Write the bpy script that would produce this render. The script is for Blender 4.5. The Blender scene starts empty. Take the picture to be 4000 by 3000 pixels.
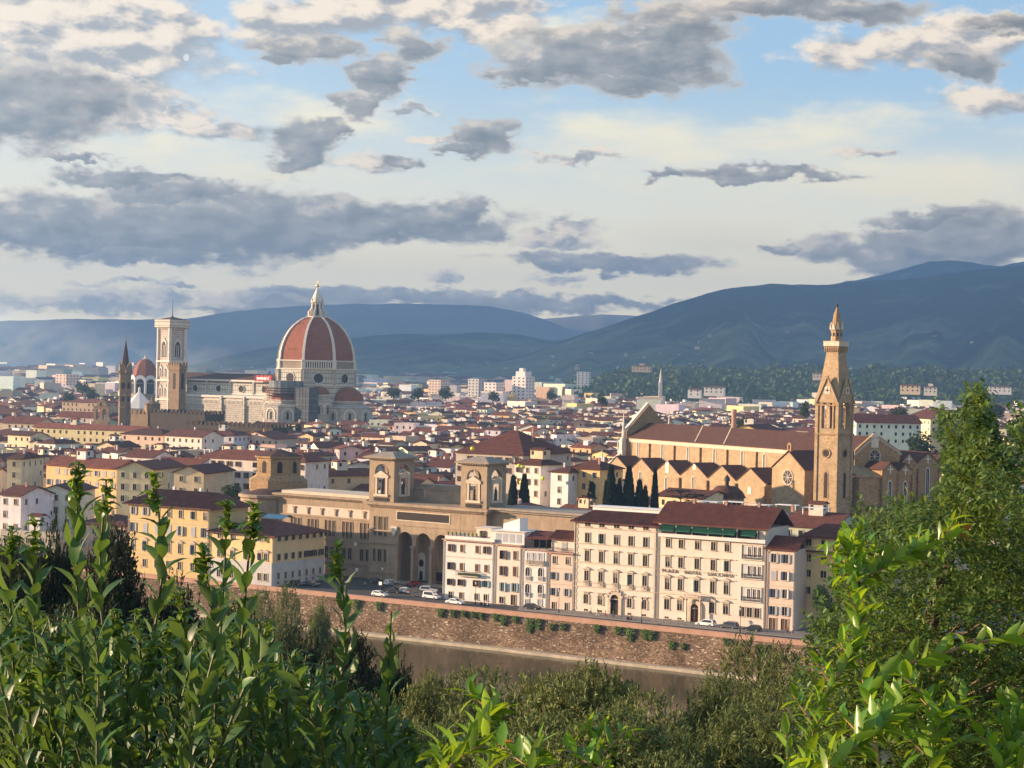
import bpy, math, random
from mathutils import Vector, Matrix
R = math.radians
S = bpy.context.scene
COL = S.collection
FPX, HZ, CZ, ROLL = 4125.0, 800.0, 56.0, 0.0225     # focal length (px of a 2212 wide photo), horizon row, eye height, roll
# ------------------------------------------------------------------ camera
cam_d = bpy.data.cameras.new('camera'); cam = bpy.data.objects.new('camera', cam_d); COL.objects.link(cam)
cam_d.sensor_fit = 'HORIZONTAL'; cam_d.sensor_width = 36.0
cam_d.lens = 36.0*FPX/2212.0
cam_d.clip_start = 0.05; cam_d.clip_end = 60000
pitch = -math.atan((829.5-HZ)/FPX)
cam.location = (0, 0, CZ)
cam.rotation_mode = 'QUATERNION'
q = Matrix.Rotation(R(90)+pitch, 3, 'X') @ Matrix.Rotation(ROLL, 3, 'Z')
cam.rotation_quaternion = q.to_quaternion()
S.camera = cam
# ------------------------------------------------------------------ exposure
S.view_settings.view_transform = 'Standard'; S.view_settings.look = 'None'
S.view_settings.gamma = 1.0; EXPO = 1.8; S.view_settings.exposure = EXPO
S.render.film_transparent = False
S.cycles.use_denoising = True
S.cycles.max_bounces = 6; S.cycles.diffuse_bounces = 3; S.cycles.glossy_bounces = 2
S.cycles.transmission_bounces = 3; S.cycles.transparent_max_bounces = 8; S.cycles.volume_bounces = 0
S.cycles.sample_clamp_indirect = 4.0
# ------------------------------------------------------------------ sun
SUN_AZ, SUN_EL = R(-83), R(9.8)          # clockwise from the view direction; height
sd = Vector((math.sin(SUN_AZ)*math.cos(SUN_EL), math.cos(SUN_AZ)*math.cos(SUN_EL), math.sin(SUN_EL)))
sl = bpy.data.lights.new('sun', 'SUN'); sl.energy = 4.5; sl.angle = R(0.5); sl.color = (1.0, 0.71, 0.47)
so = bpy.data.objects.new('sun', sl); COL.objects.link(so)
so.rotation_mode = 'QUATERNION'; so.rotation_quaternion = sd.to_track_quat('Z', 'Y')

# ------------------------------------------------------------------ pixel helpers (u,v = pixels of a 2212x1659 view)
CR, SR = math.cos(ROLL), math.sin(ROLL)
def unroll(u, v):
    du, dv = u-1106.0, v-829.5
    return 1106+du*CR+dv*SR, 829.5-du*SR+dv*CR
def at(u, v, Y):
    a, b = unroll(u, v)
    return Vector(((a-1106)/FPX*Y, Y, CZ-(b-HZ)/FPX*Y))
def ground(u, v, z=0.0):
    a, b = unroll(u, v)
    return at(u, v, (CZ-z)*FPX/(b-HZ))
class Frame:
    """local x runs to the right and towards the viewer by ang, local y runs away from the viewer"""
    def __init__(s, ox, oy, ang):
        s.ox, s.oy, s.a = ox, oy, R(ang); s.c, s.s = math.cos(s.a), math.sin(s.a)
    def w(s, lx, ly, z=0.0):
        return Vector((s.ox+lx*s.c+ly*s.s, s.oy-lx*s.s+ly*s.c, z))
    def lx(s, u, v, ly=0.0):
        k = (unroll(u, v)[0]-1106)/FPX
        return (k*(s.oy+ly*s.c)-s.ox-ly*s.s)/(s.c+k*s.s)
    def ly(s, u, v, lx=0.0):
        k = (unroll(u, v)[0]-1106)/FPX
        return (k*(s.oy-lx*s.s)-s.ox-lx*s.c)/(s.s-k*s.c)
    def z(s, u, v, lx, ly=0.0):
        Y = s.oy-lx*s.s+ly*s.c
        return CZ-(unroll(u, v)[1]-HZ)/FPX*Y
    def uv(s, lx, ly, z):
        p = s.w(lx, ly, z); return proj(p)
def proj(p):
    a = 1106+p[0]/p[1]*FPX; b = HZ-(p[2]-CZ)/p[1]*FPX
    da, db = a-1106, b-829.5
    return 1106+da*CR-db*SR, 829.5+da*SR+db*CR

# ------------------------------------------------------------------ sky
W = bpy.data.worlds.new("World"); S.world = W; W.use_nodes = True
W.cycles.sampling_method = 'MANUAL'; W.cycles.sample_map_resolution = 512
wn, wl = W.node_tree.nodes, W.node_tree.links
wn.clear()
def wnode(t, **k):
    n = wn.new(t)
    for a, b in k.items(): setattr(n, a, b)
    return n
def sock(x, inp):
    if isinstance(x, bpy.types.NodeSocket): wl.new(x, inp)
    else: inp.default_value = x
def wm(op, a, b=None, c=None, clamp=False):
    n = wnode('ShaderNodeMath', operation=op, use_clamp=clamp)
    sock(a, n.inputs[0])
    if b is not None: sock(b, n.inputs[1])
    if c is not None: sock(c, n.inputs[2])
    return n.outputs[0]
def wv(op, a, b=None):
    n = wnode('ShaderNodeVectorMath', operation=op)
    sock(a, n.inputs[0])
    if b is not None:
        if op == 'SCALE': sock(b, n.inputs['Scale'])
        else: sock(b, n.inputs[1])
    return n.outputs['Value'] if op == 'LENGTH' else n.outputs[0]
def wmap(x, a, b, c=0.0, d=1.0, smooth=True):
    n = wnode('ShaderNodeMapRange', interpolation_type='SMOOTHSTEP' if smooth else 'LINEAR')
    for i, q_ in enumerate((x, a, b, c, d)): sock(q_, n.inputs[i])
    return n.outputs[0]
def wmix(f, a, b):
    n = wnode('ShaderNodeMix', data_type='RGBA', clamp_factor=True)
    sock(f, n.inputs[0]); sock(a, n.inputs[6]); sock(b, n.inputs[7])
    return n.outputs[2]
tc = wnode('ShaderNodeTexCoord')
dirv = tc.outputs['Generated']
sx = wnode('ShaderNodeSeparateXYZ'); wl.new(dirv, sx.inputs[0])
az = wm('ARCTAN2', sx.outputs[0], sx.outputs[1])
el = wm('ARCSINE', sx.outputs[2])
cb = wnode('ShaderNodeCombineXYZ'); wl.new(az, cb.inputs[0]); wl.new(el, cb.inputs[1])
P0 = cb.outputs[0]
def noise(vec, scale, detail=6, rough=0.55, out=0):
    n = wnode('ShaderNodeTexNoise'); n.inputs['Scale'].default_value = scale
    n.inputs['Detail'].default_value = detail; n.inputs['Roughness'].default_value = rough
    wl.new(vec, n.inputs['Vector']); return n.outputs[out]
# clouds are flattened: stretch the noise sideways
flat = wv('MULTIPLY', P0, (1.0, 2.0, 1.0))
warp = wv('SCALE', wv('SUBTRACT', noise(flat, 22, 5, 0.6, 1), (0.5, 0.5, 0.5)), 0.055)
warp = wv('MULTIPLY', warp, (1.0, 0.5, 0.0))
warp2 = wv('MULTIPLY', wv('SUBTRACT', noise(flat, 85, 4, 0.6, 1), (0.5, 0.5, 0.5)), (0.020, 0.011, 0.0))
P = wv('ADD', wv('ADD', P0, warp), warp2)
def ang(u, v):
    p = at(u, v, 1000.0); h = math.hypot(p.x, p.y)
    return math.atan2(p.x, p.y), math.atan2(p.z-CZ, h)
K = 1/FPX
def field(lst, vec, shade=False):
    """nearest ellipse of the list; with shade also how far up its sunny side the point lies"""
    out = lit = None
    for (u, v, ru, rv, *o) in lst:
        a, e = ang(u, v)
        q_ = wv('MULTIPLY', wv('SUBTRACT', vec, (a, e, 0)), (1/(ru*K), 1/(rv*K), 0))
        val = wm('SUBTRACT', 1.0 if not o else o[0], wv('LENGTH', q_))
        if shade:
            n = wnode('ShaderNodeVectorMath', operation='DOT_PRODUCT'); sock(q_, n.inputs[0]); sock((-0.45, 0.9, 0), n.inputs[1]); l_ = n.outputs['Value']
            if out is None: lit = l_
            else:
                m = wnode('ShaderNodeMix', data_type='FLOAT'); sock(wm('GREATER_THAN', val, out), m.inputs[0]); sock(lit, m.inputs[2]); sock(l_, m.inputs[3]); lit = m.outputs[0]
        out = val if out is None else wm('MAXIMUM', out, val)
    return (out, lit) if shade else out
GRAY = [(30,235,190,95),(170,205,120,62),(665,112,115,36),(600,132,60,20),(880,105,80,40),(820,165,62,45),(770,225,42,38),
        (1330,125,235,72,1.15),(1450,60,150,72),(1150,165,90,26),(1370,172,160,34),(1760,12,260,38),(2080,142,105,36),(2190,55,110,20),
        (655,315,72,55),(705,285,38,28),(1045,290,62,48),(1000,330,60,16),(620,352,50,18),(845,343,52,13),
        (150,480,330,58,1.2),(450,478,300,74,1.2),(800,470,270,42,1.15),(400,412,180,38),(260,378,150,20),(300,545,210,26),(990,458,100,34),
        (1660,373,170,14,1.2),(1450,380,50,12),(1960,548,220,42,1.1),(2130,515,200,60),(1680,532,42,22),(1990,482,120,26),
        (1290,562,235,24),(860,645,330,24),(1090,652,360,24),(620,664,240,14),(1280,655,180,14),(160,340,80,10)]
BRIGHT = [(250,210,150,85),(110,70,330,140,1.15),(320,70,190,60),(230,170,120,70),(630,50,140,80),(760,30,160,50),(950,15,260,48),(1060,62,140,36),(1500,20,140,40),
          (1900,115,180,48),(2080,80,220,46),(2140,215,130,36),(470,290,140,30),(790,345,85,26),(905,245,50,13),(960,300,75,11),(380,255,80,24),
          (1240,490,72,22),(1200,515,100,18),(200,650,260,26),(330,640,60,22),(560,640,170,20),(1200,600,70,16),(950,600,30,20),(1850,330,80,9),
          (230,425,110,14),(2000,560,130,10),(1480,640,40,10),(1230,332,120,9),(300,610,120,9)]
VEIL = [(1500,330,560,130),(1750,280,520,60),(1950,400,520,130),(1250,300,260,70),(700,250,330,60),(1150,60,300,50),(350,330,300,40),(600,370,500,30),(1600,500,600,90)]
nA = noise(flat, 48, 7, 0.6)
nB = noise(wv('MULTIPLY', P0, (1, 3.2, 1)), 14, 5, 0.6)
nD = noise(wv('ADD', flat, (-0.006, 0.012, 0.0)), 48, 4, 0.55)      # the same puffs a step nearer the sun
relief = wm('SUBTRACT', nA, nD)
nz = wm('MULTIPLY', wm('SUBTRACT', nA, 0.5), 1.35)
fG, litG = field(GRAY, P, True); fB, litB = field(BRIGHT, P, True)
dG = wm('ADD', fG, wm('ADD', nz, 0.09))
dB = wm('ADD', fB, wm('ADD', wm('MULTIPLY', nz, 1.2), 0.10))
dV = wm('ADD', field(VEIL, P), wm('MULTIPLY', wm('SUBTRACT', nB, 0.5), 2.6))
sky = wnode('ShaderNodeTexSky', sky_type='NISHITA'); sky.sun_disc = False
sky.sun_elevation = SUN_EL; sky.sun_rotation = SUN_AZ
sky.air_density = 1.0; sky.dust_density = 0.6; sky.ozone_density = 1.6; sky.altitude = 100
BG = 0.12
def c(r, g, b, k=1.0): return tuple(x*k/BG/2**EXPO for x in (r, g, b))+(1,)       # value wanted in the picture
base = wmix(0.75, sky.outputs[0], c(.27,.43,.64))
low = wmix(wmap(el, 0.015, 0.165, 0.96, 0.0), base, c(1.72,1.40,.80))
glow = wmix(wm('MULTIPLY', wmap(az, -0.9, 0.15, 0.5, 0.0), wmap(el, 0.0, 0.45, 1.0, 0.2)), low, c(1.6,1.18,.72))
veil = wmix(wmap(dV, 0.0, 1.15, 0.0, 0.9), glow, c(1.20,1.04,.70))
lb = wm('ADD', wm('MULTIPLY', relief, 4.0), wm('MULTIPLY', litB, 0.55))
bcol = wmix(wmap(lb, -0.75, 0.55), c(.40,.37,.345), c(1.16,.94,.68))
bri = wmix(wmap(dB, -0.10, 0.50, 0.0, 0.93), veil, bcol)
lg = wm('ADD', wm('MULTIPLY', relief, 3.2), wm('MULTIPLY', litG, 0.7))
gcol = wmix(wmap(lg, -0.95, 0.75), c(.185,.168,.142), c(.44,.39,.325))
gcol = wmix(wmap(lg, 0.35, 1.15, 0.0, 0.75), gcol, c(1.0,.82,.60))
gcol = wmix(wmap(dG, 0.0, 0.50, 0.0, 1.0), c(.74,.63,.49), gcol)
gra = wmix(wmap(dG, -0.12, 0.34, 0.0, 0.93), bri, gcol)
moon = field([(403, 125, 7, 8)], P0)
gra = wmix(wmap(moon, 0.0, 0.25, 0.0, 0.8), gra, c(.95,.93,.88))
bgn = wnode('ShaderNodeBackground'); bgn.inputs['Strength'].default_value = BG
wl.new(gra, bgn.inputs['Color'])
wo = wnode('ShaderNodeOutputWorld'); wl.new(bgn.outputs[0], wo.inputs['Surface'])

# ------------------------------------------------------------------ materials
MATS = {}
def newmat(name):
    m = bpy.data.materials.new(name); m.use_nodes = True; MATS[name] = m
    nt = m.node_tree; return m, nt, nt.nodes['Principled BSDF']
def mat(name, col, rough=0.85, var=0.25, scale=0.6, col2=None, bump=0.0, bscale=4.0, attr=False, metal=0.0, spec=0.3):
    """plain material whose colour wanders between two tints with an object-space noise"""
    m, nt, bs = newmat(name); N, L = nt.nodes, nt.links
    bs.inputs['Roughness'].default_value = rough; bs.inputs['Metallic'].default_value = metal
    bs.inputs['Specular IOR Level'].default_value = spec
    t = N.new('ShaderNodeTexCoord'); n = N.new('ShaderNodeTexNoise')
    n.inputs['Scale'].default_value = scale; n.inputs['Detail'].default_value = 6; n.inputs['Roughness'].default_value = 0.65
    L.new(t.outputs['Object'], n.inputs['Vector'])
    mr = N.new('ShaderNodeMapRange'); mr.inputs[1].default_value = 0.3; mr.inputs[2].default_value = 0.7
    src = n.outputs[0]
    if 'plaster' in name or 'stone' in name:          # rain streaks and stains
        mp = N.new('ShaderNodeMapping'); mp.inputs['Scale'].default_value = (1.3, 1.3, .16); L.new(t.outputs['Object'], mp.inputs[0])
        n3 = N.new('ShaderNodeTexNoise'); n3.inputs['Scale'].default_value = 1.0; n3.inputs['Detail'].default_value = 5; n3.inputs['Roughness'].default_value = 0.7
        L.new(mp.outputs[0], n3.inputs['Vector']); av = N.new('ShaderNodeMath'); av.operation = 'MULTIPLY_ADD'; L.new(n3.outputs[0], av.inputs[0]); av.inputs[1].default_value = 0.5
        hf = N.new('ShaderNodeMath'); hf.operation = 'MULTIPLY'; hf.inputs[1].default_value = 0.5; L.new(n.outputs[0], hf.inputs[0]); L.new(hf.outputs[0], av.inputs[2]); src = av.outputs[0]
        mr.inputs[1].default_value = 0.36; mr.inputs[2].default_value = 0.62
    L.new(src, mr.inputs[0])
    mx = N.new('ShaderNodeMix'); mx.data_type = 'RGBA'; L.new(mr.outputs[0], mx.inputs[0])
    if attr:
        at_ = N.new('ShaderNodeAttribute'); at_.attribute_name = 'col'
        for i, k in ((6, 1-var), (7, 1+var*0.6)):
            s_ = N.new('ShaderNodeVectorMath'); s_.operation = 'SCALE'; s_.inputs['Scale'].default_value = k
            L.new(at_.outputs['Color'], s_.inputs[0]); L.new(s_.outputs[0], mx.inputs[i])
    else:
        a = tuple(x*(1-var) for x in col); b = col2 or tuple(min(1, x*(1+var*0.6)) for x in col)
        mx.inputs[6].default_value = (*a, 1); mx.inputs[7].default_value = (*b, 1)
    L.new(mx.outputs[2], bs.inputs['Base Color'])
    if bump:
        n2 = N.new('ShaderNodeTexNoise'); n2.inputs['Scale'].default_value = bscale; n2.inputs['Detail'].default_value = 5
        L.new(t.outputs['Object'], n2.inputs['Vector'])
        b_ = N.new('ShaderNodeBump'); b_.inputs['Strength'].default_value = bump; b_.inputs['Distance'].default_value = 0.2
        L.new(n2.outputs[0], b_.inputs['Height']); L.new(b_.outputs[0], bs.inputs['Normal'])
    return m
def brickmat(name, c1, c2, mortar, bw, bh, msize=0.02, rough=0.9, off=0.5, spots=None, bump=0.3):
    """coursed stone or panels laid on the horizontal run (x+y) and the height of the object"""
    m, nt, bs = newmat(name); N, L = nt.nodes, nt.links
    bs.inputs['Roughness'].default_value = rough; bs.inputs['Specular IOR Level'].default_value = 0.2
    t = N.new('ShaderNodeTexCoord'); sp = N.new('ShaderNodeSeparateXYZ'); L.new(t.outputs['Object'], sp.inputs[0])
    ad = N.new('ShaderNodeMath'); ad.operation = 'ADD'; L.new(sp.outputs[0], ad.inputs[0]); L.new(sp.outputs[1], ad.inputs[1])
    cbx = N.new('ShaderNodeCombineXYZ'); L.new(ad.outputs[0], cbx.inputs[0]); L.new(sp.outputs[2], cbx.inputs[1])
    br = N.new('ShaderNodeTexBrick'); L.new(cbx.outputs[0], br.inputs['Vector'])
    br.inputs['Color1'].default_value = (*c1, 1); br.inputs['Color2'].default_value = (*c2, 1); br.inputs['Mortar'].default_value = (*mortar, 1)
    br.inputs['Scale'].default_value = 1.0; br.inputs['Brick Width'].default_value = bw; br.inputs['Row Height'].default_value = bh
    br.inputs['Mortar Size'].default_value = msize; br.inputs['Mortar Smooth'].default_value = 0.1; br.offset = off
    n = N.new('ShaderNodeTexNoise'); n.inputs['Scale'].default_value = 0.35; n.inputs['Detail'].default_value = 7; n.inputs['Roughness'].default_value = 0.7
    L.new(t.outputs['Object'], n.inputs['Vector'])
    mr = N.new('ShaderNodeMapRange'); mr.inputs[1].default_value = 0.3; mr.inputs[2].default_value = 0.7; mr.inputs[3].default_value = 0.72; mr.inputs[4].default_value = 1.15
    L.new(n.outputs[0], mr.inputs[0])
    s_ = N.new('ShaderNodeVectorMath'); s_.operation = 'SCALE'; L.new(br.outputs[0], s_.inputs[0]); L.new(mr.outputs[0], s_.inputs['Scale'])
    last = s_.outputs[0]
    if spots:
        v = N.new('ShaderNodeTexVoronoi'); v.inputs['Scale'].default_value = spots[1]; L.new(t.outputs['Object'], v.inputs['Vector'])
        g = N.new('ShaderNodeMath'); g.operation = 'GREATER_THAN'; g.inputs[1].default_value = spots[2]
        sc = N.new('ShaderNodeSeparateColor'); L.new(v.outputs['Color'], sc.inputs[0]); L.new(sc.outputs[0], g.inputs[0])
        mx = N.new('ShaderNodeMix'); mx.data_type = 'RGBA'; L.new(g.outputs[0], mx.inputs[0]); L.new(last, mx.inputs[6])
        mx.inputs[7].default_value = (*spots[0], 1); last = mx.outputs[2]
    L.new(last, bs.inputs['Base Color'])
    if bump:
        b_ = N.new('ShaderNodeBump'); b_.inputs['Strength'].default_value = bump; b_.inputs['Distance'].default_value = 0.1
        L.new(n.outputs[0], b_.inputs['Height']); L.new(b_.outputs[0], bs.inputs['Normal'])
    return m
def leafmat(name, top, under, trans, rough=0.35, spec=0.5, tfac=0.45, var=0.35):
    m, nt, bs = newmat(name); N, L = nt.nodes, nt.links
    g = N.new('ShaderNodeNewGeometry')
    rnd = N.new('ShaderNodeMapRange'); L.new(g.outputs['Random Per Island'], rnd.inputs[0]); rnd.inputs[3].default_value = 1-var; rnd.inputs[4].default_value = 1+var
    mx = N.new('ShaderNodeMix'); mx.data_type = 'RGBA'; L.new(g.outputs['Backfacing'], mx.inputs[0])
    mx.inputs[6].default_value = (*top, 1); mx.inputs[7].default_value = (*under, 1)
    s_ = N.new('ShaderNodeVectorMath'); s_.operation = 'SCALE'; L.new(mx.outputs[2], s_.inputs[0]); L.new(rnd.outputs[0], s_.inputs['Scale'])
    L.new(s_.outputs[0], bs.inputs['Base Color']); bs.inputs['Roughness'].default_value = rough; bs.inputs['Specular IOR Level'].default_value = spec
    tr = N.new('ShaderNodeBsdfTranslucent'); s2 = N.new('ShaderNodeVectorMath'); s2.operation = 'SCALE'
    s2.inputs[0].default_value = trans; L.new(rnd.outputs[0], s2.inputs['Scale']); L.new(s2.outputs[0], tr.inputs['Color'])
    ms = N.new('ShaderNodeMixShader'); ms.inputs[0].default_value = tfac
    L.new(bs.outputs[0], ms.inputs[1]); L.new(tr.outputs[0], ms.inputs[2]); L.new(ms.outputs[0], N['Material Output'].inputs['Surface'])
    return m
M = MATS
# walls and roofs: the colour of each house is stored on its mesh
mat('plaster', None, 0.9, 0.22, 0.35, attr=True)
mat('roof_tile', None, 0.88, 0.45, 0.55, attr=True, bump=0.5, bscale=3.0)
mat('dark_glass', (.018,.017,.018), 0.25, 0.3, spec=0.5)
mat('dark_opening', (.03,.022,.018), 0.8, 0.3)
mat('shutter_brown', (.09,.045,.03), 0.7, 0.3)
mat('shutter_blue', (.22,.36,.42), 0.7, 0.15)
mat('shutter_grey', (.36,.38,.42), 0.7, 0.1)
mat('white_plaster', (.70,.65,.60), 0.9, 0.12, 0.3)
mat('cream_plaster', (.70,.59,.49), 0.9, 0.12, 0.25)
mat('pink_plaster', (.64,.50,.40), 0.9, 0.12, 0.25)
mat('yellow_plaster', (.62,.45,.21), 0.9, 0.14, 0.3)
mat('pale_yellow_plaster', (.72,.53,.27), 0.9, 0.14, 0.3)
mat('grey_plaster', (.52,.50,.47), 0.9, 0.18, 0.4)
mat('stone_trim', (.55,.46,.35), 0.9, 0.18, 0.8)
mat('pietraserena', (.30,.25,.20), 0.9, 0.25, 0.5, bump=0.2)
mat('library_stone', (.33,.25,.17), 0.9, 0.28, 0.35, bump=0.25)
mat('green_awning', (.015,.10,.06), 0.8, 0.2)
mat('iron', (.05,.045,.04), 0.6, 0.3, metal=0.3)
mat('white_paint', (.78,.76,.72), 0.6, 0.06)
mat('car_white', (.75,.75,.74), 0.25, 0.03, spec=0.5)
mat('car_dark', (.03,.032,.036), 0.2, 0.05, spec=0.6)
mat('car_grey', (.12,.125,.135), 0.25, 0.05, metal=0.4)
mat('car_red', (.28,.03,.02), 0.25, 0.05, spec=0.5)
mat('car_glass', (.02,.025,.03), 0.08, 0.1, spec=0.6)
mat('tyre', (.02,.02,.02), 0.85, 0.2)
mat('chrome', (.5,.5,.5), 0.3, 0.05, metal=0.9)
mat('skin', (.50,.30,.21), 0.7, 0.05)
mat('cloth_red', (.40,.06,.05), 0.9, 0.2); mat('cloth_white', (.65,.62,.58), 0.9, 0.1); mat('cloth_dark', (.06,.05,.05), 0.9, 0.2); mat('cloth_brown', (.22,.12,.07), 0.9, 0.2)
mat('bronze', (.05,.05,.04), 0.5, 0.3, metal=0.3)
mat('balloon', (.70,.78,.02), 0.35, 0.05)
mat('gold', (.9,.62,.2), 0.2, 0.05, metal=1.0)
mat('marble', (.62,.56,.48), 0.8, 0.18, 0.5)
mat('green_marble', (.10,.14,.12), 0.8, 0.25, 0.6)
mat('pink_marble', (.46,.30,.26), 0.8, 0.2, 0.6)
mat('dome_tile', (.225,.07,.032), 0.85, 0.22, 0.35, bump=0.3, bscale=2.0)
mat('church_roof', (.085,.037,.025), 0.9, 0.3, 0.45, bump=0.4, bscale=3)
mat('raw_stone', (.26,.21,.15), 0.95, 0.3, 0.4, bump=0.4)
mat('lead_white', (.66,.64,.62), 0.7, 0.12, 0.4)
mat('scaffold_net', (.20,.21,.22), 0.95, 0.35, 0.35)
mat('scaffold_dark', (.075,.08,.085), 0.95, 0.4, 0.3)
mat('site_red', (.50,.06,.06), 0.8, 0.3)
brickmat('church_brick', (.43,.31,.185), (.35,.25,.145), (.30,.22,.14), 1.1, 0.45, 0.03, spots=((.27,.17,.08), 2.4, 0.93))
brickmat('church_brick_dark', (.40,.26,.13), (.33,.21,.11), (.28,.19,.11), 1.0, 0.45, 0.03, spots=((.20,.14,.08), 2.4, 0.9))
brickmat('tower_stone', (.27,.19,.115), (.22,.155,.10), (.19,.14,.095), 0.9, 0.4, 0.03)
brickmat('shaded_dark_stone', (.075,.06,.046), (.062,.05,.04), (.055,.045,.036), 1.2, 0.5, 0.03)  # shade on the battlemented walls is put into this stone colour
brickmat('marble_panel', (.62,.56,.46), (.56,.50,.41), (.13,.16,.14), 1.6, 3.4, 0.22, off=0.0, bump=0)
brickmat('marble_fine', (.58,.51,.42), (.50,.43,.36), (.17,.18,.16), 1.1, 1.5, 0.13, off=0.0, bump=0)
brickmat('rusticated', (.40,.34,.27), (.36,.30,.24), (.25,.21,.17), 1.2, 0.55, 0.05)
mat('curtain', (.17,.155,.135), 0.8, 0.2)
mat('asphalt', (.060,.058,.058), 0.9, 0.25, 0.2)
mat('pavement', (.24,.215,.19), 0.92, 0.15, 0.5)
mat('parapet', (.42,.25,.18), 0.9, 0.2, 0.4)
mat('ledge', (.42,.36,.27), 0.95, 0.3, 0.4)
mat('forest', (.022,.042,.022), 0.95, 0.55, 0.004)
mat('bark', (.10,.075,.05), 0.9, 0.3, 8, bump=0.4, bscale=20)
mat('twig', (.30,.17,.08), 0.7, 0.25, 20)
mat('laurel_stem', (.075,.09,.03), 0.6, 0.3, 20)
leafmat('laurel_leaf', (.034,.100,.024), (.13,.20,.08), (.17,.28,.03), 0.46, 0.35, 0.27)
leafmat('laurel_young', (.045,.12,.02), (.14,.20,.06), (.24,.36,.035), 0.4, 0.4, 0.36)
leafmat('shoot_leaf', (.085,.21,.018), (.14,.25,.035), (.32,.46,.015), 0.34, 0.45, 0.42)
leafmat('tree_leaf', (.070,.125,.024), (.12,.17,.05), (.24,.32,.03), 0.5, 0.35, 0.30, 0.5)
leafmat('olive_leaf', (.15,.185,.052), (.20,.22,.09), (.15,.17,.04), 0.6, 0.3, 0.25, 0.5)
leafmat('willow_leaf', (.13,.17,.048), (.15,.17,.08), (.18,.20,.05), 0.6, 0.3, 0.30, 0.5)
leafmat('dark_leaf', (.028,.042,.018), (.05,.06,.03), (.06,.08,.02), 0.7, 0.2, 0.15, 0.5)
leafmat('ivy_leaf', (.10,.17,.025), (.10,.13,.04), (.16,.22,.03), 0.6, 0.3, 0.2, 0.4)
# stones of the river wall
def river_wall_mat():
    m, nt, bs = newmat('river_stone'); N, L = nt.nodes, nt.links
    bs.inputs['Roughness'].default_value = 0.95; bs.inputs['Specular IOR Level'].default_value = 0.1
    t = N.new('ShaderNodeTexCoord'); mp = N.new('ShaderNodeMapping'); mp.inputs['Scale'].default_value = (1, 1, 2.1)
    L.new(t.outputs['Object'], mp.inputs[0])
    v = N.new('ShaderNodeTexVoronoi'); v.inputs['Scale'].default_value = 1.9; L.new(mp.outputs[0], v.inputs['Vector'])
    sc = N.new('ShaderNodeSeparateColor'); L.new(v.outputs['Color'], sc.inputs[0])
    r = N.new('ShaderNodeValToRGB'); cr = r.color_ramp; cr.interpolation = 'CONSTANT'
    cr.elements[0].position = 0; cr.elements[0].color = (.20,.135,.09,1)
    cr.elements[1].position = 0.3; cr.elements[1].color = (.26,.18,.12,1)
    for p_, c_ in ((.55,(.16,.11,.075)), (.75,(.33,.23,.15)), (.90,(.42,.32,.22)), (.972,(.60,.52,.42))):
        e = cr.elements.new(p_); e.color = (*c_, 1)
    L.new(sc.outputs[0], r.inputs[0])
    n = N.new('ShaderNodeTexNoise'); n.inputs['Scale'].default_value = 0.10; n.inputs['Detail'].default_value = 8; n.inputs['Roughness'].default_value = 0.7
    L.new(t.outputs['Object'], n.inputs['Vector'])
    mr = N.new('ShaderNodeMapRange'); mr.inputs[1].default_value = 0.35; mr.inputs[2].default_value = 0.65; mr.inputs[3].default_value = 0.38; mr.inputs[4].default_value = 0.95
    L.new(n.outputs[0], mr.inputs[0])
    s_ = N.new('ShaderNodeVectorMath'); s_.operation = 'SCALE'; L.new(r.outputs[0], s_.inputs[0]); L.new(mr.outputs[0], s_.inputs['Scale'])
    L.new(s_.outputs[0], bs.inputs['Base Color'])
    b_ = N.new('ShaderNodeBump'); b_.inputs['Strength'].default_value = 0.8; b_.inputs['Distance'].default_value = 0.15
    L.new(v.outputs['Distance'], b_.inputs['Height']); L.new(b_.outputs[0], bs.inputs['Normal'])
river_wall_mat()
def water_mat():
    m, nt, bs = newmat('river_water'); N, L = nt.nodes, nt.links
    bs.inputs['Base Color'].default_value = (.045,.045,.020,1); bs.inputs['Roughness'].default_value = 0.12
    bs.inputs['IOR'].default_value = 1.33; bs.inputs['Specular IOR Level'].default_value = 0.3
    t = N.new('ShaderNodeTexCoord'); mp = N.new('ShaderNodeMapping'); mp.inputs['Scale'].default_value = (1, 1, 1)
    L.new(t.outputs['Object'], mp.inputs[0])
    n = N.new('ShaderNodeTexNoise'); n.inputs['Scale'].default_value = 0.8; n.inputs['Detail'].default_value = 5
    L.new(mp.outputs[0], n.inputs['Vector'])
    b_ = N.new('ShaderNodeBump'); b_.inputs['Strength'].default_value = 0.25; b_.inputs['Distance'].default_value = 0.12
    L.new(n.outputs[0], b_.inputs['Height']); L.new(b_.outputs[0], bs.inputs['Normal'])
water_mat()
def soil_mat():
    m = mat('soil', (.035,.042,.018), 0.95, 0.5, 0.3); m = mat('city_ground', (.10,.088,.078), 0.95, 0.3, 0.05)
soil_mat()
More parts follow.
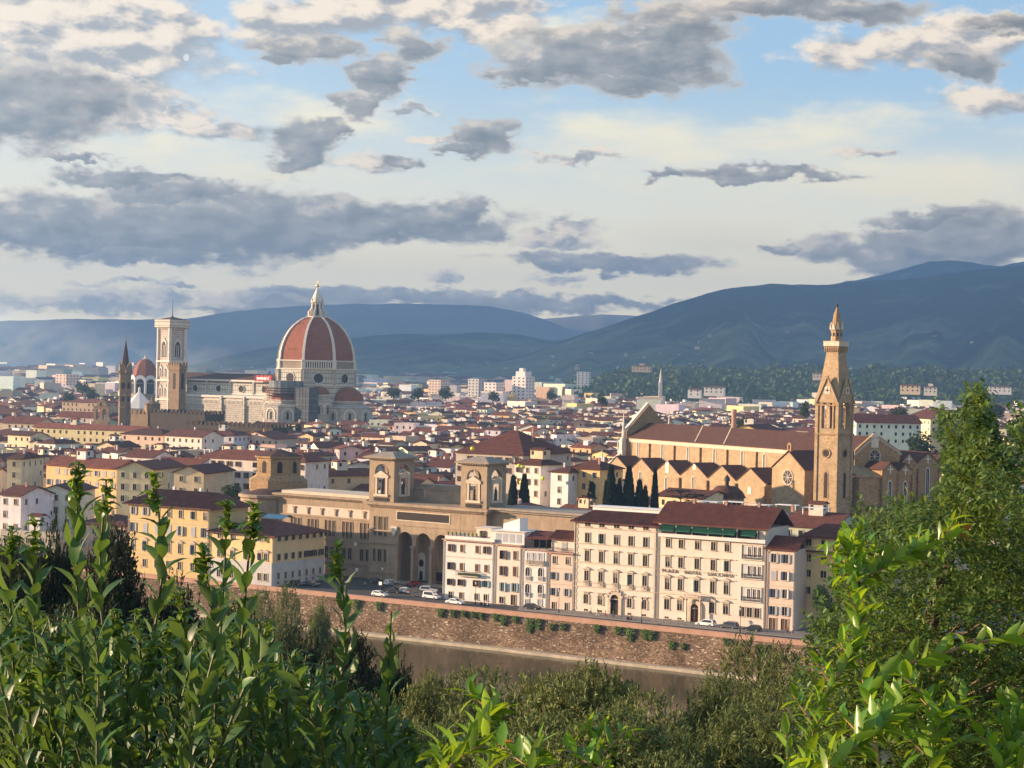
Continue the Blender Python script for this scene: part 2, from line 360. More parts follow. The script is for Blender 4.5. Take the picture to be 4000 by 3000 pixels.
def hill_mat():
    m, nt, bs = newmat('hill_cover'); N, L = nt.nodes, nt.links
    bs.inputs['Roughness'].default_value = 1.0; bs.inputs['Specular IOR Level'].default_value = 0.0
    t = N.new('ShaderNodeTexCoord')
    def nz_(s, d=6):
        n = N.new('ShaderNodeTexNoise'); n.inputs['Scale'].default_value = s; n.inputs['Detail'].default_value = d; n.inputs['Roughness'].default_value = 0.65
        L.new(t.outputs['Object'], n.inputs['Vector']); return n
    a = nz_(0.0022, 9); b = nz_(0.010, 9); gn = N.new('ShaderNodeNewGeometry'); sp = N.new('ShaderNodeSeparateXYZ'); L.new(gn.outputs['Position'], sp.inputs[0])
    lowm = N.new('ShaderNodeMapRange'); lowm.inputs[1].default_value = 40; lowm.inputs[2].default_value = 330; lowm.inputs[3].default_value = 0.17; lowm.inputs[4].default_value = -0.10
    L.new(sp.outputs[2], lowm.inputs[0])
    ad = N.new('ShaderNodeMath'); L.new(a.outputs[0], ad.inputs[0]); L.new(lowm.outputs[0], ad.inputs[1])
    r = N.new('ShaderNodeMapRange'); r.inputs[1].default_value = 0.50; r.inputs[2].default_value = 0.66; L.new(ad.outputs[0], r.inputs[0])
    mx = N.new('ShaderNodeMix'); mx.data_type = 'RGBA'; L.new(r.outputs[0], mx.inputs[0])
    mx.inputs[6].default_value = (.006,.020,.022,1); mx.inputs[7].default_value = (.12,.14,.075,1)
    r2 = N.new('ShaderNodeMapRange'); r2.inputs[1].default_value = 0.3; r2.inputs[2].default_value = 0.7; r2.inputs[3].default_value = 0.45; r2.inputs[4].default_value = 1.5
    L.new(b.outputs[0], r2.inputs[0])
    s_ = N.new('ShaderNodeVectorMath'); s_.operation = 'SCALE'; L.new(mx.outputs[2], s_.inputs[0]); L.new(r2.outputs[0], s_.inputs['Scale'])
    L.new(s_.outputs[0], bs.inputs['Base Color'])
    b_ = N.new('ShaderNodeBump'); b_.inputs['Strength'].default_value = 0.7; b_.inputs['Distance'].default_value = 30
    L.new(b.outputs[0], b_.inputs['Height']); L.new(b_.outputs[0], bs.inputs['Normal'])
hill_mat()

# ------------------------------------------------------------------ mesh builder and object helpers
class MB:
    def __init__(s): s.v, s.f, s.m, s.c = [], [], [], []; s.col = (.7,.6,.5)
    def face(s, pts, mi=0):
        b = len(s.v); s.v.extend(tuple(p) for p in pts); s.f.append(tuple(range(b, b+len(pts)))); s.m.append(mi); s.c.append(s.col)
    def box(s, x0, y0, z0, x1, y1, z1, mi=0, bottom=False):
        b = len(s.v)
        s.v += [(x0,y0,z0),(x1,y0,z0),(x1,y1,z0),(x0,y1,z0),(x0,y0,z1),(x1,y0,z1),(x1,y1,z1),(x0,y1,z1)]
        fs = [(0,1,5,4),(1,2,6,5),(2,3,7,6),(3,0,4,7),(4,5,6,7)] + ([(3,2,1,0)] if bottom else [])
        for f in fs: s.f.append(tuple(b+i for i in f)); s.m.append(mi); s.c.append(s.col)
    def prism(s, poly, z0, z1, mi=0, cap=True, poly2=None):
        """poly: xy ring, counter-clockwise seen from above; poly2: ring at the top"""
        n = len(poly); q_ = poly2 or poly; b = len(s.v)
        s.v += [(x, y, z0) for x, y in poly] + [(x, y, z1) for x, y in q_]
        for i in range(n):
            j = (i+1) % n; s.f.append((b+i, b+j, b+n+j, b+n+i)); s.m.append(mi); s.c.append(s.col)
        if cap: s.f.append(tuple(b+n+i for i in range(n))); s.m.append(mi); s.c.append(s.col)
    def slabxz(s, poly, y0, y1, mi=0, back=True):
        """poly: (x,z) outline counter-clockwise seen from -y; front at y0"""
        n = len(poly); b = len(s.v)
        s.v += [(x, y0, z) for x, z in poly] + [(x, y1, z) for x, z in poly]
        s.f.append(tuple(b+i for i in range(n))); s.m.append(mi); s.c.append(s.col)
        if back: s.f.append(tuple(b+n+n-1-i for i in range(n))); s.m.append(mi); s.c.append(s.col)
        for i in range(n):
            j = (i+1) % n; s.f.append((b+j, b+i, b+n+i, b+n+j)); s.m.append(mi); s.c.append(s.col)
    def slabyz(s, poly, x0, x1, mi=0):
        """poly: (y,z) outline counter-clockwise seen from +x; front at x1"""
        n = len(poly); b = len(s.v)
        s.v += [(x1, y, z) for y, z in poly] + [(x0, y, z) for y, z in poly]
        s.f.append(tuple(b+i for i in range(n))); s.m.append(mi); s.c.append(s.col)
        s.f.append(tuple(b+n+n-1-i for i in range(n))); s.m.append(mi); s.c.append(s.col)
        for i in range(n):
            j = (i+1) % n; s.f.append((b+j, b+i, b+n+i, b+n+j)); s.m.append(mi); s.c.append(s.col)
    def ring(s, prof, n, cx=0, cy=0, rot=0.0, mi=0, a0=0, a1=None, cap=True):
        """lathe: prof = [(r,z)...] going up, n sides"""
        b = len(s.v)
        for r_, z in prof:
            for i in range(n):
                t = rot+2*math.pi*i/n; s.v.append((cx+r_*math.cos(t), cy+r_*math.sin(t), z))
        for k in range(len(prof)-1):
            for i in range(n):
                j = (i+1) % n
                s.f.append((b+k*n+i, b+k*n+j, b+(k+1)*n+j, b+(k+1)*n+i)); s.m.append(mi); s.c.append(s.col)
        if cap: s.f.append(tuple(b+(len(prof)-1)*n+i for i in range(n))); s.m.append(mi); s.c.append(s.col)
    def tube(s, pts, rad, n=6, mi=0, r2=None):
        b = len(s.v); m = len(pts)
        for k, p in enumerate(pts):
            p = Vector(p); d = (Vector(pts[min(k+1, m-1)])-Vector(pts[max(k-1, 0)])).normalized()
            a = d.orthogonal().normalized(); c_ = d.cross(a); rr = rad if r2 is None else rad+(r2-rad)*k/(m-1)
            for i in range(n):
                t = 2*math.pi*i/n; s.v.append(tuple(p+a*(rr*math.cos(t))+c_*(rr*math.sin(t))))
        for k in range(m-1):
            for i in range(n):
                j = (i+1) % n; s.f.append((b+k*n+i, b+k*n+j, b+(k+1)*n+j, b+(k+1)*n+i)); s.m.append(mi); s.c.append(s.col)
    def build(s, name, mats, parent=None, smooth=False, loc=None, rz=0.0):
        me = bpy.data.meshes.new(name); me.from_pydata(s.v, [], s.f)
        if isinstance(mats, str): mats = [mats]
        for m_ in mats: me.materials.append(M[m_])
        if len(mats) > 1: me.polygons.foreach_set('material_index', s.m)
        if smooth: me.polygons.foreach_set('use_smooth', [True]*len(s.f))
        if any(m_ in ('plaster', 'roof_tile') for m_ in mats):
            a = me.color_attributes.new('col', 'FLOAT_COLOR', 'CORNER')
            buf = []
            for f, c_ in zip(s.f, s.c): buf.extend((c_[0], c_[1], c_[2], 1.0)*len(f))
            a.data.foreach_set('color', buf)
        me.update()
        o = bpy.data.objects.new(name, me); COL.objects.link(o)
        if parent is not None: o.parent = parent
        if loc is not None: o.location = loc
        if rz: o.rotation_euler = (0, 0, rz)
        return o
def tag(o, label=None, cat=None, group=None, kind=None):
    for k, v in (('label', label), ('category', cat), ('group', group), ('kind', kind)):
        if v: o[k] = v
    return o
def root(name, loc, rz, label, cat, group=None):
    o = bpy.data.objects.new(name, None); COL.objects.link(o); o.empty_display_size = 0.5
    o.location = loc; o.rotation_euler = (0, 0, rz); return tag(o, label, cat, group)
def froot(F, lx, ly, name, label, cat, group=None, z=0.0):
    return root(name, F.w(lx, ly, z), -F.a, label, cat, group)
KIDS = {}
def copy_tree(o, loc=None, rz=None, label=None):
    def cp(a, par):
        c_ = a.copy(); COL.objects.link(c_)
        if par is not None: c_.parent = par
        for ch in a.children: cp(ch, c_)
        return c_
    r_ = cp(o, None)
    if loc is not None: r_.location = loc
    if rz is not None: r_.rotation_euler = (0, 0, rz)
    if label: r_['label'] = label
    return r_
def arch(x, z0, w, h, n=8, pointed=False):
    """outline of an arched opening: springing so that the top is at z0+h"""
    pts = [(x-w/2, z0), (x+w/2, z0)]
    if pointed:
        zs = z0+h-w*0.87
        for i in range(n+1):
            t = R(60)*i/n; pts.append((x-w/2+w*math.cos(t), zs+w*math.sin(t)))
        for i in range(n-1, -1, -1):
            t = R(60)*i/n; pts.append((x+w/2-w*math.cos(t), zs+w*math.sin(t)))
    else:
        zs = z0+h-w/2
        for i in range(2*n+1):
            t = math.pi*i/(2*n); pts.append((x+w/2*math.cos(t), zs+w/2*math.sin(t)))
    return pts
def band(outer, inner):
    """faces between two outlines with the same number of points"""
    return [(outer[i], outer[(i+1) % len(outer)], inner[(i+1) % len(outer)], inner[i]) for i in range(len(outer))]

# ------------------------------------------------------------------ terrain, river, hills
def terr(Y):
    pts = [(-40, 54.2), (3, 54.2), (7, 53.0), (30, 46), (60, 37), (130, 19), (230, 4), (330, -5.5), (352, -9.5)]
    for (a, za), (b, zb) in zip(pts, pts[1:]):
        if Y <= b: return za+(zb-za)*max(0, (Y-a)/(b-a))
    return -9.5
def grid_obj(name, xs, ys, zf, m, kind='structure', smooth=True):
    b = MB(); nx = len(xs)
    b.v = [(x, y, zf(x, y)) for y in ys for x in xs]
    for j in range(len(ys)-1):
        for i in range(nx-1):
            k = j*nx+i; b.f.append((k, k+1, k+nx+1, k+nx)); b.m.append(0); b.c.append((0,0,0))
    return tag(b.build(name, m, smooth=smooth), kind=kind)
rnd = random.Random(5)
grid_obj('hillside', [-200+i*8 for i in range(51)], [-40, -10, 3, 7, 12, 20, 30, 45, 60, 80, 105, 130, 165, 200, 230, 270, 310, 335, 352],
         lambda x, y: terr(y)+1.2*math.sin(x*.11+y*.07)*min(1, max(0, (y-8)/30)), 'soil')
QP = Frame(65.2, 395.7, 32.1)        # top of the embankment wall, river side
b = MB()
A0, A1 = QP.w(-520, -30), QP.w(330, -30)
grid = [QP.w(-560, -2.0, -8.0), QP.w(400, -2.0, -8.0), QP.w(400, -160, -8.0), QP.w(-560, -160, -8.0)]
b.face(list(reversed(grid))); tag(b.build('river_water', 'river_water'), kind='structure')
b = MB(); b.face([QP.w(-9000, .6, -.15), QP.w(9000, .6, -.15), QP.w(9000, 14000, -.15), QP.w(-9000, 14000, -.15)])
tag(b.build('city_ground', 'city_ground'), kind='structure')
def vnoise(x, y, s):
    def h(i, j): return random.Random(i*7349+j*9151+s*77).random()
    i, j = math.floor(x), math.floor(y); fx, fy = x-i, y-j
    fx, fy = fx*fx*(3-2*fx), fy*fy*(3-2*fy)
    return (h(i,j)*(1-fx)+h(i+1,j)*fx)*(1-fy)+(h(i,j+1)*(1-fx)+h(i+1,j+1)*fx)*fy
def fbm(x, y, s=0, o=4): return sum(vnoise(x*2**k, y*2**k, s+k)/2**k for k in range(o))/sum(1/2**k for k in range(o))
def interp(pts, x):
    if x <= pts[0][0]: return pts[0][1]
    for (a, va), (b_, vb) in zip(pts, pts[1:]):
        if x <= b_: return va+(vb-va)*(x-a)/(b_-a)
    return pts[-1][1]
mat('hazed_hill_cover', (.15,.13,.10), 1.0, 0.35, 0.0012)  # paler base colour stands in for haze over the far ridges
def ridge(name, crest, Yc, Yf, zf, seed, rough=0.12, nx=150, ny=26, back=700, cover='hill_cover'):
    """a real ridge: crest line read off the photograph at distance Yc, flank with spurs down to zf at distance Yf"""
    cr = []
    for (u, v) in crest:
        p = at(u, v, Yc); cr.append((p.x/Yc, p.z))
    k0, k1 = cr[0][0], cr[-1][0]
    b = MB()
    rows = ny+3
    for j in range(rows):
        if j <= ny: t = j/ny; Y = Yf+(Yc-Yf)*t
        else: t = 1.0; Y = Yc+back*(j-ny)/2
        for i in range(nx):
            k = k0+(k1-k0)*i/(nx-1); zc = interp(cr, k)
            if j <= ny:
                prof = t**1.25
                sp = (fbm(k*26+seed, t*1.6, seed)-.5)*2; fine = (fbm(k*110, Y/420.0, seed+9)-.5)*2
                env = math.sin(math.pi*min(1, t))**0.8
                z = zf+(zc-zf)*prof + (zc-zf)*env*rough*2.2*sp*(1-.35*t) + (zc-zf)*0.05*fine*(0.3+0.7*env)
            else: z = zc-(zc-zf)*0.45*(j-ny)/2
            b.v.append((k*Y, Y, z))
    for j in range(rows-1):
        for i in range(nx-1):
            q_ = j*nx+i; b.f.append((q_, q_+1, q_+nx+1, q_+nx)); b.m.append(0); b.c.append((0,0,0))
    return tag(b.build(name, cover, smooth=True), kind='structure')
ridge('far_mountain', [(-260,700),(0,694),(150,689),(300,690),(400,689),(470,678),(560,667),(650,660),(760,657),(860,656),(960,657),(1060,662),(1130,675),(1180,691),(1230,712),(1300,735),(1420,760)], 11500, 7600, -5, 3, 0.10, cover='hazed_hill_cover')
ridge('pass_mountain', [(1080,700),(1160,690),(1240,684),(1300,680),(1370,682),(1450,690),(1560,700),(1700,705)], 12600, 10500, 60, 11, 0.06, 60, 12, cover='hazed_hill_cover')
ridge('middle_hill', [(330,806),(430,784),(500,765),(600,747),(700,735),(800,726),(870,721),(950,722),(1050,718),(1120,722),(1190,736),(1260,728),(1340,735),(1450,745),(1600,760)], 7600, 5600, 0, 21, 0.12)
ridge('summit_mountain', [(1500,690),(1640,665),(1760,630),(1830,608),(1900,596),(1950,580),(2000,566),(2050,562),(2100,569),(2150,574),(2212,567),(2330,560)], 9600, 7200, 120, 31, 0.10, 90, 18)
ridge('near_mountain', [(1000,800),(1100,775),(1180,752),(1230,731),(1300,709),(1370,686),(1450,657),(1530,633),(1600,619),(1660,614),(1760,616),(1830,612),(1900,606),(1980,600),(2060,590),(2140,580),(2212,572),(2330,566)], 6600, 3900, 5, 41, 0.16, 190, 34)
ridge('wooded_foothill', [(1230,842),(1290,830),(1340,818),(1400,808),(1500,815),(1560,815),(1640,812),(1700,808),(1760,806),(1840,812),(1900,808),(1980,812),(2060,816),(2140,812),(2212,815),(2330,815)], 3300, 2500, 0, 51, 0.10, 120, 14, 500)
# ------------------------------------------------------------------ the air
hz = MB(); hz.box(-9000, -300, -30, 9000, 13600, 720, bottom=True)
m_, nt_, bs_ = newmat('haze_air'); nt_.nodes.remove(bs_)
pv = nt_.nodes.new('ShaderNodeVolumePrincipled'); pv.inputs['Color'].default_value = (.31,.58,1.0,1)
pv.inputs['Density'].default_value = 9.0e-5; pv.inputs['Anisotropy'].default_value = 0.35
nt_.links.new(pv.outputs[0], nt_.nodes['Material Output'].inputs['Volume'])
ho = tag(hz.build('haze', 'haze_air'), 'pale blue air between the viewer and the far mountains', 'haze', kind='stuff')

# an added sheet of shade clouds high on the left, outside the picture, that keeps the sun off the mountains
def shade_cloud_bank(name, x0, x1, y0, y1, z, seed, label):
    b = MB(); nx, ny = 40, 40
    for s_ in (0, 1):
        for j in range(ny+1):
            for i in range(nx+1):
                fx, fy = i/nx, j/ny; e = min(1, 5*min(fx, 1-fx), 5*min(fy, 1-fy))
                wob = 500*(fbm(fx*5+seed, fy*5, seed)-.5)
                h = e**.5*(250+700*fbm(fx*9, fy*9, seed+5)) if s_ else -e**.5*(60+160*fbm(fx*7, fy*7, seed+8))
                b.v.append((x0+(x1-x0)*fx+wob*2.2*(1-e), y0+(y1-y0)*fy+wob*2.2*(1-e), z+h))
    n = (nx+1)*(ny+1)
    for s_ in (0, 1):
        for j in range(ny):
            for i in range(nx):
                k = s_*n+j*(nx+1)+i; f = (k, k+1, k+nx+2, k+nx+1); b.f.append(f if s_ else f[::-1]); b.m.append(0); b.c.append((0,0,0))
    return tag(b.build(name, 'cloud_white', smooth=True), label, 'shade_cloud', kind='stuff')
mat('cloud_white', (.85,.85,.85), 1.0, 0.05, .001)
def shade_center(x, Y, h=2400): d = h/math.tan(SUN_EL); return x+d*math.sin(SUN_AZ), Y+d*math.cos(SUN_AZ)
cx_, cy_ = shade_center(2700, 7600)
shade_cloud_bank('shade_cloud', cx_-3400, cx_+3200, cy_-3900, cy_+4200, 2400, 2, 'added unseen clouds left of the view that shade the mountains')

# ------------------------------------------------------------------ embankment
def z3(x, y): return 497.7+.35*x, 940+.35*y
def z4(x, y): return 940+.4*x, 1078.4+.4*y
def zS(x, y): return 1271.9+.3625*x, 636+.3625*y
def zD(x, y): return 221.2+.275*x, 580.65+.275*y
def zA(x, y): return .3*x, 774.2+.3*y
def roof_slab(b, x0, y0, x1, y1, z, rh, oh=0.8, hip=0.0, th=0.22, mi=0, axis='x'):
    """two-pitched or hipped roof over a rectangle; ridge along axis"""
    X0, X1, Y0, Y1 = x0-oh, x1+oh, y0-oh, y1+oh
    if axis == 'y': pass
    def quadpair(top):
        for f in top: b.face(f, mi)
        for f in top: b.face([(p[0], p[1], p[2]-th) for p in reversed(f)], mi)
    if axis == 'x':
        ym = (Y0+Y1)/2; h = hip
        r0, r1 = (X0+h, ym, z+rh), (X1-h, ym, z+rh)
        fs = [[(X0,Y0,z),(X1,Y0,z),r1,r0], [(X1,Y1,z),(X0,Y1,z),r0,r1]]
        if h > 0: fs += [[(X0,Y1,z),(X0,Y0,z),r0], [(X1,Y0,z),(X1,Y1,z),r1]]
    else:
        xm = (X0+X1)/2; h = hip
        r0, r1 = (xm, Y0+h, z+rh), (xm, Y1-h, z+rh)
        fs = [[(X1,Y0,z),(X1,Y1,z),r1,r0], [(X0,Y1,z),(X0,Y0,z),r0,r1]]
        if h > 0: fs += [[(X0,Y0,z),(X1,Y0,z),r0], [(X1,Y1,z),(X0,Y1,z),r1]]
    quadpair(fs)
    ring_ = [(X0,Y0),(X1,Y0),(X1,Y1),(X0,Y1)]
    if hip > 0: sides = [(0,1),(1,2),(2,3),(3,0)]
    else: sides = [(0,1),(2,3)] if axis == 'x' else [(1,2),(3,0)]
    for i, j in sides:
        a, c_ = ring_[i], ring_[j]
        b.face([(a[0],a[1],z-th),(c_[0],c_[1],z-th),(c_[0],c_[1],z),(a[0],a[1],z)], mi)
    if hip == 0:
        for k in (0, 1):
            if axis == 'x':
                X = X0 if k == 0 else X1; pts = [(X,Y0,z-th),(X,Y0,z),(X,ym,z+rh),(X,Y1,z),(X,Y1,z-th),(X,ym,z+rh-th)]
            else:
                Yk = Y0 if k == 0 else Y1; pts = [(X0,Yk,z-th),(X0,Yk,z),(xm,Yk,z+rh),(X1,Yk,z),(X1,Yk,z-th),(xm,Yk,z+rh-th)]
            b.face(pts if k else list(reversed(pts)), mi)
def tri_gable(b, x0, y0, x1, y1, z, rh, axis, oh=0.8, mi=0):
    """wall triangles under a two-pitched roof"""
    if axis == 'x':
        s_ = rh*(y1-y0)/(y1-y0+2*oh); lo = rh-s_
        ym = (y0+y1)/2
        for X in (x0, x1): b.face([(X,y0,z),(X,y1,z),(X,y1,z+lo-.12),(X,ym,z+rh-.12),(X,y0,z+lo-.12)] if X == x1 else [(X,y1,z),(X,y0,z),(X,y0,z+lo-.12),(X,ym,z+rh-.12),(X,y1,z+lo-.12)], mi)
    else:
        s_ = rh*(x1-x0)/(x1-x0+2*oh); lo = rh-s_; xm = (x0+x1)/2
        for Y in (y0, y1): b.face([(x0,Y,z),(x1,Y,z),(x1,Y,z+lo-.12),(xm,Y,z+rh-.12),(x0,Y,z+lo-.12)] if Y == y0 else [(x1,Y,z),(x0,Y,z),(x0,Y,z+lo-.12),(xm,Y,z+rh-.12),(x1,Y,z+lo-.12)], mi)
Q = Frame(63.4, 419.0, 30.0)
qr = froot(QP, 0, 0, 'embankment_wall', 'long rough stone river wall with a pink brick parapet below the white palaces', 'river wall')
b = MB()
for i in range(-520, 330, 5):
    b.face([(i,-.9,-8.3),(i+5,-.9,-8.3),(i+5,-.05,-.35),(i,-.05,-.35)])
b.box(-520, -.12, -.35, 330, .55, -.05); b.build('wall', 'river_stone', qr)
b = MB(); b.box(-520, 0, -.05, 330, .42, .92); b.box(-520, -.07, .92, 330, .49, 1.06); b.build('parapet', 'parapet', qr)
b = MB()
r2 = random.Random(3); xs = list(range(-520, 331, 6)); fr = [(-3.0+.35*r2.random()) for _ in xs]
for k in range(len(xs)-1):
    b.face([(xs[k],fr[k],-7.35),(xs[k+1],fr[k+1],-7.35),(xs[k+1],-.8,-7.3),(xs[k],-.8,-7.3)])
    b.face([(xs[k],fr[k],-8.4),(xs[k+1],fr[k+1],-8.4),(xs[k+1],fr[k+1],-7.35),(xs[k],fr[k],-7.35)])
b.build('ledge', 'ledge', qr)
b = MB()
pa = [QP.w(-560, .5, 0), QP.w(330, .5, 0), QP.w(330, 13, 0), QP.w(-560, 13, 0)]; b.face(pa)
tag(b.build('road', 'asphalt'), kind='structure')
b = MB()
b.prism([QP.w(-80, 9.4)[:2], QP.w(330, 13)[:2], QP.w(330, 60)[:2], QP.w(-95, 40)[:2]], -.1, .12); tag(b.build('pavement', 'pavement'), kind='structure')
b = MB()
b.face([QP.w(-300, 9.0, .004), QP.w(-80, 9.0, .004), QP.w(-95, 60, .004), QP.w(-320, 60, .004)]); tag(b.build('square', 'asphalt'), kind='structure')

b = MB()
for i in range(-60, 100): b.face([QP.w(i*6, 4.95, .006), QP.w(i*6+3, 4.95, .006), QP.w(i*6+3, 5.1, .006), QP.w(i*6, 5.1, .006)])
tag(b.build('road_marking', 'white_paint'), kind='structure')
# ------------------------------------------------------------------ windows
WC = {}
def win_mesh(key, fn):
    if key not in WC: WC[key] = fn()
    return WC[key]
def mk(mb, mats, smooth=False):
    o = mb.build('tmp', mats, smooth=smooth); me = o.data; bpy.data.objects.remove(o); return me
def link(name, me, parent, loc=(0,0,0), rz=0.0):
    o = bpy.data.objects.new(name, me); COL.objects.link(o); o.parent = parent; o.location = loc; o.rotation_euler = (0, 0, rz); return o
WR = random.Random(77)
def window(par, x, zc, w, h, style='plain', y=0.0, rz=0.0, trim='stone_trim', shut='shutter_brown', glass='dark_glass'):
    """a framed window on a wall: x,y on the wall, zc its middle"""
    w, h = round(w, 1), round(h, 1); k = (w, h, style, trim)
    def fr():
        m_ = MB(); t = .16; p = -.12
        if style in ('arch', 'archbal'):
            o_ = arch(0, -h/2-.02, w+2*t, h+t+.02, 6); i_ = arch(0, -h/2, w, h, 6)
            for f in band([(a, p, c_) for a, c_ in o_], [(a, p, c_) for a, c_ in i_]): m_.face(f)
            for f in band([(a, 0.02, c_) for a, c_ in o_], [(a, p, c_) for a, c_ in o_]): m_.face(f)
        elif style != 'bare':
            for (a0, c0, a1, c1) in ((-w/2-t,-h/2,-w/2,h/2),(w/2,-h/2,w/2+t,h/2),(-w/2-t,h/2,w/2+t,h/2+t)): m_.box(a0, p, c0, a1, .02, c1, bottom=True)
        m_.box(-w/2-t-.08, p-.12, -h/2-.14, w/2+t+.08, .02, -h/2, bottom=True)
        m_.box(-.035, -.06, -h/2, .035, .0, h/2-(.2 if style.startswith('arch') else 0))
        if style in ('hood', 'ped'):
            m_.box(-w/2-.42, -.42, h/2+.34, w/2+.42, .02, h/2+.48, bottom=True)
            m_.box(-w/2-.25, -.2, h/2+.16, w/2+.25, .02, h/2+.34)
        if style == 'ped':
            m_.slabxz([(-w/2-.48, h/2+.48), (w/2+.48, h/2+.48), (0, h/2+.95)], -.42, .02)
        if style == 'rough':
            m_.box(-w/2-.5, -.4, h/2+.55, w/2+.5, .02, h/2+.7, bottom=True)
            for i in range(5):
                for sx_ in (-1, 1): m_.box(min(sx_*(w/2+.16), sx_*(w/2+.42)), -.16, -h/2+i*h/5, max(sx_*(w/2+.16), sx_*(w/2+.42)), .02, -h/2+i*h/5+h/8)
            for i in (-1, 0, 1): m_.box(i*.45-.14, -.2, h/2+.16, i*.45+.14, .02, h/2+.55)
        if style == 'archbal':
            m_.box(-w/2-.3, -.35, -h/2+.85, w/2+.3, 0, -h/2+.95)
            for i in range(6): m_.box(-w/2-.2+i*(w+.3)/5, -.3, -h/2, -w/2-.1+i*(w+.3)/5, -.2, -h/2+.85)
        return mk(m_, trim)
    def pn():
        m_ = MB()
        if style.startswith('arch'): m_.face([(a, -.02, c_) for a, c_ in arch(0, -h/2, w, h, 6)])
        else: m_.face([(-w/2,-.02,-h/2),(w/2,-.02,-h/2),(w/2,-.02,h/2),(-w/2,-.02,h/2)])
        return mk(m_, glass)
    o = link('window', win_mesh(k, fr), par, (x, y, zc), rz)
    link('pane', win_mesh((w, h, style.startswith('arch'), glass), pn), o)
    if glass == 'dark_glass' and style in ('plain', 'hood', 'ped', 'rough') and h > 1.5:
        q_ = WR.random()
        if q_ < .22:                                   # a curtain or blind part of the way down
            f = WR.choice([.25, .4, .5])
            def cu_():
                m_ = MB(); m_.face([(-w/2+.05,-.035,h/2-h*f),(w/2-.05,-.035,h/2-h*f),(w/2-.05,-.035,h/2-.05),(-w/2+.05,-.035,h/2-.05)]); return mk(m_, 'curtain')
            link('curtain', win_mesh((w, h, 'cu', f), cu_), o)
        elif q_ < .34:                                 # one leaf ajar
            def lf_():
                m_ = MB(); m_.box(-w/4, -.05, -h/2+.05, w/4, 0, h/2-.05, bottom=True); return mk(m_, 'white_plaster')
            link('casement', win_mesh((w, h, 'lf'), lf_), o, (-w/2, -w/4, 0), R(80))
    if style == 'closed' and WR.random() < .3: style = 'shut'
    if style in ('shut', 'closed'):
        cw = w*.5
        def sh():
            m_ = MB(); m_.box(-cw/2, -.05, -h/2, cw/2, 0, h/2, bottom=True)
            for i in range(int(h/.25)): m_.box(-cw/2+.05, -.075, -h/2+.08+i*.25, cw/2-.05, -.05, -h/2+.2+i*.25)
            return mk(m_, shut)
        me = win_mesh((w, h, 'sh', shut), sh)
        d_ = w/2+cw/2+.02 if style == 'shut' else w/4
        for s_ in (-1, 1):
            aj = style == 'shut' and WR.random() < .25
            link('shutter', me, o, (s_*d_*(.88 if aj else 1), (-.13 if style == 'shut' else -.06)-(.16 if aj else 0), 0), (s_*R(-28) if aj else 0))
    return o
def balcony(par, x, z, w, y=0.0, mat_='stone_trim', iron=False, d=.9):
    m_ = MB(); m_.box(-w/2, -d, -.2, w/2, .02, 0, bottom=True)
    r_ = MB(); mm = 'iron' if iron else mat_
    t = .05 if iron else .1
    r_.box(-w/2, -d, .9, w/2, -d+t, 1.0, bottom=True)
    for s_ in (-1, 1): r_.box(min(s_*w/2, s_*(w/2-t)), -d, .9, max(s_*w/2, s_*(w/2-t)), 0, 1.0, bottom=True)
    n = max(4, int(w/(.28 if iron else .34)))
    for i in range(n+1):
        xx = -w/2+t/2+i*(w-t)/n; r_.box(xx-t/2, -d, 0, xx+t/2, -d+t, .9)
    o = link('balcony', mk(m_, mat_), par, (x, y, z)); link('railing', mk(r_, mm), o); return o
def body(par, W_, D_, H_, m_, name='wall'):
    b = MB(); b.box(0, 0, 0, W_, D_, H_); return b.build(name, m_, par)
def string_course(par, W_, z, d=.14, h=.24, m_='stone_trim', name='string_course', D_=None):
    b = MB(); b.box(-.05, -d, z-h/2, W_+.05, .01, z+h/2, bottom=True)
    if D_: b.box(W_, 0, z-h/2, W_+d, D_, z+h/2, bottom=True)
    return b.build(name, m_, par)
ROOFC = (.135,.044,.028)
def add_roof(par, W_, D_, z, rh, oh=.9, hip=0.0, axis='x', m_='roof_tile', c_=ROOFC, name='roof'):
    b = MB(); b.col = c_; roof_slab(b, 0, 0, W_, D_, z, rh, oh, hip, .25, 0, axis); o = b.build(name, m_, par)
    # rows of tile ridges running down the slope
    t = MB(); t.col = tuple(x*1.25 for x in c_)
    if axis == 'x' and W_ < 60:
        n = int((W_+2*oh)/.55)
        for i in range(n):
            xx = -oh+.3+i*.55; ym = D_/2
            hh = hip*min(1, 1)
            f = 1.0
            if hip > 0: f = max(0.05, min(1.0, (xx+oh)/hip, (W_+oh-xx)/hip))
            y1, zz = -oh+(ym+oh)*f, z+rh*f
            t.face([(xx-.1,-oh,z+.02),(xx+.1,-oh,z+.02),(xx+.1,y1,zz+.02),(xx-.1,y1,zz+.02)])
            t.face([(xx-.1,-oh,z+.02),(xx,-oh,z+.12),(xx,y1,zz+.12),(xx-.1,y1,zz+.02)])
            t.face([(xx,-oh,z+.12),(xx+.1,-oh,z+.02),(xx+.1,y1,zz+.02),(xx,y1,zz+.12)])
        t.build('cover_tiles', m_, o)
    return o
def chimney(par, x, y, z, h=1.5, w=.7, m_='white_plaster'):
    b = MB(); b.box(-w/2, -w/2, 0, w/2, w/2, h); b.box(-w/2-.1, -w/2-.1, h, w/2+.1, w/2+.1, h+.12, bottom=True); b.box(-w/2+.1,-w/2+.1,h+.12,w/2-.1,w/2-.1,h+.4)
    return b.build('chimney', m_, par, loc=(x, y, z))
FPAL = 'palaces and houses along the river road'
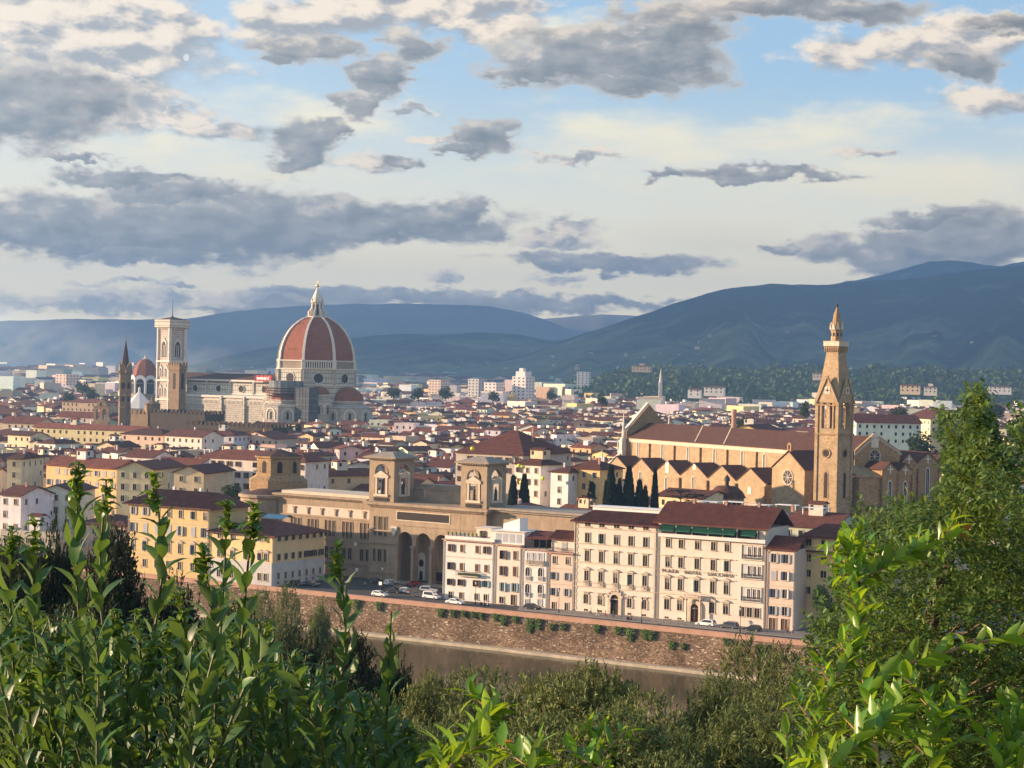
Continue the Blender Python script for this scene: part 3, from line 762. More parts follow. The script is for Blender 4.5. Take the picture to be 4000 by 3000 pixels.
def palace(u0, u1, ve, D_, wall, label, name='palace', rh=2.2, ly=0.0, hip=0.0, roof=True, Fr=None, cat='building', oh=.9):
    F = Fr or Q
    x0, x1 = F.lx(u0, ve+100, ly), F.lx(u1, ve+100, ly)
    H_ = F.z(u0, ve, x0, ly)
    r_ = froot(F, x0, ly, name, label, cat, FPAL)
    body(r_, x1-x0, D_, H_, wall)
    if roof: add_roof(r_, x1-x0, D_, H_, rh, oh, hip)
    for xx in (.25, x1-x0-.3):
        d_ = MB(); d_.tube([(xx,-.12,.1),(xx,-.12,H_-.6),(xx,-.5,H_-.2)], .07, 5); d_.build('drainpipe', 'iron' if xx < 1 else 'shutter_grey', r_)
    X = lambda u, v=1250, l=ly: F.lx(u, v, l)-x0
    Z = lambda u, v, l=ly: F.z(u, v, F.lx(u, v, l), l)
    return r_, x1-x0, H_, X, Z
# A: narrow white house at the square
r_, W_, H_, X, Z = palace(956, 1066, 1163, 11, 'white_plaster', 'white four storey palace at the corner of the square with flower pots along its roof', roof=False)
string_course(r_, W_, H_-.15, .75, .3, 'parapet', 'cornice'); string_course(r_, W_, Z(960, z4(0,306)[1]), .1, .18)
for x_ in (85, 142, 225, 275):
    u = z4(x_, 0)[0]
    for yy, st, sh in ((262+(x_-85)*.07, 'shut' if x_ == 85 else 'closed', 'shutter_brown'), (360+(x_-85)*.08, 'shut' if x_ == 85 else 'closed', 'shutter_brown'),
                       (447+(x_-85)*.06, 'shut', 'shutter_brown' if x_ < 240 else 'shutter_blue'), (517+(x_-85)*.08, 'plain', None)):
        window(r_, X(u), Z(u, z4(x_, yy)[1]), 1.0, 1.7 if yy < 440 else 1.5, st, shut=sh or 'shutter_brown', glass='dark_glass')
balcony(r_, X(z4(178,0)[0]), Z(*z4(178, 412)), 6.2, iron=True)
b = MB(); b.box(-3.2,-.8,.0,3.0,-.5,.5); b.build('flower_box', 'dark_leaf', r_, loc=(X(z4(195,0)[0]), -.2, Z(*z4(195, 412))))
b = MB(); b.box(0, 0, 0, 4.0, 5, 2.9); b.box(-.3,-.3,2.9,4.3,5.3,3.05, bottom=True); o = b.build('roof_room', 'cream_plaster', r_, loc=(X(z4(192,0)[0]), 2.2, H_))
window(o, 1.9, 1.4, .9, 1.8, 'closed')
b = MB(); b.box(.2,.3,0,W_-.2,.5,.75); b.box(.2,.5,0,.4,10,.75); b.build('terrace_wall', 'white_plaster', r_, loc=(0, 0, H_))
for i in range(9): 
    b = MB(); b.ring([(.16,0),(.26,.35),(.05,.36)], 8, mi=0); b.ring([(.1,.36),(.34,.6),(.25,.9),(.05,1.0)], 6, mi=1); b.build('flower_pot', ['parapet', 'ivy_leaf'], r_, loc=(X(z4(60,0)[0])+i*1.15, .42, H_+.75))
# B
r_, W_, H_, X, Z = palace(1067, 1125, 1174, 11, 'cream_plaster', 'narrow cream house with brown shutters above and blue shutters below, under a white penthouse', roof=False)
string_course(r_, W_, H_-.15, .6, .3, 'parapet', 'cornice')
for x_ in (367, 430):
    u = z4(x_, 0)[0]
    for yy, st, sh, hh in ((300,'closed','shutter_brown',2.0),(387,'closed','shutter_brown',2.2),(474,'shut','shutter_blue',2.0)):
        window(r_, X(u), Z(u, z4(x_, yy+(x_-367)*.06)[1]), 1.0, hh, st, shut=sh)
window(r_, X(z4(362,0)[0]), Z(*z4(362, 545)), 1.2, 1.5); window(r_, X(z4(425,0)[0]), 1.3, 1.3, 2.4, 'plain', glass='dark_opening')
b = MB(); b.box(0, 0, 0, 9.5, 7, 3.0); b.box(-.5,-.5,3.0,10,7.5,3.15, bottom=True); o = b.build('penthouse', 'white_plaster', r_, loc=(X(z4(280,0)[0]), 1.0, H_))
for i in range(4):
    bb = MB(); bb.box(0,-.04,0,1.5,0,2.1); bb.build('sliding_door', 'shutter_grey', o, loc=(1.6+i*1.9, 0, .35))
b = MB(); b.slabxz([(0,0),(4.5,0),(4.5,3.0),(0,1.5)], 0, 4); b.build('roof_room', 'white_paint', r_, loc=(X(z4(335,0)[0]), 2.4, H_+3.15))
chimney(r_, 1.2, 6, H_+3.1, 1.6)
# C
r_, W_, H_, X, Z = palace(1126, 1182, 1184, 11, 'white_plaster', 'slim white house with balustraded arched windows and a covered roof terrace', roof=False)
string_course(r_, W_, H_-.15, .5, .3, 'parapet', 'cornice')
for x_ in (505, 538, 571): window(r_, X(z4(x_,0)[0]), Z(z4(x_,0)[0], z4(x_, 315+(x_-505)*.06)[1]), 1.1, 2.3, 'plain', trim='white_plaster', glass='shutter_grey')
balcony(r_, X(z4(538,0)[0]), Z(*z4(538, 352)), 5.0, d=.5)
for x_ in (500, 568):
    for yy in (402, 492): window(r_, X(z4(x_,0)[0]), Z(z4(x_,0)[0], z4(x_, yy+(x_-500)*.05)[1]), 1.2, 3.0, 'archbal', trim='white_plaster')
    window(r_, X(z4(x_,0)[0]), Z(z4(x_,0)[0], z4(x_, 560)[1]), 1.0, 1.5, 'plain', glass='shutter_grey')
string_course(r_, W_, Z(*z4(480, 445)), .12, .18)
b = MB(); b.col = (.13,.035,.03); b.face([(0,-.3,2.3),(6.2,-.3,2.3),(6.2,5,3.9),(0,5,3.9)]); b.face([(0,5,3.8),(6.2,5,3.8),(6.2,-.3,2.2),(0,-.3,2.2)]); b.build('terrace_roof', 'roof_tile', r_, loc=(.4, .6, H_))
b = MB()
for i in range(4): b.box(.4+i*1.9, .6, 0, .6+i*1.9, .8, 2.3)
b.box(.3,5,0,6.4,5.2,3); b.build('pergola', 'dark_opening', r_, loc=(0, 0, H_))
# D
r_, W_, H_, X, Z = palace(1183, 1239, 1191, 11, 'pink_plaster', 'pale pink narrow house beside the taller cream palace, with a loggia floor on top', roof=False)
string_course(r_, W_, H_-.15, .7, .3, 'parapet', 'cornice')
for x_ in (643, 713):
    for yy, st in ((328,'plain'),(414,'shut'),(500,'shut'),(576,'plain')): window(r_, X(z4(x_,0)[0]), Z(z4(x_,0)[0], z4(x_, yy+(x_-643)*.07)[1]), .9, 1.7, st, shut='shutter_grey')
string_course(r_, W_, Z(*z4(625, 370)), .1, .16); string_course(r_, W_, Z(*z4(625, 455)), .1, .16)
b = MB(); b.box(0, 0, 0, W_-.2, 7, 3.0); o = b.build('upper_floor', 'cream_plaster', r_, loc=(0, 1.3, H_))
window(o, W_*.5, 1.3, 1.0, 1.7, 'closed', shut='shutter_grey')
add_roof(o, W_-.2, 7, 3.0, 1.8, .7, 0, 'x'); balcony(r_, W_/2, H_, W_-.4, 1.0, iron=True, d=.8)
# E: the tall cream palace, five bays
r_, W_, H_, X, Z = palace(1240, 1419, 1124.5, 13, 'cream_plaster', 'tall cream five bay palace with square attic windows and a rough stone portal', rh=3.0, hip=4.0)
ec = [1216.6+.15*x for x in (338, 542, 755, 965, 1177)]
def zE(y): return 1106+.15*y
for k, u in enumerate(ec):
    sl_ = k*17*.15
    window(r_, X(u), Z(u, zE(176)+sl_*.8), 1.35, .95, 'bare', glass='dark_opening')
    window(r_, X(u), Z(u, zE(368)+sl_), 1.2, 2.2, 'plain')
    window(r_, X(u), Z(u, zE(632)+sl_*1.05), 1.1, 2.5, 'hood')
    window(r_, X(u), Z(u, zE(925)+sl_*1.1), 1.1, 2.5, 'ped')
    balcony(r_, X(u), Z(u, zE(1050)+sl_*1.15), 1.5, d=.3)
    if k != 2: window(r_, X(u), Z(u, zE(1252)+sl_*1.2), 1.1, 2.1, 'rough'); window(r_, X(u), .55, 1.0, .45, 'bare', glass='dark_opening')
for y_ in (215, 445, 715, 1000, 1062): string_course(r_, W_, Z(1246, zE(y_)), .14, .2)
for s_ in (0, 1):
    b = MB(); b.box(-.06 if s_ == 0 else W_-.72, -.04, .3, .72 if s_ == 0 else W_-.02, .0, 21)
    for i in range(26):
        w_ = .75 if i % 2 else .95
        if s_ == 0: b.box(-.06, -.08, .5+i*.8, w_, -.03, 1.2+i*.8)
        else: b.box(W_-w_, -.08, .5+i*.8, W_-.02, -.03, 1.2+i*.8)
    b.build('quoins', 'stone_trim', r_)
def portal(par, x, w, h, door='dark_opening', trim='stone_trim', rough=True):
    m_ = MB(); o_ = arch(0, 0, w+1.6, h+.9, 7); i_ = arch(0, 0, w, h, 7)
    for f in band([(a,-.35,c_) for a,c_ in o_], [(a,-.35,c_) for a,c_ in i_]): m_.face(f)
    for f in band([(a,.0,c_) for a,c_ in o_], [(a,-.35,c_) for a,c_ in o_]): m_.face(f)
    if rough:
        for t in range(7):
            an = R(15+25*t); rr = w/2+1.0; m_.box(rr*math.cos(an)-.22,-.5,h-w/2+rr*math.sin(an)-.22, rr*math.cos(an)+.22,-.35,h-w/2+rr*math.sin(an)+.3)
    o = m_.build('portal', trim, par, loc=(x, 0, .1))
    d_ = MB(); d_.face([(a,-.05,c_) for a,c_ in i_]); d_.build('door', door, o)
    d_ = MB(); d_.box(-w/2,-.12,h-w/2-.15,w/2,-.04,h-w/2); d_.build('transom', trim, o)
portal(r_, X(ec[2]), 2.0, 4.6)
add_r = MB(); add_r.box(2, 5.0, 0, W_-1, 9.0, .9); add_r.box(1.5, 4.6, .9, W_-.5, 9.4, 1.05, bottom=True); add_r.build('roof_terrace', 'white_paint', r_, loc=(0, 0, H_+2.3))
# F: the hotel, five bays, green awnings under the roof
rF, W_, H_, X, Z = palace(1420, 1655, z4(1205, 122)[1], 13, 'cream_plaster', 'cream hotel with green awnings along its top loggia and raised lettering across the front', rh=4.4, name='hotel', cat='hotel')
r_ = rF
for k, x_ in enumerate((1255, 1325, 1413, 1500, 1574)):
    u = z4(x_, 0)[0]; s_ = (x_-1255)*.075
    window(r_, X(u), Z(u, z4(x_, 236+s_)[1]), 1.1, 1.9, 'plain')
    window(r_, X(u), Z(u, z4(x_, 338+s_)[1]), 1.1, 2.3, 'hood')
    window(r_, X(u), Z(u, z4(x_, 457+s_*1.05)[1]), 1.1, 2.6, 'ped')
    if k != 2: window(r_, X(u), Z(u, z4(x_, 568+s_*1.1)[1]), 1.2, 2.3, 'ped'); window(r_, X(u), .55, 1.0, .4, 'bare', glass='dark_opening')
for y_ in (300, 378, 410, 506): string_course(r_, X(z4(1625,0)[0]), Z(*z4(1215, y_)), .12, .2)
portal(r_, X(z4(1408,0)[0]), 1.9, 4.1, 'shutter_brown', rough=False)
b_ = balcony(r_, X(z4(1405,0)[0]), 5.6, 4.2, d=1.3)
for s_ in (-1, 1):
    m_ = MB(); m_.ring([(.25,0),(.25,.2),(.2,.25),(.18,4.9),(.28,5.1),(.28,5.4)], 12); m_.build('column', 'stone_trim', r_, loc=(X(z4(1408,0)[0])+s_*1.7, -1.0, .12))
tx = bpy.data.curves.new('hotel_lettering', 'FONT'); tx.body = 'PLAZA   HOTEL   LUCCHESI'; tx.size = 1.15; tx.extrude = .05; tx.align_x = 'CENTER'; tx.align_y = 'CENTER'; tx.space_character = 1.35
to = bpy.data.objects.new('lettering', tx); COL.objects.link(to); bpy.context.view_layer.update()
me = bpy.data.meshes.new_from_object(to); bpy.data.objects.remove(to); me.materials.clear(); me.materials.append(M['bronze'])
dims = [v.co.x for v in me.vertices]; sc_ = (X(z4(1608,0)[0])-X(z4(1228,0)[0]))/(max(dims)-min(dims))
o = link('lettering', me, r_, ((X(z4(1608,0)[0])+X(z4(1228,0)[0]))/2, -.12, Z(*z4(1415, 400))), 0); o.rotation_euler = (R(90), 0, 0); o.scale = (sc_, 1, 1)
# top loggia
xl0, xl1 = X(z4(1215,0)[0]), X(z4(1745,0)[0]); zl0, zl1 = H_-3.0, H_-.6
b = MB(); b.face([(xl0,-.03,zl0),(xl1,-.03,zl0),(xl1,-.03,zl1),(xl0,-.03,zl1)]); b.build('loggia_opening', 'dark_opening', r_)
b = MB(); b.box(xl0-.3,-.9,zl0-.25,W_,.0,zl0, bottom=True); b.box(xl0-.3,-.9,zl0,W_,-.82,zl0+.55); b.build('terrace', 'white_plaster', r_)
for i, x_ in enumerate((1215, 1302, 1388, 1468, 1545, 1655)):
    xa, xb = X(z4(x_+3,0)[0]), X(z4(x_+82,0)[0])
    m_ = MB(); n = 8
    for j in range(n):
        a0, a1 = xa+(xb-xa)*j/n, xa+(xb-xa)*(j+1)/n
        m_.face([(a0,-1.5,zl1-1.0),(a1,-1.5,zl1-1.0),(a1,-.05,zl1+.1),(a0,-.05,zl1+.1)]); m_.face([(a1,-1.5,zl1-1.0),(a0,-1.5,zl1-1.0),(a0,-.05,zl1+.1),(a1,-.05,zl1+.1)])
        m_.face([(a0,-1.5,zl1-1.28+(.08 if j % 2 else 0)),(a1,-1.5,zl1-1.28+(.08 if j % 2 else 0)),(a1,-1.5,zl1-1.0),(a0,-1.5,zl1-1.0)])
    m_.build('awning', 'green_awning', r_)
    m_ = MB(); m_.box(xb+.02,-.5,zl0,xb+.2,-.02,zl1); m_.build('pillar', 'stone_trim', r_)
# bay G with recessed balconies
gx = [z4(x_,0)[0] for x_ in (1655, 1765)]
for yy in (283, 387, 510):
    za, zb_ = Z(gx[0], z4(0, yy+38)[1]), Z(gx[0], z4(0, yy-38)[1])
    xa, xb = X(gx[0]), X(gx[1])
    b = MB(); b.face([(xa,-.03,za),(xb,-.03,za),(xb,-.03,zb_),(xa,-.03,zb_)]); o = b.build('recess', 'grey_plaster', r_)
    b = MB(); b.box(xa-.1,-.35,za-.15,xb+.1,.0,za, bottom=True); b.box(xa-.1,-.2,za,xa,.0,zb_); b.box(xb,-.2,za,xb+.1,.0,zb_); b.box(xa-.1,-.2,zb_,xb+.1,0,zb_+.12, bottom=True); b.build('frame', 'cream_plaster', o)
    for f in (.38, .66, .88):
        window(r_, xa+(xb-xa)*f, (za+zb_)/2+.1, .7, 2.2, 'plain', y=-.04, trim='white_plaster')
    balcony(r_, (xa+xb)/2, za, xb-xa-.1, iron=True, d=.3)
for x_ in (1662, 1703, 1744): window(r_, X(z4(x_,0)[0]), Z(z4(x_,0)[0], z4(x_, 608+(x_-1662)*.1)[1]), 1.2, 2.1, 'plain')
for i in range(4): chimney(r_, 6+i*8, 6.4, H_+3.6, 1.3, .6, 'parapet')
for i in range(5):
    m_ = MB(); m_.box(0, 0, 0, 5.2, 2.6, .12, bottom=True); m_.box(.2,.2,-1.5,.4,.4,0); m_.box(4.8,.2,-1.5,5,.4,0); m_.build('sunshade', 'white_paint', r_, loc=(6+i*6.4, 7.5, H_+4.6+.3*(i % 2)))
# H
r_, W_, H_, X, Z = palace(1656, 1717, z4(1785, 266)[1], 10, 'pink_plaster', 'narrow pink house with open grey shutters at the right end of the palace row', rh=2.6, oh=.6)
for x_ in (1828, 1893):
    u = z4(x_,0)[0]; s_ = (x_-1828)*.07
    for yy, st in ((318,'shut'),(411,'closed'),(508,'shut'),(602,'shut')): window(r_, X(u), Z(u, z4(x_, yy+s_)[1]), 1.1, 1.9, st, shut='shutter_grey')
    window(r_, X(u), 1.35, 1.6, 2.5, 'plain', glass='shutter_brown')
for y_ in (372, 465, 563): string_course(r_, W_, Z(*z4(1795, y_)), .08, .14)
# I: yellow house beyond the garden
r_, W_, H_, X, Z = palace(1733, 1880, z4(1983, 198)[1], 16, 'pale_yellow_plaster', 'yellow house with dark windows behind the garden, partly covered by the big tree', ly=7.0, rh=2.4, hip=3)
for x_ in (2015, 2098, 2165, 2250, 2310):
    u = z4(x_,0)[0]; s_ = (x_-2015)*.08
    for yy in (232, 317, 400, 492): window(r_, X(u), Z(u, z4(x_, yy+s_)[1]), 1.3, 1.6, 'plain', trim='pale_yellow_plaster', glass='dark_opening')
b = MB(); b.col = ROOFC; b.box(-.2,-.9,0,W_+.5,.01,.3, bottom=True); b.build('tiled_ledge', 'roof_tile', r_, loc=(0, 0, Z(*z4(1985, 280))))
# Y1, Y2: yellow palaces left of the square
def house_y(): pass
QY = Frame(-59.2, 481.7, 30.0)
def lay(u0, u1, ve, D_, wall, label, **k): return palace(u0, u1, ve, D_, wall, label, Fr=QY, **k)
xL = QY.lx(451, 1180)
r_, W_, H_, X, Z = lay(451, 589, 1147, 22, 'pale_yellow_plaster', 'yellow corner palace with a white ground floor facing the square of parked cars', rh=3.0, hip=9, oh=1.1)
H2 = QY.z(588.7, 1147, 0); 
b = MB(); b.box(-.03, -.03, 0, W_+.03, 22.03, H2*.42); b.build('ground_floor', 'grey_plaster', r_)
cols_ = [QY.lx(u, 1180)-xL for u in (472, 500, 530, 560)]
for xx in cols_ + [W_-2.3]:
    for zf, hh in ((.86, 1.7), (.52, 1.8), (.16, 1.8)): window(r_, xx, H2*zf, 1.1, hh, 'plain' if zf > .6 else 'ped' if zf > .3 else 'plain', y=-.03, shut='shutter_brown')
for i in range(7):
    yy = 2.2+i*3.0
    for zf, hh, st in ((.86, 1.6, 'closed' if i in (1,2,4,5) else 'plain'), (.52, 1.6, 'closed'), (.18, 1.6, 'plain')):
        window(r_, W_+.03, H2*zf, 1.3 if zf > .3 else .9, hh, st, y=yy, rz=R(90))
    window(r_, W_+.04, .8, .8, .6, 'bare', y=yy, rz=R(90), glass='dark_opening')
b = MB(); b.face([(0,0,0),(7,0,0),(7,3,.9),(0,3,.9)]); b.face([(0,3,.9),(7,3,.9),(7,6,0),(0,6,0)]); b.build('skylight', 'shutter_blue', r_, loc=(5, 15, H2+1.6))
r_, W_, H_, X, Z = lay(275, 450.6, zA(915,1042)[1], 16, 'yellow_plaster', 'large warm yellow palace of four storeys behind the laurel shoots', rh=3.6, hip=4.5, oh=1.2)
for x_ in (950, 1037, 1122, 1207, 1290, 1382, 1467):
    u = zA(x_,0)[0]; s_ = (x_-950)*.085
    window(r_, X(u), Z(u, zA(x_, 1093+s_)[1]), 1.2, 2.0, 'shut' if x_ < 1100 else 'plain', shut='shutter_grey')
    window(r_, X(u), Z(u, zA(x_, 1213+s_)[1]), 1.2, 2.4, 'closed', shut='shutter_grey')
    window(r_, X(u), Z(u, zA(x_, 1342+s_)[1]), 1.2, 2.5, 'ped')
    window(r_, X(u), Z(u, zA(x_, 1465+s_)[1]), 1.2, 2.0, 'plain')
for y_ in (1160, 1272, 1400): string_course(r_, W_, Z(*zA(925, y_)), .12, .22)
chimney(r_, 8, 9, H_+2.6); chimney(r_, 17, 9, H_+2.6)

# ------------------------------------------------------------------ the national library
L_ = Frame(*ground(794.5, 1251.5)[:2], 34.0)
cz_ = L_.z(788, 1082, 0)                          # top of the main cornice
r_ = froot(L_, 0, 0, 'library', 'brown stone library with twin square towers and a triple arched porch', 'library')
PW = L_.lx(1049, 1180)                             # width of the porch block
b = MB()
ax = [L_.lx(*z3(x_, 750)) for x_ in (1075, 1187, 1300, 1412)]
aw = 4.6; ah = L_.z(*z3(1075, 597), ax[0]); a_lo = .4
def wall_with_arches(b, x0, x1, z0, z1, arcs, y=0.0, depth=1.2, mi=0, mi_in=None, back=True):
    """front wall at y with arched openings (x, z0, w, h) cut through it, jambs of the given depth"""
    arcs = sorted(arcs)
    cur = x0
    for (x, za, w, h, *pt) in arcs:
        xa, xb = x-w/2, x+w/2
        b.face([(cur,y,z0),(xa,y,z0),(xa,y,z1),(cur,y,z1)], mi)
        if za > z0+.01: b.face([(xa,y,z0),(xb,y,z0),(xb,y,za),(xa,y,za)], mi)
        o_ = arch(x, za, w, h, 6, bool(pt and pt[0])); up = o_[1:] + [o_[0]]    # from right foot over the top to the left foot
        n = len(up)
        for i in range(n-1):
            (x1_, z1_), (x2_, z2_) = up[i], up[i+1]
            if abs(x1_-x2_) < 1e-4: 
                pass
            else: b.face([(x2_,y,z2_),(x1_,y,z1_),(x1_,y,z1),(x2_,y,z1)], mi)
            b.face([(x1_,y,z1_),(x2_,y,z2_),(x2_,y+depth,z2_),(x1_,y+depth,z1_)], mi if mi_in is None else mi_in)
        b.face([(xa,y,za),(xb,y,za),(xb,y+depth,za),(xa,y+depth,za)], mi)
        cur = xb
    b.face([(cur,y,z0),(x1,y,z0),(x1,y,z1),(cur,y,z1)], mi)
PD = 16.0
wall_with_arches(b, 0, PW, 0, cz_-1.3, [(x_, a_lo, aw, ah-a_lo) for x_ in ax], 0, 1.2)
b.box(0, 7.0, 0, PW, PD, cz_-1.3); b.box(0, .001, 0, ax[0]-aw/2-.6, 7.0, cz_-1.3); b.box(ax[-1]+aw/2+.6, .001, 0, PW, 7.0, cz_-1.3)
b.face([(0,0,cz_-1.3),(PW,0,cz_-1.3),(PW,PD,cz_-1.3),(0,PD,cz_-1.3)])
b.build('wall', 'library_stone', r_)
b = MB(); b.box(-.6,-.7,cz_-1.3,PW+.6,PD+.6,cz_-.7, bottom=True); b.box(-1.2,-1.4,cz_-.7,PW+1.2,PD+1.2,cz_, bottom=True)
for i in range(int(PW/.8)): b.box(.1+i*.8,-1.1,cz_-1.05,.5+i*.8,-.7,cz_-.7, bottom=True)
b.build('cornice', 'library_stone', r_)
for zz in (L_.z(*z3(850, 655), 0), 2.2, 13.2): b = MB(); b.box(-.2,-.35,zz-.25,ax[0]-aw/2-.5,.0,zz+.15, bottom=True); b.build('string_course', 'library_stone', r_)
b = MB(); b.box(ax[0]-aw/2-.5,-.25,L_.z(*z3(1000,545), 4)-.2,PW,.0,L_.z(*z3(1000,545), 4)+.1, bottom=True)
b.build('string_course', 'library_stone', r_)
zs0 = L_.z(*z3(1030, 520), L_.lx(*z3(1030, 520))); zs1 = L_.z(*z3(1030, 472), L_.lx(*z3(1030, 472)))
xa, xb = L_.lx(*z3(1030, 500)), L_.lx(*z3(1352, 520))
b = MB(); b.face([(xa,-.03,zs0),(xb,-.03,zs0),(xb,-.03,zs1),(xa,-.03,zs1)]); o = b.build('inscription_panel', 'dark_opening', r_)
b = MB(); b.box(xa-.3,-.12,zs1,xb+.3,0,zs1+.25, bottom=True); b.box(xa-.3,-.12,zs0-.25,xb+.3,0,zs0, bottom=True); b.box(xa-.3,-.12,zs0,xa,0,zs1); b.box(xb,-.12,zs0,xb+.3,0,zs1); b.build('frame', 'stone_trim', o)
for x_ in [(ax[i]+ax[i+1])/2 for i in range(3)]:
    m_ = MB(); m_.ring([(.6,0),(.6,.5),(.45,.6),(.42,8.4),(.55,8.7),(.75,9.3),(.75,9.6)], 14); m_.build('column', 'pietraserena', r_, loc=(x_, -.5, .3), smooth=False)
for k, zz in enumerate((14.6, 6.6)):                # mullioned windows beside the arches
    hh = 5.0 if k == 0 else 3.2
    for i, x_ in enumerate((2.0, 3.75, 5.5)):
        w_ = window(r_, x_, zz-.3 if k == 0 else zz, 1.2 if i == 1 else .8, hh, 'plain', trim='library_stone', glass='dark_opening')
m_ = MB(); m_.slabxz([(-.9,.3),(0,-1.3),(.9,.3),(1.0,1.3),(-1.0,1.3)], -.5, 0); m_.build('coat_of_arms', 'marble', r_, loc=(ax[0]-aw/2-1.2, 0, 13.2))
m_ = MB(); m_.slabxz(arch(0, 0, 2.6, 7.2, 6), -.2, 0); o = m_.build('niche', 'marble', r_, loc=(ax[0]+.4, 6.99, .3))
m_ = MB(); m_.slabxz([(.8*math.cos(R(30*i)), 4.4+1.0*math.sin(R(30*i))) for i in range(12)], -.26, -.2); m_.slabxz(arch(0,0,1.1,2.4,5), -.26, -.2); m_.build('opening', 'dark_opening', o)
for x_ in ax[1:3]:
    m_ = MB(); m_.face([(-1.4,-.05,0),(1.4,-.05,0),(1.4,-.05,2.4),(-1.4,-.05,2.4)]); m_.build('door', 'dark_opening', r_, loc=(x_, 6.97, .3))
b = MB()
for i in range(4): b.box(ax[0]-aw/2-1, -2.4+i*.5, i*.0, ax[-1]+aw/2+1, 0, .12+i*.1)
b.build('steps', 'pietraserena', r_)
# towers
def lib_tower(x0, x1, D_, label):
    """open square tower with an arched aedicule on each face; a part of the library"""
    W_ = x1-x0; z0 = cz_+.01; z1 = cz_+11.0
    t = MB()
    def face_walls(Wd, y, swap):
        g = MB(); wall_with_arches(g, 0, Wd, z0, z1, [(Wd/2, z0+1.7, Wd*.56, 8.2)], 0, .9); return g
    for k in range(4):
        Wd = W_ if k % 2 == 0 else D_
        g = face_walls(Wd, 0, 0)
        ox, oy, an = ((0,0,0),(W_,0,90),(W_,D_,180),(0,D_,270))[k]
        ca, sa = math.cos(R(an)), math.sin(R(an)); base = len(t.v)
        t.v += [(ox+p[0]*ca-p[1]*sa, oy+p[0]*sa+p[1]*ca, p[2]) for p in g.v]
        t.f += [tuple(base+i for i in f) for f in g.f]; t.m += g.m; t.c += g.c
    o = t.build('tower', 'library_stone', r_, loc=(x0, 0.4, 0))
    c_ = MB(); c_.box(-.5,-.5,z1,W_+.5,D_+.5,z1+.45, bottom=True); c_.box(-1.3,-1.3,z1+.45,W_+1.3,D_+1.3,z1+.75, bottom=True)
    for i in range(int((W_+1)/.75)): c_.box(-.4+i*.75,-1.05,z1+.1,-.05+i*.75,-.5,z1+.45, bottom=True)
    for i in range(int((D_+1)/.75)): c_.box(W_+.5,-.4+i*.75,z1+.1,W_+1.05,-.05+i*.75,z1+.45, bottom=True)
    c_.build('tower_cornice', 'library_stone', o)
    c_ = MB(); c_.prism([(-1.1,-1.1),(W_+1.1,-1.1),(W_+1.1,D_+1.1),(-1.1,D_+1.1)], z1+.75, z1+2.0, poly2=[(2.5,2.5),(W_-2.5,2.5),(W_-2.5,D_-2.5),(2.5,D_-2.5)]); c_.build('tower_roof', 'pietraserena', o)
    for k in range(2):
        Wd = W_ if k == 0 else D_
        e = MB(); hw = Wd*.21
        for s_ in (-1, 1):
            e.box(s_*hw-.28,-.35,z0+2.0,s_*hw+.28,.35,z0+6.3)
        e.box(-hw-.6,-.6,z0+1.4,hw+.6,.5,z0+2.0, bottom=True); e.box(-hw-.6,-.5,z0+6.3,hw+.6,.5,z0+6.8, bottom=True)
        e.slabxz([(-hw-.8,z0+6.8),(hw+.8,z0+6.8),(0,z0+8.2)], -.6, .5)
        wn_ = MB()
        ao = e.build('aedicule', 'stone_trim', o, loc=(Wd/2, 0.2, 0) if k == 0 else (W_-.2, D_/2, 0), rz=0 if k == 0 else R(90))
        st = MB(); zz = z0+2.0
        st.ring([(.5,zz),(.5,zz+.3),(.35,zz+.35),(.42,zz+1.2),(.3,zz+2.0),(.45,zz+2.6),(.16,zz+2.9),(.2,zz+3.1),(.2,zz+3.3),(.05,zz+3.5)], 9); st.build('statue', 'bronze', ao, smooth=True)
    p_ = MB(); p_.box(-Wd*0-W_*.28,-.3,z0+.2,W_*.28,.0,z0+1.1, bottom=True); p_.build('panel', 'dark_opening', o, loc=(W_/2, -.01, 0))
    return o
tw1 = L_.lx(*z3(1005, 250)); lib_tower(L_.lx(*z3(852, 250)), tw1, 8.6, '')
lib_tower(L_.lx(*z3(1417, 300)), L_.lx(*z3(1578, 300)), 8.6, '')
b = MB(); b.box(tw1, 9.0, cz_, L_.lx(*z3(1417,300)), 9.6, cz_+3.4); b.box(tw1, 8.7, cz_+3.4, L_.lx(*z3(1417,300)), 9.9, cz_+3.8, bottom=True); b.box(tw1+1, 10, cz_, L_.lx(*z3(1417,300))-1, 14, cz_+4.6); b.build('attic', 'pietraserena', r_)
# left wing, set back a little, running away to the left
wz = L_.z(*z3(850, 398), 0)
x0 = L_.lx(*z3(300, 370), 2.0)
r2_ = froot(L_, x0, 1.6, 'library_wing', 'long brown stone wing with a heavy cornice stretching left of the library towers', 'library')
WW = -x0; 
b = MB(); b.box(0, 0, 0, WW, 14, wz-1.0); b.build('wall', 'library_stone', r2_)
b = MB(); b.box(-.5,-.6,wz-1.0,WW-.6,14.5,wz-.5, bottom=True); b.box(-1.1,-1.3,wz-.5,WW-1.2,15,wz, bottom=True)
for i in range(int((WW-1)/.8)): b.box(-.4+i*.8,-1.0,wz-.8,0+i*.8,-.6,wz-.5, bottom=True)
b.build('cornice', 'library_stone', r2_)
b = MB(); b.box(1,.3,wz,WW-1.5,13,wz+.8); b.build('parapet', 'stone_trim', r2_)
b = MB(); b.box(3.5,-.05,wz-5.4,WW,.0,wz-3.0); b.build('frieze_panel', 'pink_plaster', r2_)
for i in range(6):
    b = MB(); b.slabxz([(-.5,1.9),(-.5,1.6),(-.2,1.4),(-.2,0),(.2,0),(.2,1.4),(.5,1.6),(.5,1.9)], -.35, 0); b.build('bracket', 'library_stone', r2_, loc=(6.0+i*(WW-7)/5.4, -.05, wz-5.2))
n = 5
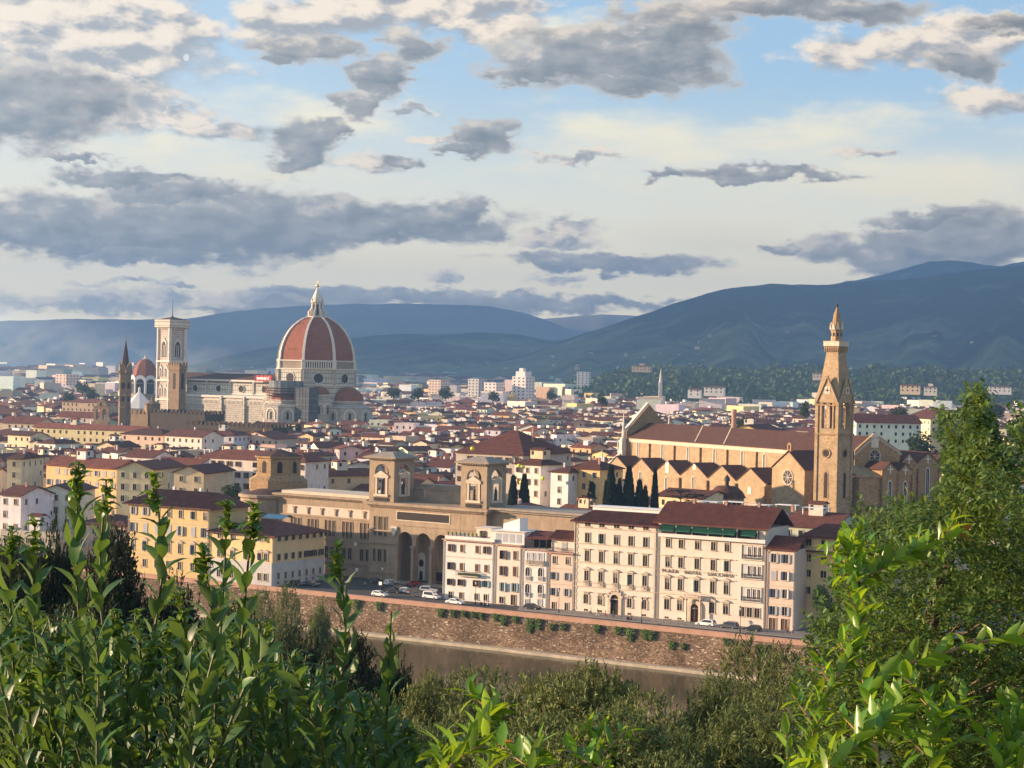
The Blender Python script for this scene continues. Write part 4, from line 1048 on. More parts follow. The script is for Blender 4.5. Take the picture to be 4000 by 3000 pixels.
for i in range(n):
    xx = 6.5+i*(WW-9)/(n-1)
    for dx in (-1.3, 0, 1.3):
        window(r2_, xx+dx, wz-8.6, .9, 4.2, 'plain', trim='library_stone', glass='dark_opening')
    for dx in (-1.0, 1.0): window(r2_, xx+dx, wz-15.0, 1.2, 3.0, 'plain', trim='library_stone', glass='dark_opening')
    if i < n-1:
        m_ = MB(); m_.slabxz([(.55*math.cos(R(30*k)), .55*math.sin(R(30*k))) for k in range(12)], -.3, 0); m_.build('roundel', 'marble', r2_, loc=(xx+(WW-9)/(n-1)/2, 0, wz-12.2))
for zz in (wz-5.7, wz-11.6, wz-17.5): string_course(r2_, WW, zz, .3, .35, 'library_stone')
# low apse-like body at the far end of the wing
r3_ = froot(L_, x0-7, 6, 'library_rotunda', 'rounded brown stone end block at the far left of the library wing', 'library')
b = MB(); b.ring([(8,0),(8,wz-2),(8.6,wz-1.6),(8.6,wz-.9),(7.6,wz-.8)], 20); b.build('wall', 'library_stone', r3_)
b = MB(); b.ring([(7.6,wz-.79),(3,wz+.4)], 20); b.build('roof', 'church_roof', r3_)
# right wing behind the white palaces
x1_ = L_.lx(1262, 1125, 2)
r4_ = froot(L_, PW+.02, 2.0, 'library_wing', 'brown stone wing showing above the white houses right of the library towers', 'library')
wr = L_.z(1100, 1098.5, L_.lx(1100, 1098.5, 2), 2); WRI = x1_-PW
b = MB(); b.box(0, 0, 0, WRI, 12, wr-1); b.build('wall', 'library_stone', r4_)
b = MB(); b.box(.1,-.7,wr-1,WRI+.6,12.5,wr-.5, bottom=True); b.box(.2,-1.3,wr-.5,WRI+1.2,13,wr, bottom=True); b.build('cornice', 'pietraserena', r4_)

# ------------------------------------------------------------------ the brick basilica
PB = at(1765, 975, 655)
N = Frame(PB.x, PB.y, 59.0)
zE_ = N.z(1761, 975, 0)                                  # clerestory eaves
xl = N.lx(1356, 943); NL = -xl                           # nave runs from xl to 0 (and on behind the belfry)
zR_ = N.z(1771, 936, N.lx(1771, 936, 9.5), 9.5)          # ridge
AY = -9.0
bas = froot(N, 0, 0, 'basilica', 'long brick basilica with a red roof and a zigzag row of side gables', 'church')
xe = N.lx(1886, 930, 9.5)                                # east gable
b = MB(); b.box(xl, 0, 0, xe, 19, zE_); b.build('nave_wall', 'church_brick', bas)
b = MB(); roof_slab(b, xl+1, 0, xe-.6, 19, zE_+.1, zR_-zE_, .9, 0, .3, 0, 'x'); o = b.build('nave_roof', 'church_roof', bas)
for px in (640, 812):
    x0_ = N.lx(*zS(px, 850)); m_ = MB()
    m_.face([(x0_-9,9.5,zR_+.22),(x0_-8.3,9.5,zR_+.22),(x0_+.7,-.9,zE_+.25),(x0_,-.9,zE_+.25)]); m_.build('seam', 'ledge', o)
b = MB(); b.box(xl+1, -.35, zE_-1.7, xe, .02, zE_-.2); b.box(xl+1, -.6, zE_-.35, xe, .02, zE_+.05, bottom=True); b.build('cornice', 'stone_trim', bas)
for px in (362, 510, 665, 825, 1000, 1170):
    m_ = MB(); xx = N.lx(*zS(px, 900)); m_.box(xx-.5, -.7, 0, xx+.5, .02, zE_-1.8); m_.build('buttress', 'church_brick', bas)
def lancet(par, x, z0, w, h, y, rz=0, trim='marble', pane='dark_opening'):
    m_ = MB(); o_ = arch(0, -.25, w+.7, h+.7, 5, True); i_ = arch(0, 0, w, h, 5, True)
    for f in band([(a,-.15,c_) for a,c_ in o_], [(a,-.15,c_) for a,c_ in i_]): m_.face(f)
    for f in band([(a,.0,c_) for a,c_ in o_], [(a,-.15,c_) for a,c_ in o_]): m_.face(f)
    o = m_.build('lancet_window', trim, par, loc=(x, y, z0), rz=rz)
    p_ = MB(); p_.face([(a,-.05,c_) for a,c_ in i_]); p_.build('pane', pane, o)
    p_ = MB(); p_.box(-.07,-.12,0,.07,-.06,h-.9); p_.build('mullion', trim, o)
    return o
for px, py in ((292,980),(437,993),(590,1012),(748,1025),(914,1040),(1045,1060)):
    xx = N.lx(*zS(px, py)); z0_ = N.z(*zS(px, py), xx); lancet(bas, xx, z0_, 1.1, 6.6, -.02)
val = [(105,1030),(242,1045),(388,1058),(545,1075),(710,1095),(880,1108),(1055,1130)]
apx = [(168,962),(315,972),(470,988),(630,1007),(795,1015),(965,1037)]
vx = [N.lx(*zS(*p), AY) for p in val]; zv = sum(N.z(*zS(*p), N.lx(*zS(*p), AY), AY) for p in val[1:])/6
axx = [N.lx(*zS(*p), AY) for p in apx]; za_ = sum(N.z(*zS(*p), x_, AY) for p, x_ in zip(apx, axx))/6
poly = [(vx[0], 0), (vx[-1], 0), (vx[-1], zv)]
for i in range(5, -1, -1): poly += [(axx[i], za_), (vx[i], zv)]
b = MB(); b.slabxz(poly, AY, AY+.8); b.box(vx[0], AY+.8, 0, vx[-1], 0, zv-.5); b.build('aisle_wall', 'church_brick', bas)
b = MB()
for i in range(6):
    a0, a1, am = vx[i], vx[i+1], axx[i]
    for (p, q_) in ((a0, am), (am, a1)):
        z0_, z1_ = (zv, za_) if p == a0 else (za_, zv)
        b.face([(p,AY-.3,z0_+.12),(q_,AY-.3,z1_+.12),(q_,0,z1_+.12),(p,0,z0_+.12)])
        b.face([(p,AY-.3,z0_-.2),(q_,AY-.3,z1_-.2),(q_,AY-.3,z1_+.12),(p,AY-.3,z0_+.12)])
b.build('aisle_roof', 'church_roof', bas)
for i in range(1, 7):
    m_ = MB(); m_.box(vx[i]-.45, AY-.9, 0, vx[i]+.45, AY-.01, zv-1.0); m_.build('buttress', 'church_brick_dark', bas)
for px, py in ((160,1150),(305,1180),(460,1215),(620,1215)):
    xx = N.lx(*zS(px, py), AY); lancet(bas, xx, N.z(*zS(px, py), xx, AY), 1.2, 8.0, AY-.02)
for px, py, w_, h_ in ((467,1065,2.2,5.0),(630,1045,1.8,2.2),(958,1190,2.0,2.6)):
    xx = N.lx(*zS(px, py), AY); m_ = MB(); m_.slabxz(arch(0,0,w_,h_,4), -.1, 0); m_.build('blind_window', 'cream_plaster', bas, loc=(xx, AY-.02, N.z(*zS(px, py), xx, AY)))
# chapel block with a round window and a bell gable
CY = AY-5.0
c0, c1, cm = (N.lx(*zS(px, 1100), CY) for px in (1092, 1286, 1190))
zca, zce = N.z(*zS(1190, 932), cm, CY), N.z(*zS(1095, 1028), c0, CY)
b = MB(); b.slabxz([(c0,0),(c1,0),(c1,zce),(cm,zca),(c0,zce)], CY, CY+.8); b.box(c0, CY+.8, 0, c1, 0, zce-.2)
b.build('chapel_wall', 'church_brick', bas)
b = MB()
for (p, q_, z0_, z1_) in ((c0-.5, cm, zce-.3, zca), (cm, c1+.5, zca, zce-.3)):
    b.face([(p,CY-.4,z0_+.2),(q_,CY-.4,z1_+.2),(q_,2,z1_+.2),(p,2,z0_+.2)]); b.face([(p,CY-.4,z0_-.15),(q_,CY-.4,z1_-.15),(q_,CY-.4,z1_+.2),(p,CY-.4,z0_+.2)])
b.build('chapel_roof', 'church_roof', bas)
b = MB(); g_ = arch(0, .6, .9, 1.7, 4); o_ = arch(0, 0, 2.0, 3.0, 4)
for f in band([(a,-.4,c_) for a,c_ in o_], [(a,-.4,c_) for a,c_ in g_]): b.face(f)
for f in band([(a,.4,c_) for a,c_ in o_], [(a,-.4,c_) for a,c_ in o_]): b.face(f)
for f in band([(a,.4,c_) for a,c_ in g_], [(a,.4,c_) for a,c_ in o_]): b.face(f)
bc = b.build('bell_gable', 'church_brick_dark', bas, loc=(cm, CY+.4, zca-.2))
b = MB(); b.ring([(.3,.8),(.22,1.2),(.1,1.6)], 8); b.build('bell', 'bronze', bc)
def disc(par, name, x, z, r, y, m_, ringm='stone_trim', rz=0, n=20, spokes=0):
    o_ = [( (r+.45)*math.cos(2*math.pi*i/n), (r+.45)*math.sin(2*math.pi*i/n)) for i in range(n)]; i_ = [(r*math.cos(2*math.pi*i/n), r*math.sin(2*math.pi*i/n)) for i in range(n)]
    m = MB()
    for f in band([(a,-.3,c_) for a,c_ in o_], [(a,-.12,c_) for a,c_ in i_]): m.face(f)
    for f in band([(a,0,c_) for a,c_ in o_], [(a,-.3,c_) for a,c_ in o_]): m.face(f)
    for k in range(spokes):
        t = math.pi*k/spokes; m.slabxz([(r*math.cos(t)-.07*math.sin(t), r*math.sin(t)+.07*math.cos(t)), (-r*math.cos(t)-.07*math.sin(t), -r*math.sin(t)+.07*math.cos(t)), (-r*math.cos(t)+.07*math.sin(t), -r*math.sin(t)-.07*math.cos(t)), (r*math.cos(t)+.07*math.sin(t), r*math.sin(t)-.07*math.cos(t))], -.14, -.08)
    o = m.build(name, ringm, par, loc=(x, y, z), rz=rz)
    m = MB(); m.face([(a,-.06,c_) for a,c_ in i_]); m.build('pane', m_, o); return o
disc(bas, 'round_window', N.lx(*zS(1187,1090), CY), N.z(*zS(1187,1090), N.lx(*zS(1187,1090), CY), CY), 2.4, CY, 'dark_glass', spokes=4)
lancet(bas, cm, 3, 1.6, 6.5, CY-.02)
# west front seen from behind, with marble pinnacles
b = MB(); zfa = N.z(*zS(362, 655), xl, 9.5)
b.slabyz([(-1.2,0),(20.2,0),(20.2,zE_+2.5),(9.5,zfa),(-1.2,zE_+2.5)], xl, xl+.9); b.build('facade_back', 'church_brick_dark', bas)
b = MB(); b.slabyz([(-1.8,0),(20.8,0),(20.8,zE_+2.5),(9.5,zfa+.6),(-1.8,zE_+2.5)], xl-1.5, xl-.01); b.build('facade', 'marble', bas)
def pinnacle(par, x, y, z0, z1, w=1.3):
    m = MB(); m.box(-w, -w, 0, w, w, (z1-z0)*.62)
    for zz in (.2, .4, .6): m.box(-w-.2,-w-.2,(z1-z0)*zz,w+.2,w+.2,(z1-z0)*zz+.35, bottom=True)
    m.ring([(w*1.2,(z1-z0)*.62),(w*1.0,(z1-z0)*.72),(w*.5,(z1-z0)*.74),(.1,z1-z0)], 8)
    for sx_ in (-1,1):
        for sy_ in (-1,1): m.ring([(.28,(z1-z0)*.62),(.28,(z1-z0)*.69),(.03,(z1-z0)*.76)], 5, sx_*w, sy_*w)
    o = m.build('pinnacle', 'marble', par, loc=(x, y, z0))
    m = MB(); m.box(-w*.5,-w-.03,(z1-z0)*.03,w*.5,-w+.02,(z1-z0)*.18); m.box(-w*.5,-w-.03,(z1-z0)*.25,w*.5,-w+.02,(z1-z0)*.37); m.build('panel', 'green_marble', o); return o
pinnacle(bas, xl-.8, -1.5, 0, N.z(*zS(220,690), xl), 1.5)
pinnacle(bas, xl-.8, 20.5, 0, N.z(*zS(480,690), xl, 20), 1.3)
pinnacle(bas, N.lx(*zS(85,1000), AY)-0, AY-.5, 0, N.z(*zS(85,925), N.lx(*zS(85,1000), AY), AY), 1.4)
b = MB(); xx = N.lx(*zS(120,1000), AY); b.slabyz([(AY-.5,0),(0,0),(0,za_+3),(AY-.5,zv+1)], xl-1.5, xl-.02); b.build('facade_wing', 'marble', bas)
# east end
ya, yb = N.ly(*zS(1575, 900), xe), N.ly(*zS(1845, 930), xe)
zel = N.z(*zS(1842, 932), xe, yb)
b = MB(); b.slabyz([(ya,0),(yb,0),(yb,zel),(9.5,zR_+1.2),(ya,zel)], xe, xe+1.0); b.build('east_gable', 'church_brick_dark', bas)
for s_ in (0, 1):
    m_ = MB(); yy = (ya, yb)[s_]
    n = 12
    for i in range(n):
        f = i/n; y_, z_ = yy+(9.5-yy)*f, zel+(zR_+1.2-zel)*f; m_.box(xe+1.0, y_-.3, z_-1.5, xe+1.3, y_+.3, z_-.6, bottom=True)
    m_.build('gable_frieze', 'stone_trim', bas)
o = disc(bas, 'rose_window', 0, N.z(*zS(1695,965), xe, 9.5), 2.2, 0, 'dark_glass', rz=R(90), spokes=4); o.location = (xe+1.02, 9.5, o.location.z)
m_ = MB(); m_.slabxz(arch(0,0,3.2,5.0,5), -.15, 0); m_.build('blind_window', 'cream_plaster', bas, loc=(xe+1.02, 9.5, N.z(*zS(1695,912), xe, 9.5)), rz=R(90))
def cross(par, x, y, z, s_=1.5, rz=R(90)):
    m = MB()
    m.slabxz([(-.18*s_,-s_),(.18*s_,-s_),(.18*s_,s_),(-.18*s_,s_)], -.2, 0); m.slabxz([(-.8*s_,-.0),( .8*s_,-.0),(.8*s_,.36*s_),(-.8*s_,.36*s_)], -.23, -.03)
    m.build('cross', 'marble', par, loc=(x, y, z), rz=rz)
for (xa_, dpx, e0, e1, top, eave, win_) in ((xe+11, 0, 1748, 1842, 1000, 1050, 0), (xe+9, 0, 1845, 1925, 1005, 1050, 1), (xe+2, 0, 1850, 1960, 940, 1010, 0), (xe-1, 0, 1950, 2085, 940, 1005, 1)):
    p0, p1 = N.ly(*zS(e0, 1100), xa_), N.ly(*zS(e1, 1100), xa_); pm = (p0+p1)/2
    zt, ze_ = N.z(*zS((e0+e1)/2, top), xa_, pm), N.z(*zS((e0+e1)/2, eave), xa_, pm)
    b = MB(); b.slabyz([(p0,0),(p1,0),(p1,ze_),(pm,zt),(p0,ze_)], xa_-.8, xa_); b.box(xa_-11, p0, 0, xa_-.8, p1, ze_-.1); o = b.build('chapel_wall', 'church_brick_dark', bas)
    b = MB()
    for (p, q_, z0_, z1_) in ((p0, pm, ze_, zt), (pm, p1, zt, ze_)):
        b.face([(xa_+.3,p,z0_+.15),(xa_+.3,q_,z1_+.15),(xa_-14,q_,z1_+.15),(xa_-14,p,z0_+.15)]); b.face([(xa_+.3,p,z0_-.2),(xa_+.3,q_,z1_-.2),(xa_+.3,q_,z1_+.15),(xa_+.3,p,z0_+.15)])
    b.build('roof', 'church_roof', o)
    if e0 == 1748: m_ = MB(); pl_ = N.ly(*zS(1593, 1100), xa_-2); m_.box(xa_-11, pl_, 0, xa_-.3, p0, ze_-2.2); m_.face([(xa_+.2,pl_,ze_-2.1),(xa_+.2,p0,ze_-2.1),(xa_-11,p0,ze_+1.5),(xa_-11,pl_,ze_+1.5)], 0); m_.build('transept_wall', 'church_brick_dark', bas)
    cross(o, xa_+.02, pm, zt-2.6, 1.4); lw_ = lancet(o, xa_+.02, 8, 1.3, max(4, ze_-16), pm, R(90)); lw_.location = (xa_+.02, pm, ze_-13)
    for y_ in (p0, p1):
        m_ = MB(); m_.box(xa_, y_-.4, 0, xa_+.9, y_+.4, ze_-1.5); m_.build('buttress', 'church_brick_dark', o)
# belfry
PCx = at(1808.9, 1026, 622)
C_ = Frame(PCx.x, PCx.y, 42.0)
def zC(y): return C_.z(1808.9, 636+.3*y, 0)
w1 = -C_.lx(1769, 1026); w2 = C_.ly(1845, 1026, 0)
w1 = w2 = (w1+w2)/2
bel = froot(C_, 0, 0, 'bell_tower', 'tall brick bell tower of the basilica with open arches, balcony and pointed spire', 'bell tower')
zg, zk, zs_, zbs = zC(770), zC(800), zC(968), zC(1010)
def rotface(t, g, k, W_, D_, x0=0, y0=0):
    ox, oy, an = ((0,0,0),(W_,0,90),(W_,D_,180),(0,D_,270))[k]; ca, sa = math.cos(R(an)), math.sin(R(an)); base = len(t.v)
    t.v += [(x0+ox+p[0]*ca-p[1]*sa, y0+oy+p[0]*sa+p[1]*ca, p[2]) for p in g.v]; t.f += [tuple(base+i for i in f) for f in g.f]; t.m += g.m; t.c += g.c
t = MB(); t.box(0, 0, 0, w1, w1, zs_)
for k in range(4):
    g = MB(); wall_with_arches(g, 0, w1, zs_, zg, [(w1/2, zs_+.01, w1*.44, zC(738)-zs_, True)], 0, 1.3); rotface(t, g, k, w1, w1)
bt = t.build('shaft', 'church_brick', bel, loc=(-w1, 0, 0))
t = MB(); i0, i1 = 1.3, w1-1.3
for k in range(4):
    g = MB(); wall_with_arches(g, 0, w1-2.6, zs_, zg, [((w1-2.6)/2, zs_+.01, w1*.44, zC(738)-zs_, True)], 0, .01); rotface(t, g, k, w1-2.6, w1-2.6, 1.3, 1.3)
t.build('inner_shaft', 'church_brick_dark', bt)
for k in range(4):
    t = MB(); ox, oy, an = ((0,0,0),(w1,0,90),(w1,w1,180),(0,w1,270))[k]
    t.slabxz([(-.3,zg-.8),(.3,zg-.8),(w1/2,zC(600)),(w1-.3,zg-.8),(w1+.3,zg-.8),(w1/2,zC(588))], -.75, .0)
    t.slabxz([(.3,zg-.5),(w1-.3,zg-.5),(w1/2,zC(602))], -.35, 0.3)
    o = t.build('gable', 'church_brick', bt, loc=(ox, oy, 0), rz=R(an))
    m_ = MB(); m_.slabxz([(-.95,-1.1),(.95,-1.1),(.95,1.1),(-.95,1.1)], -.12, 0); p_ = m_.build('plaque', 'marble', o, loc=(w1/2, -.36, zC(692)))
    m_ = MB(); m_.slabxz([(-.14,-.8),(.14,-.8),(.14,.8),(-.14,.8)], -.2, -.12); m_.slabxz([(-.7,-.14),(.7,-.14),(.7,.14),(-.7,.14)], -.23, -.13); m_.build('cross', 'dark_opening', p_)
    for s_ in (-1, 1):
        m_ = MB(); m_.box(-.25, -.35, 0, .25, 0, zC(738)-zs_-3); m_.build('pilaster', 'church_brick', o, loc=(w1/2+s_*(w1*.22+.4), 0, zs_))
    m_ = MB(); m_.box(-.09, .5, 0, .09, .7, zC(738)-zs_-4); m_.build('colonnette', 'marble', o, loc=(w1/2, 0, zs_))
    disc(o, 'round_window', w1/2, zC(1148), 1.15, -.02, 'dark_opening', 'church_brick_dark')
    m_ = MB(); m_.slabxz(arch(0, 0, 2.1, zC(1265)-zC(1480), 5, True), -.1, 0); l_ = m_.build('blind_lancet', 'church_brick_dark', o, loc=(w1/2, 0, zC(1480)))
    m_ = MB(); m_.slabxz(arch(0, .4, 1.3, zC(1265)-zC(1480)-1.2, 5, True), -.14, -.1); m_.build('recess', 'dark_opening', l_)
    m_ = MB(); m_.box(-.1,-.35,zC(1520),.9,-.01,zg-1); m_.box(w1-.9,-.35,zC(1520),w1+.1,-.01,zg-1); m_.build('corner_strip', 'church_brick', o)
    for zz in (zk, zbs): 
        m_ = MB(); m_.box(-.5,-.5,zz-.2,w1+.5,.0,zz+.2, bottom=True); m_.build('string_course', 'church_brick_dark', o)
zp, zq, zt_, zl = zC(415), zC(345), zC(250), zC(60)
def sq(w, c_=w1/2): return [(c_-w/2,c_-w/2),(c_+w/2,c_-w/2),(c_+w/2,c_+w/2),(c_-w/2,c_+w/2)]
t = MB(); t.prism(sq(w1*.97), zg-.6, zp, poly2=sq(w1*.52)); py = t.build('pyramid', 'church_brick', bel, loc=(-w1, 0, 0))
t = MB(); t.prism(sq(w1*.56), zp, zp+1.6, poly2=sq(w1*.66))
for k in range(4):
    g = MB()
    for i in range(8): 
        x_ = w1*.19+i*w1*.66/8; g.box(x_,-w1*.0,zp+.2,x_+.28,.7,zq-1.2)
    gg = MB(); gg.v = [(p[0]-.0, p[1]+w1*.17-.05, p[2]) for p in g.v]; gg.f, gg.m, gg.c = g.f, g.m, g.c; rotface(t, gg, k, w1, w1)
t.prism(sq(w1*.68), zq-1.2, zq-.9, cap=True); t.build('corbels', 'church_brick_dark', bel, loc=(-w1, 0, 0))
t = MB()
for (o0, o1) in ((.34,.34),):
    a0_, a1_ = w1/2-w1*.35, w1/2+w1*.35
    t.box(a0_,a0_,zq-1.2,a1_,a0_+.25,zq+.3, bottom=True); t.box(a0_,a1_-.25,zq-1.2,a1_,a1_,zq+.3, bottom=True); t.box(a0_,a0_+.25,zq-1.2,a0_+.25,a1_-.25,zq+.3, bottom=True); t.box(a1_-.25,a0_+.25,zq-1.2,a1_,a1_-.25,zq+.3, bottom=True)
    t.box(a0_-.1,a0_-.1,zq+.3,a1_+.1,a0_+.35,zq+.45, bottom=True); t.box(a1_-.35,a0_-.1,zq+.302,a1_+.1,a1_+.1,zq+.452, bottom=True)
bl_ = t.build('balcony', 'stone_trim', bel, loc=(-w1, 0, 0))
t = MB(); t.ring([(w1*.21,zq-1),(w1*.21,zt_-.3),(w1*.25,zt_-.2),(w1*.25,zt_+.1)], 8, w1/2, w1/2, R(22.5)); la = t.build('lantern', 'church_brick', bel, loc=(-w1, 0, 0))
for k in range(8):
    an = R(45*k); m_ = MB(); m_.slabxz(arch(0,0,.6,1.3,4), -.08, 0); m_.build('opening', 'dark_opening', la, loc=(w1/2+math.cos(an)*w1*.197, w1/2+math.sin(an)*w1*.197, zC(300)), rz=an+R(90))
    m_ = MB(); m_.slabxz([(-.7,0),(.7,0),(0,2.4)], -.25, 0); m_.build('gablet', 'stone_trim', la, loc=(w1/2+math.cos(an)*w1*.22, w1/2+math.sin(an)*w1*.22, zt_), rz=an+R(90))
t = MB(); t.ring([(w1*.185,zt_),(w1*.17,zt_+2),(w1*.12,zt_+5),(.18,zl-1.2)], 8, w1/2, w1/2, R(22.5)); sp = t.build('spire', 'church_brick_dark', bel, loc=(-w1, 0, 0))
t = MB(); t.ring([(.2,zl-1.2),(.45,zl-1.0),(.45,zl-.5),(.1,zl-.2),(.05,zl+2)], 8, w1/2, w1/2); t.box(w1/2-.35,w1/2-.04,zl+1.0,w1/2+.35,w1/2+.04,zl+1.15, bottom=True); t.build('finial', 'bronze', sp)
# domed chapel in the cloister
p = at(*zS(822, 1210), 575)
r_ = root('domed_chapel', (p.x, p.y, 0), 0, 'low cone roofed chapel with a small lantern in front of the brick basilica', 'chapel')
k_ = 575*.3625/FPX; zb0 = p.z; za0 = at(*zS(822, 1145), 575).z; zt0 = at(*zS(825, 1070), 575).z
b = MB(); b.ring([(104*k_,0),(104*k_,zb0)], 12); b.build('wall', 'church_brick', r_)
b = MB(); b.ring([(116*k_,zb0),(95*k_,zb0+1.8),(60*k_,zb0+3.4),(14*k_,za0)], 24); b.build('roof', 'church_roof', r_)
b = MB(); b.ring([(1.1,za0),(1.0,za0+.3),(.6,za0+.4),(.6,zt0-2.2),(.95,zt0-2.1),(.8,zt0-1.2),(.1,zt0-.3),(.05,zt0)], 10); b.build('lantern', 'iron', r_)
for i in range(5):
    m_ = MB(); m_.slabxz([(.55*math.cos(R(30*k)), .55*math.sin(R(30*k))) for k in range(12)], -.1, .1); an = R(-125+i*18); m_.build('round_window', 'dark_opening', r_, loc=(104*k_*math.cos(an), 104*k_*math.sin(an), zb0-1.6), rz=an+R(90))

# ------------------------------------------------------------------ the cathedral
PD_ = at(682, 815, 1340)
D = Frame(PD_.x, PD_.y, 35.0)
def zz_(y, lx=0, ly=0): return CZ-(unroll(682, 580.65+.275*y)[1]-HZ)/FPX*(D.oy-lx*D.s+ly*D.c)
cat_ = froot(D, 0, 0, 'cathedral', 'white marble cathedral with a huge ribbed red brick dome', 'cathedral')
z46, z57, z63, z94 = zz_(912), zz_(790), zz_(722), zz_(378)
RC = 28.6; o8 = R(22.5)
b = MB(); b.ring([(RC,0),(RC,z57)], 8, rot=o8); drum = b.build('drum', 'marble_panel', cat_)
b = MB()
for z_, dr in ((z46,.7),(z57,.8),(z63-.3,.6)): b.ring([(RC,z_-.4),(RC+dr,z_-.1),(RC+dr,z_+.5),(RC-.3,z_+.6)], 8, rot=o8)
b.build('cornice', 'marble', drum)
b = MB(); b.ring([(RC-.4,z57+.6),(RC-.4,z63)], 8, rot=o8); b.build('unfinished_band', 'raw_stone', drum)
ap = RC*math.cos(o8)
for k in range(8):
    an = R(45*k)
    o = disc(drum, 'oculus', 0, 0, 2.7, 0, 'dark_opening', 'marble', n=24); o.location = (ap*math.cos(an)*1.002, ap*math.sin(an)*1.002, zz_(858)); o.rotation_euler = (0, 0, an+R(90)); o.scale = (1.25, 1.5, 1.25)
    m_ = MB(); aw_ = RC*.765
    for s_ in (-1, 1): m_.box(s_*aw_/2-1.1, -.5, z46, s_*aw_/2+1.1, .3, z57)
    m_.build('corner_pier', 'marble_fine', drum, loc=(ap*math.cos(an), ap*math.sin(an), 0), rz=an+R(90))
# gallery on one face only
an = R(-45); m_ = MB(); hw = RC*.765/2+.6
m_.box(-hw,-1.6,z57+.5,hw,.0,z57+1.1, bottom=True); m_.box(-hw,-1.9,z63-.8,hw,.2,z63+.2, bottom=True)
for i in range(15): m_.box(-hw+.1+i*(2*hw-1)/14,-1.5,z57+1.1,-hw+.9+i*(2*hw-1)/14,-.9,z63-.8)
for s_ in (-1,1): m_.box(s_*(hw-1)-1.2,-1.9,z57,s_*(hw-1)+1.2,-.2,z63+.5)
g_ = m_.build('gallery', 'marble', drum, loc=(ap*math.cos(an), ap*math.sin(an), 0), rz=an+R(90))
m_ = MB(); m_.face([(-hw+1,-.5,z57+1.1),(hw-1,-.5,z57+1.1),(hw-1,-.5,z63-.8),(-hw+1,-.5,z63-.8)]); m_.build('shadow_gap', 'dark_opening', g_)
prof = [(27.6,z63),(27.2,zz_(660)),(25.8,zz_(600)),(23.7,zz_(545)),(21.0,zz_(495)),(17.4,zz_(450)),(13.4,zz_(415)),(10.0,zz_(393)),(6.6,z94)]
b = MB(); b.ring(prof, 8, rot=o8); dome = b.build('dome', 'dome_tile', cat_)
for k in range(8):
    an = o8+R(45*k); m_ = MB(); n = len(prof)
    for i in range(n-1):
        for (ra, za2, rb, zb2) in ((prof[i][0], prof[i][1], prof[i+1][0], prof[i+1][1]),):
            w0, w1_ = .95-.45*i/n, .95-.45*(i+1)/n
            A = [(ra-.3,-w0,za2),(ra+.75,-w0,za2+.25),(ra+.75,w0,za2+.25),(ra-.3,w0,za2)]
            B = [(rb-.3,-w1_,zb2),(rb+.75,-w1_,zb2+.25),(rb+.75,w1_,zb2+.25),(rb-.3,w1_,zb2)]
            m_.face([A[0],A[1],B[1],B[0]]); m_.face([A[1],A[2],B[2],B[1]]); m_.face([A[2],A[3],B[3],B[2]])
    m_.box(prof[0][0]-.3,-1.3,z57+.6,prof[0][0]+1.3,1.3,z63+.8)
    m_.build('rib', 'marble', dome, rz=an)
    am = R(45*k); m_ = MB()
    for (rr, z_, ns) in ((26.3, zz_(640), 3), (22.3, zz_(535), 3), (15.6, zz_(440), 2)):
        rr *= math.cos(o8)
        for j in range(ns): m_.box(rr-.2,-1.0*ns+2.2*j*1.4-1.2,z_,rr+.5,-1.0*ns+2.2*j*1.4-.6,z_+.7)
    m_.build('vent', 'dark_opening', dome, rz=am)
zl0, zl1, zl2, zl3 = z94, zz_(262), zz_(150), zz_(133)
b = MB(); b.ring([(7.6,zl0-.4),(7.8,zl0+.4),(7.0,zl0+.5)], 8, rot=o8); b.ring([(3.2,zl0),(3.2,zl1-.6),(4.6,zl1-.2),(4.7,zl1+.4),(3.9,zl1+.5),(3.9,zz_(240)),(3.4,zz_(225)),(.6,zl2)], 16); lan = b.build('lantern', 'marble', dome)
for k in range(8):
    an = o8+R(45*k); m_ = MB()
    m_.slabxz([(3.0,zl0),(6.9,zl0),(6.9,zl0+3.6),(5.6,zl0+4.6),(4.4,zl0+6.5),(4.1,zl1-.4),(3.0,zl1-.4)], -.45, .45)
    m_.ring([(.5,zl1+.4),(.5,zl1+1.6),(.1,zl1+3)], 5, 4.1, 0); m_.build('buttress', 'marble', lan, rz=an)
    m_ = MB(); m_.slabxz(arch(0, zl0+1.0, 1.3, zl1-zl0-2.5, 4), -.1, 0); m_.build('opening', 'dark_opening', lan, loc=(3.25*math.cos(R(45*k)), 3.25*math.sin(R(45*k)), 0), rz=R(45*k+90))
b = MB(); b.ring([(1.15*math.cos(R(a)), zl3+1.15*math.sin(R(a))) for a in range(-90, 91, 15)], 16); b.build('ball', 'gold', lan, smooth=True)
b = MB(); b.box(-.12,-.12,zl3+1.1,.12,.12,zl3+4, bottom=True); b.box(-.7,-.1,zl3+2.5,.7,.1,zl3+2.8, bottom=True); b.build('cross', 'gold', lan)
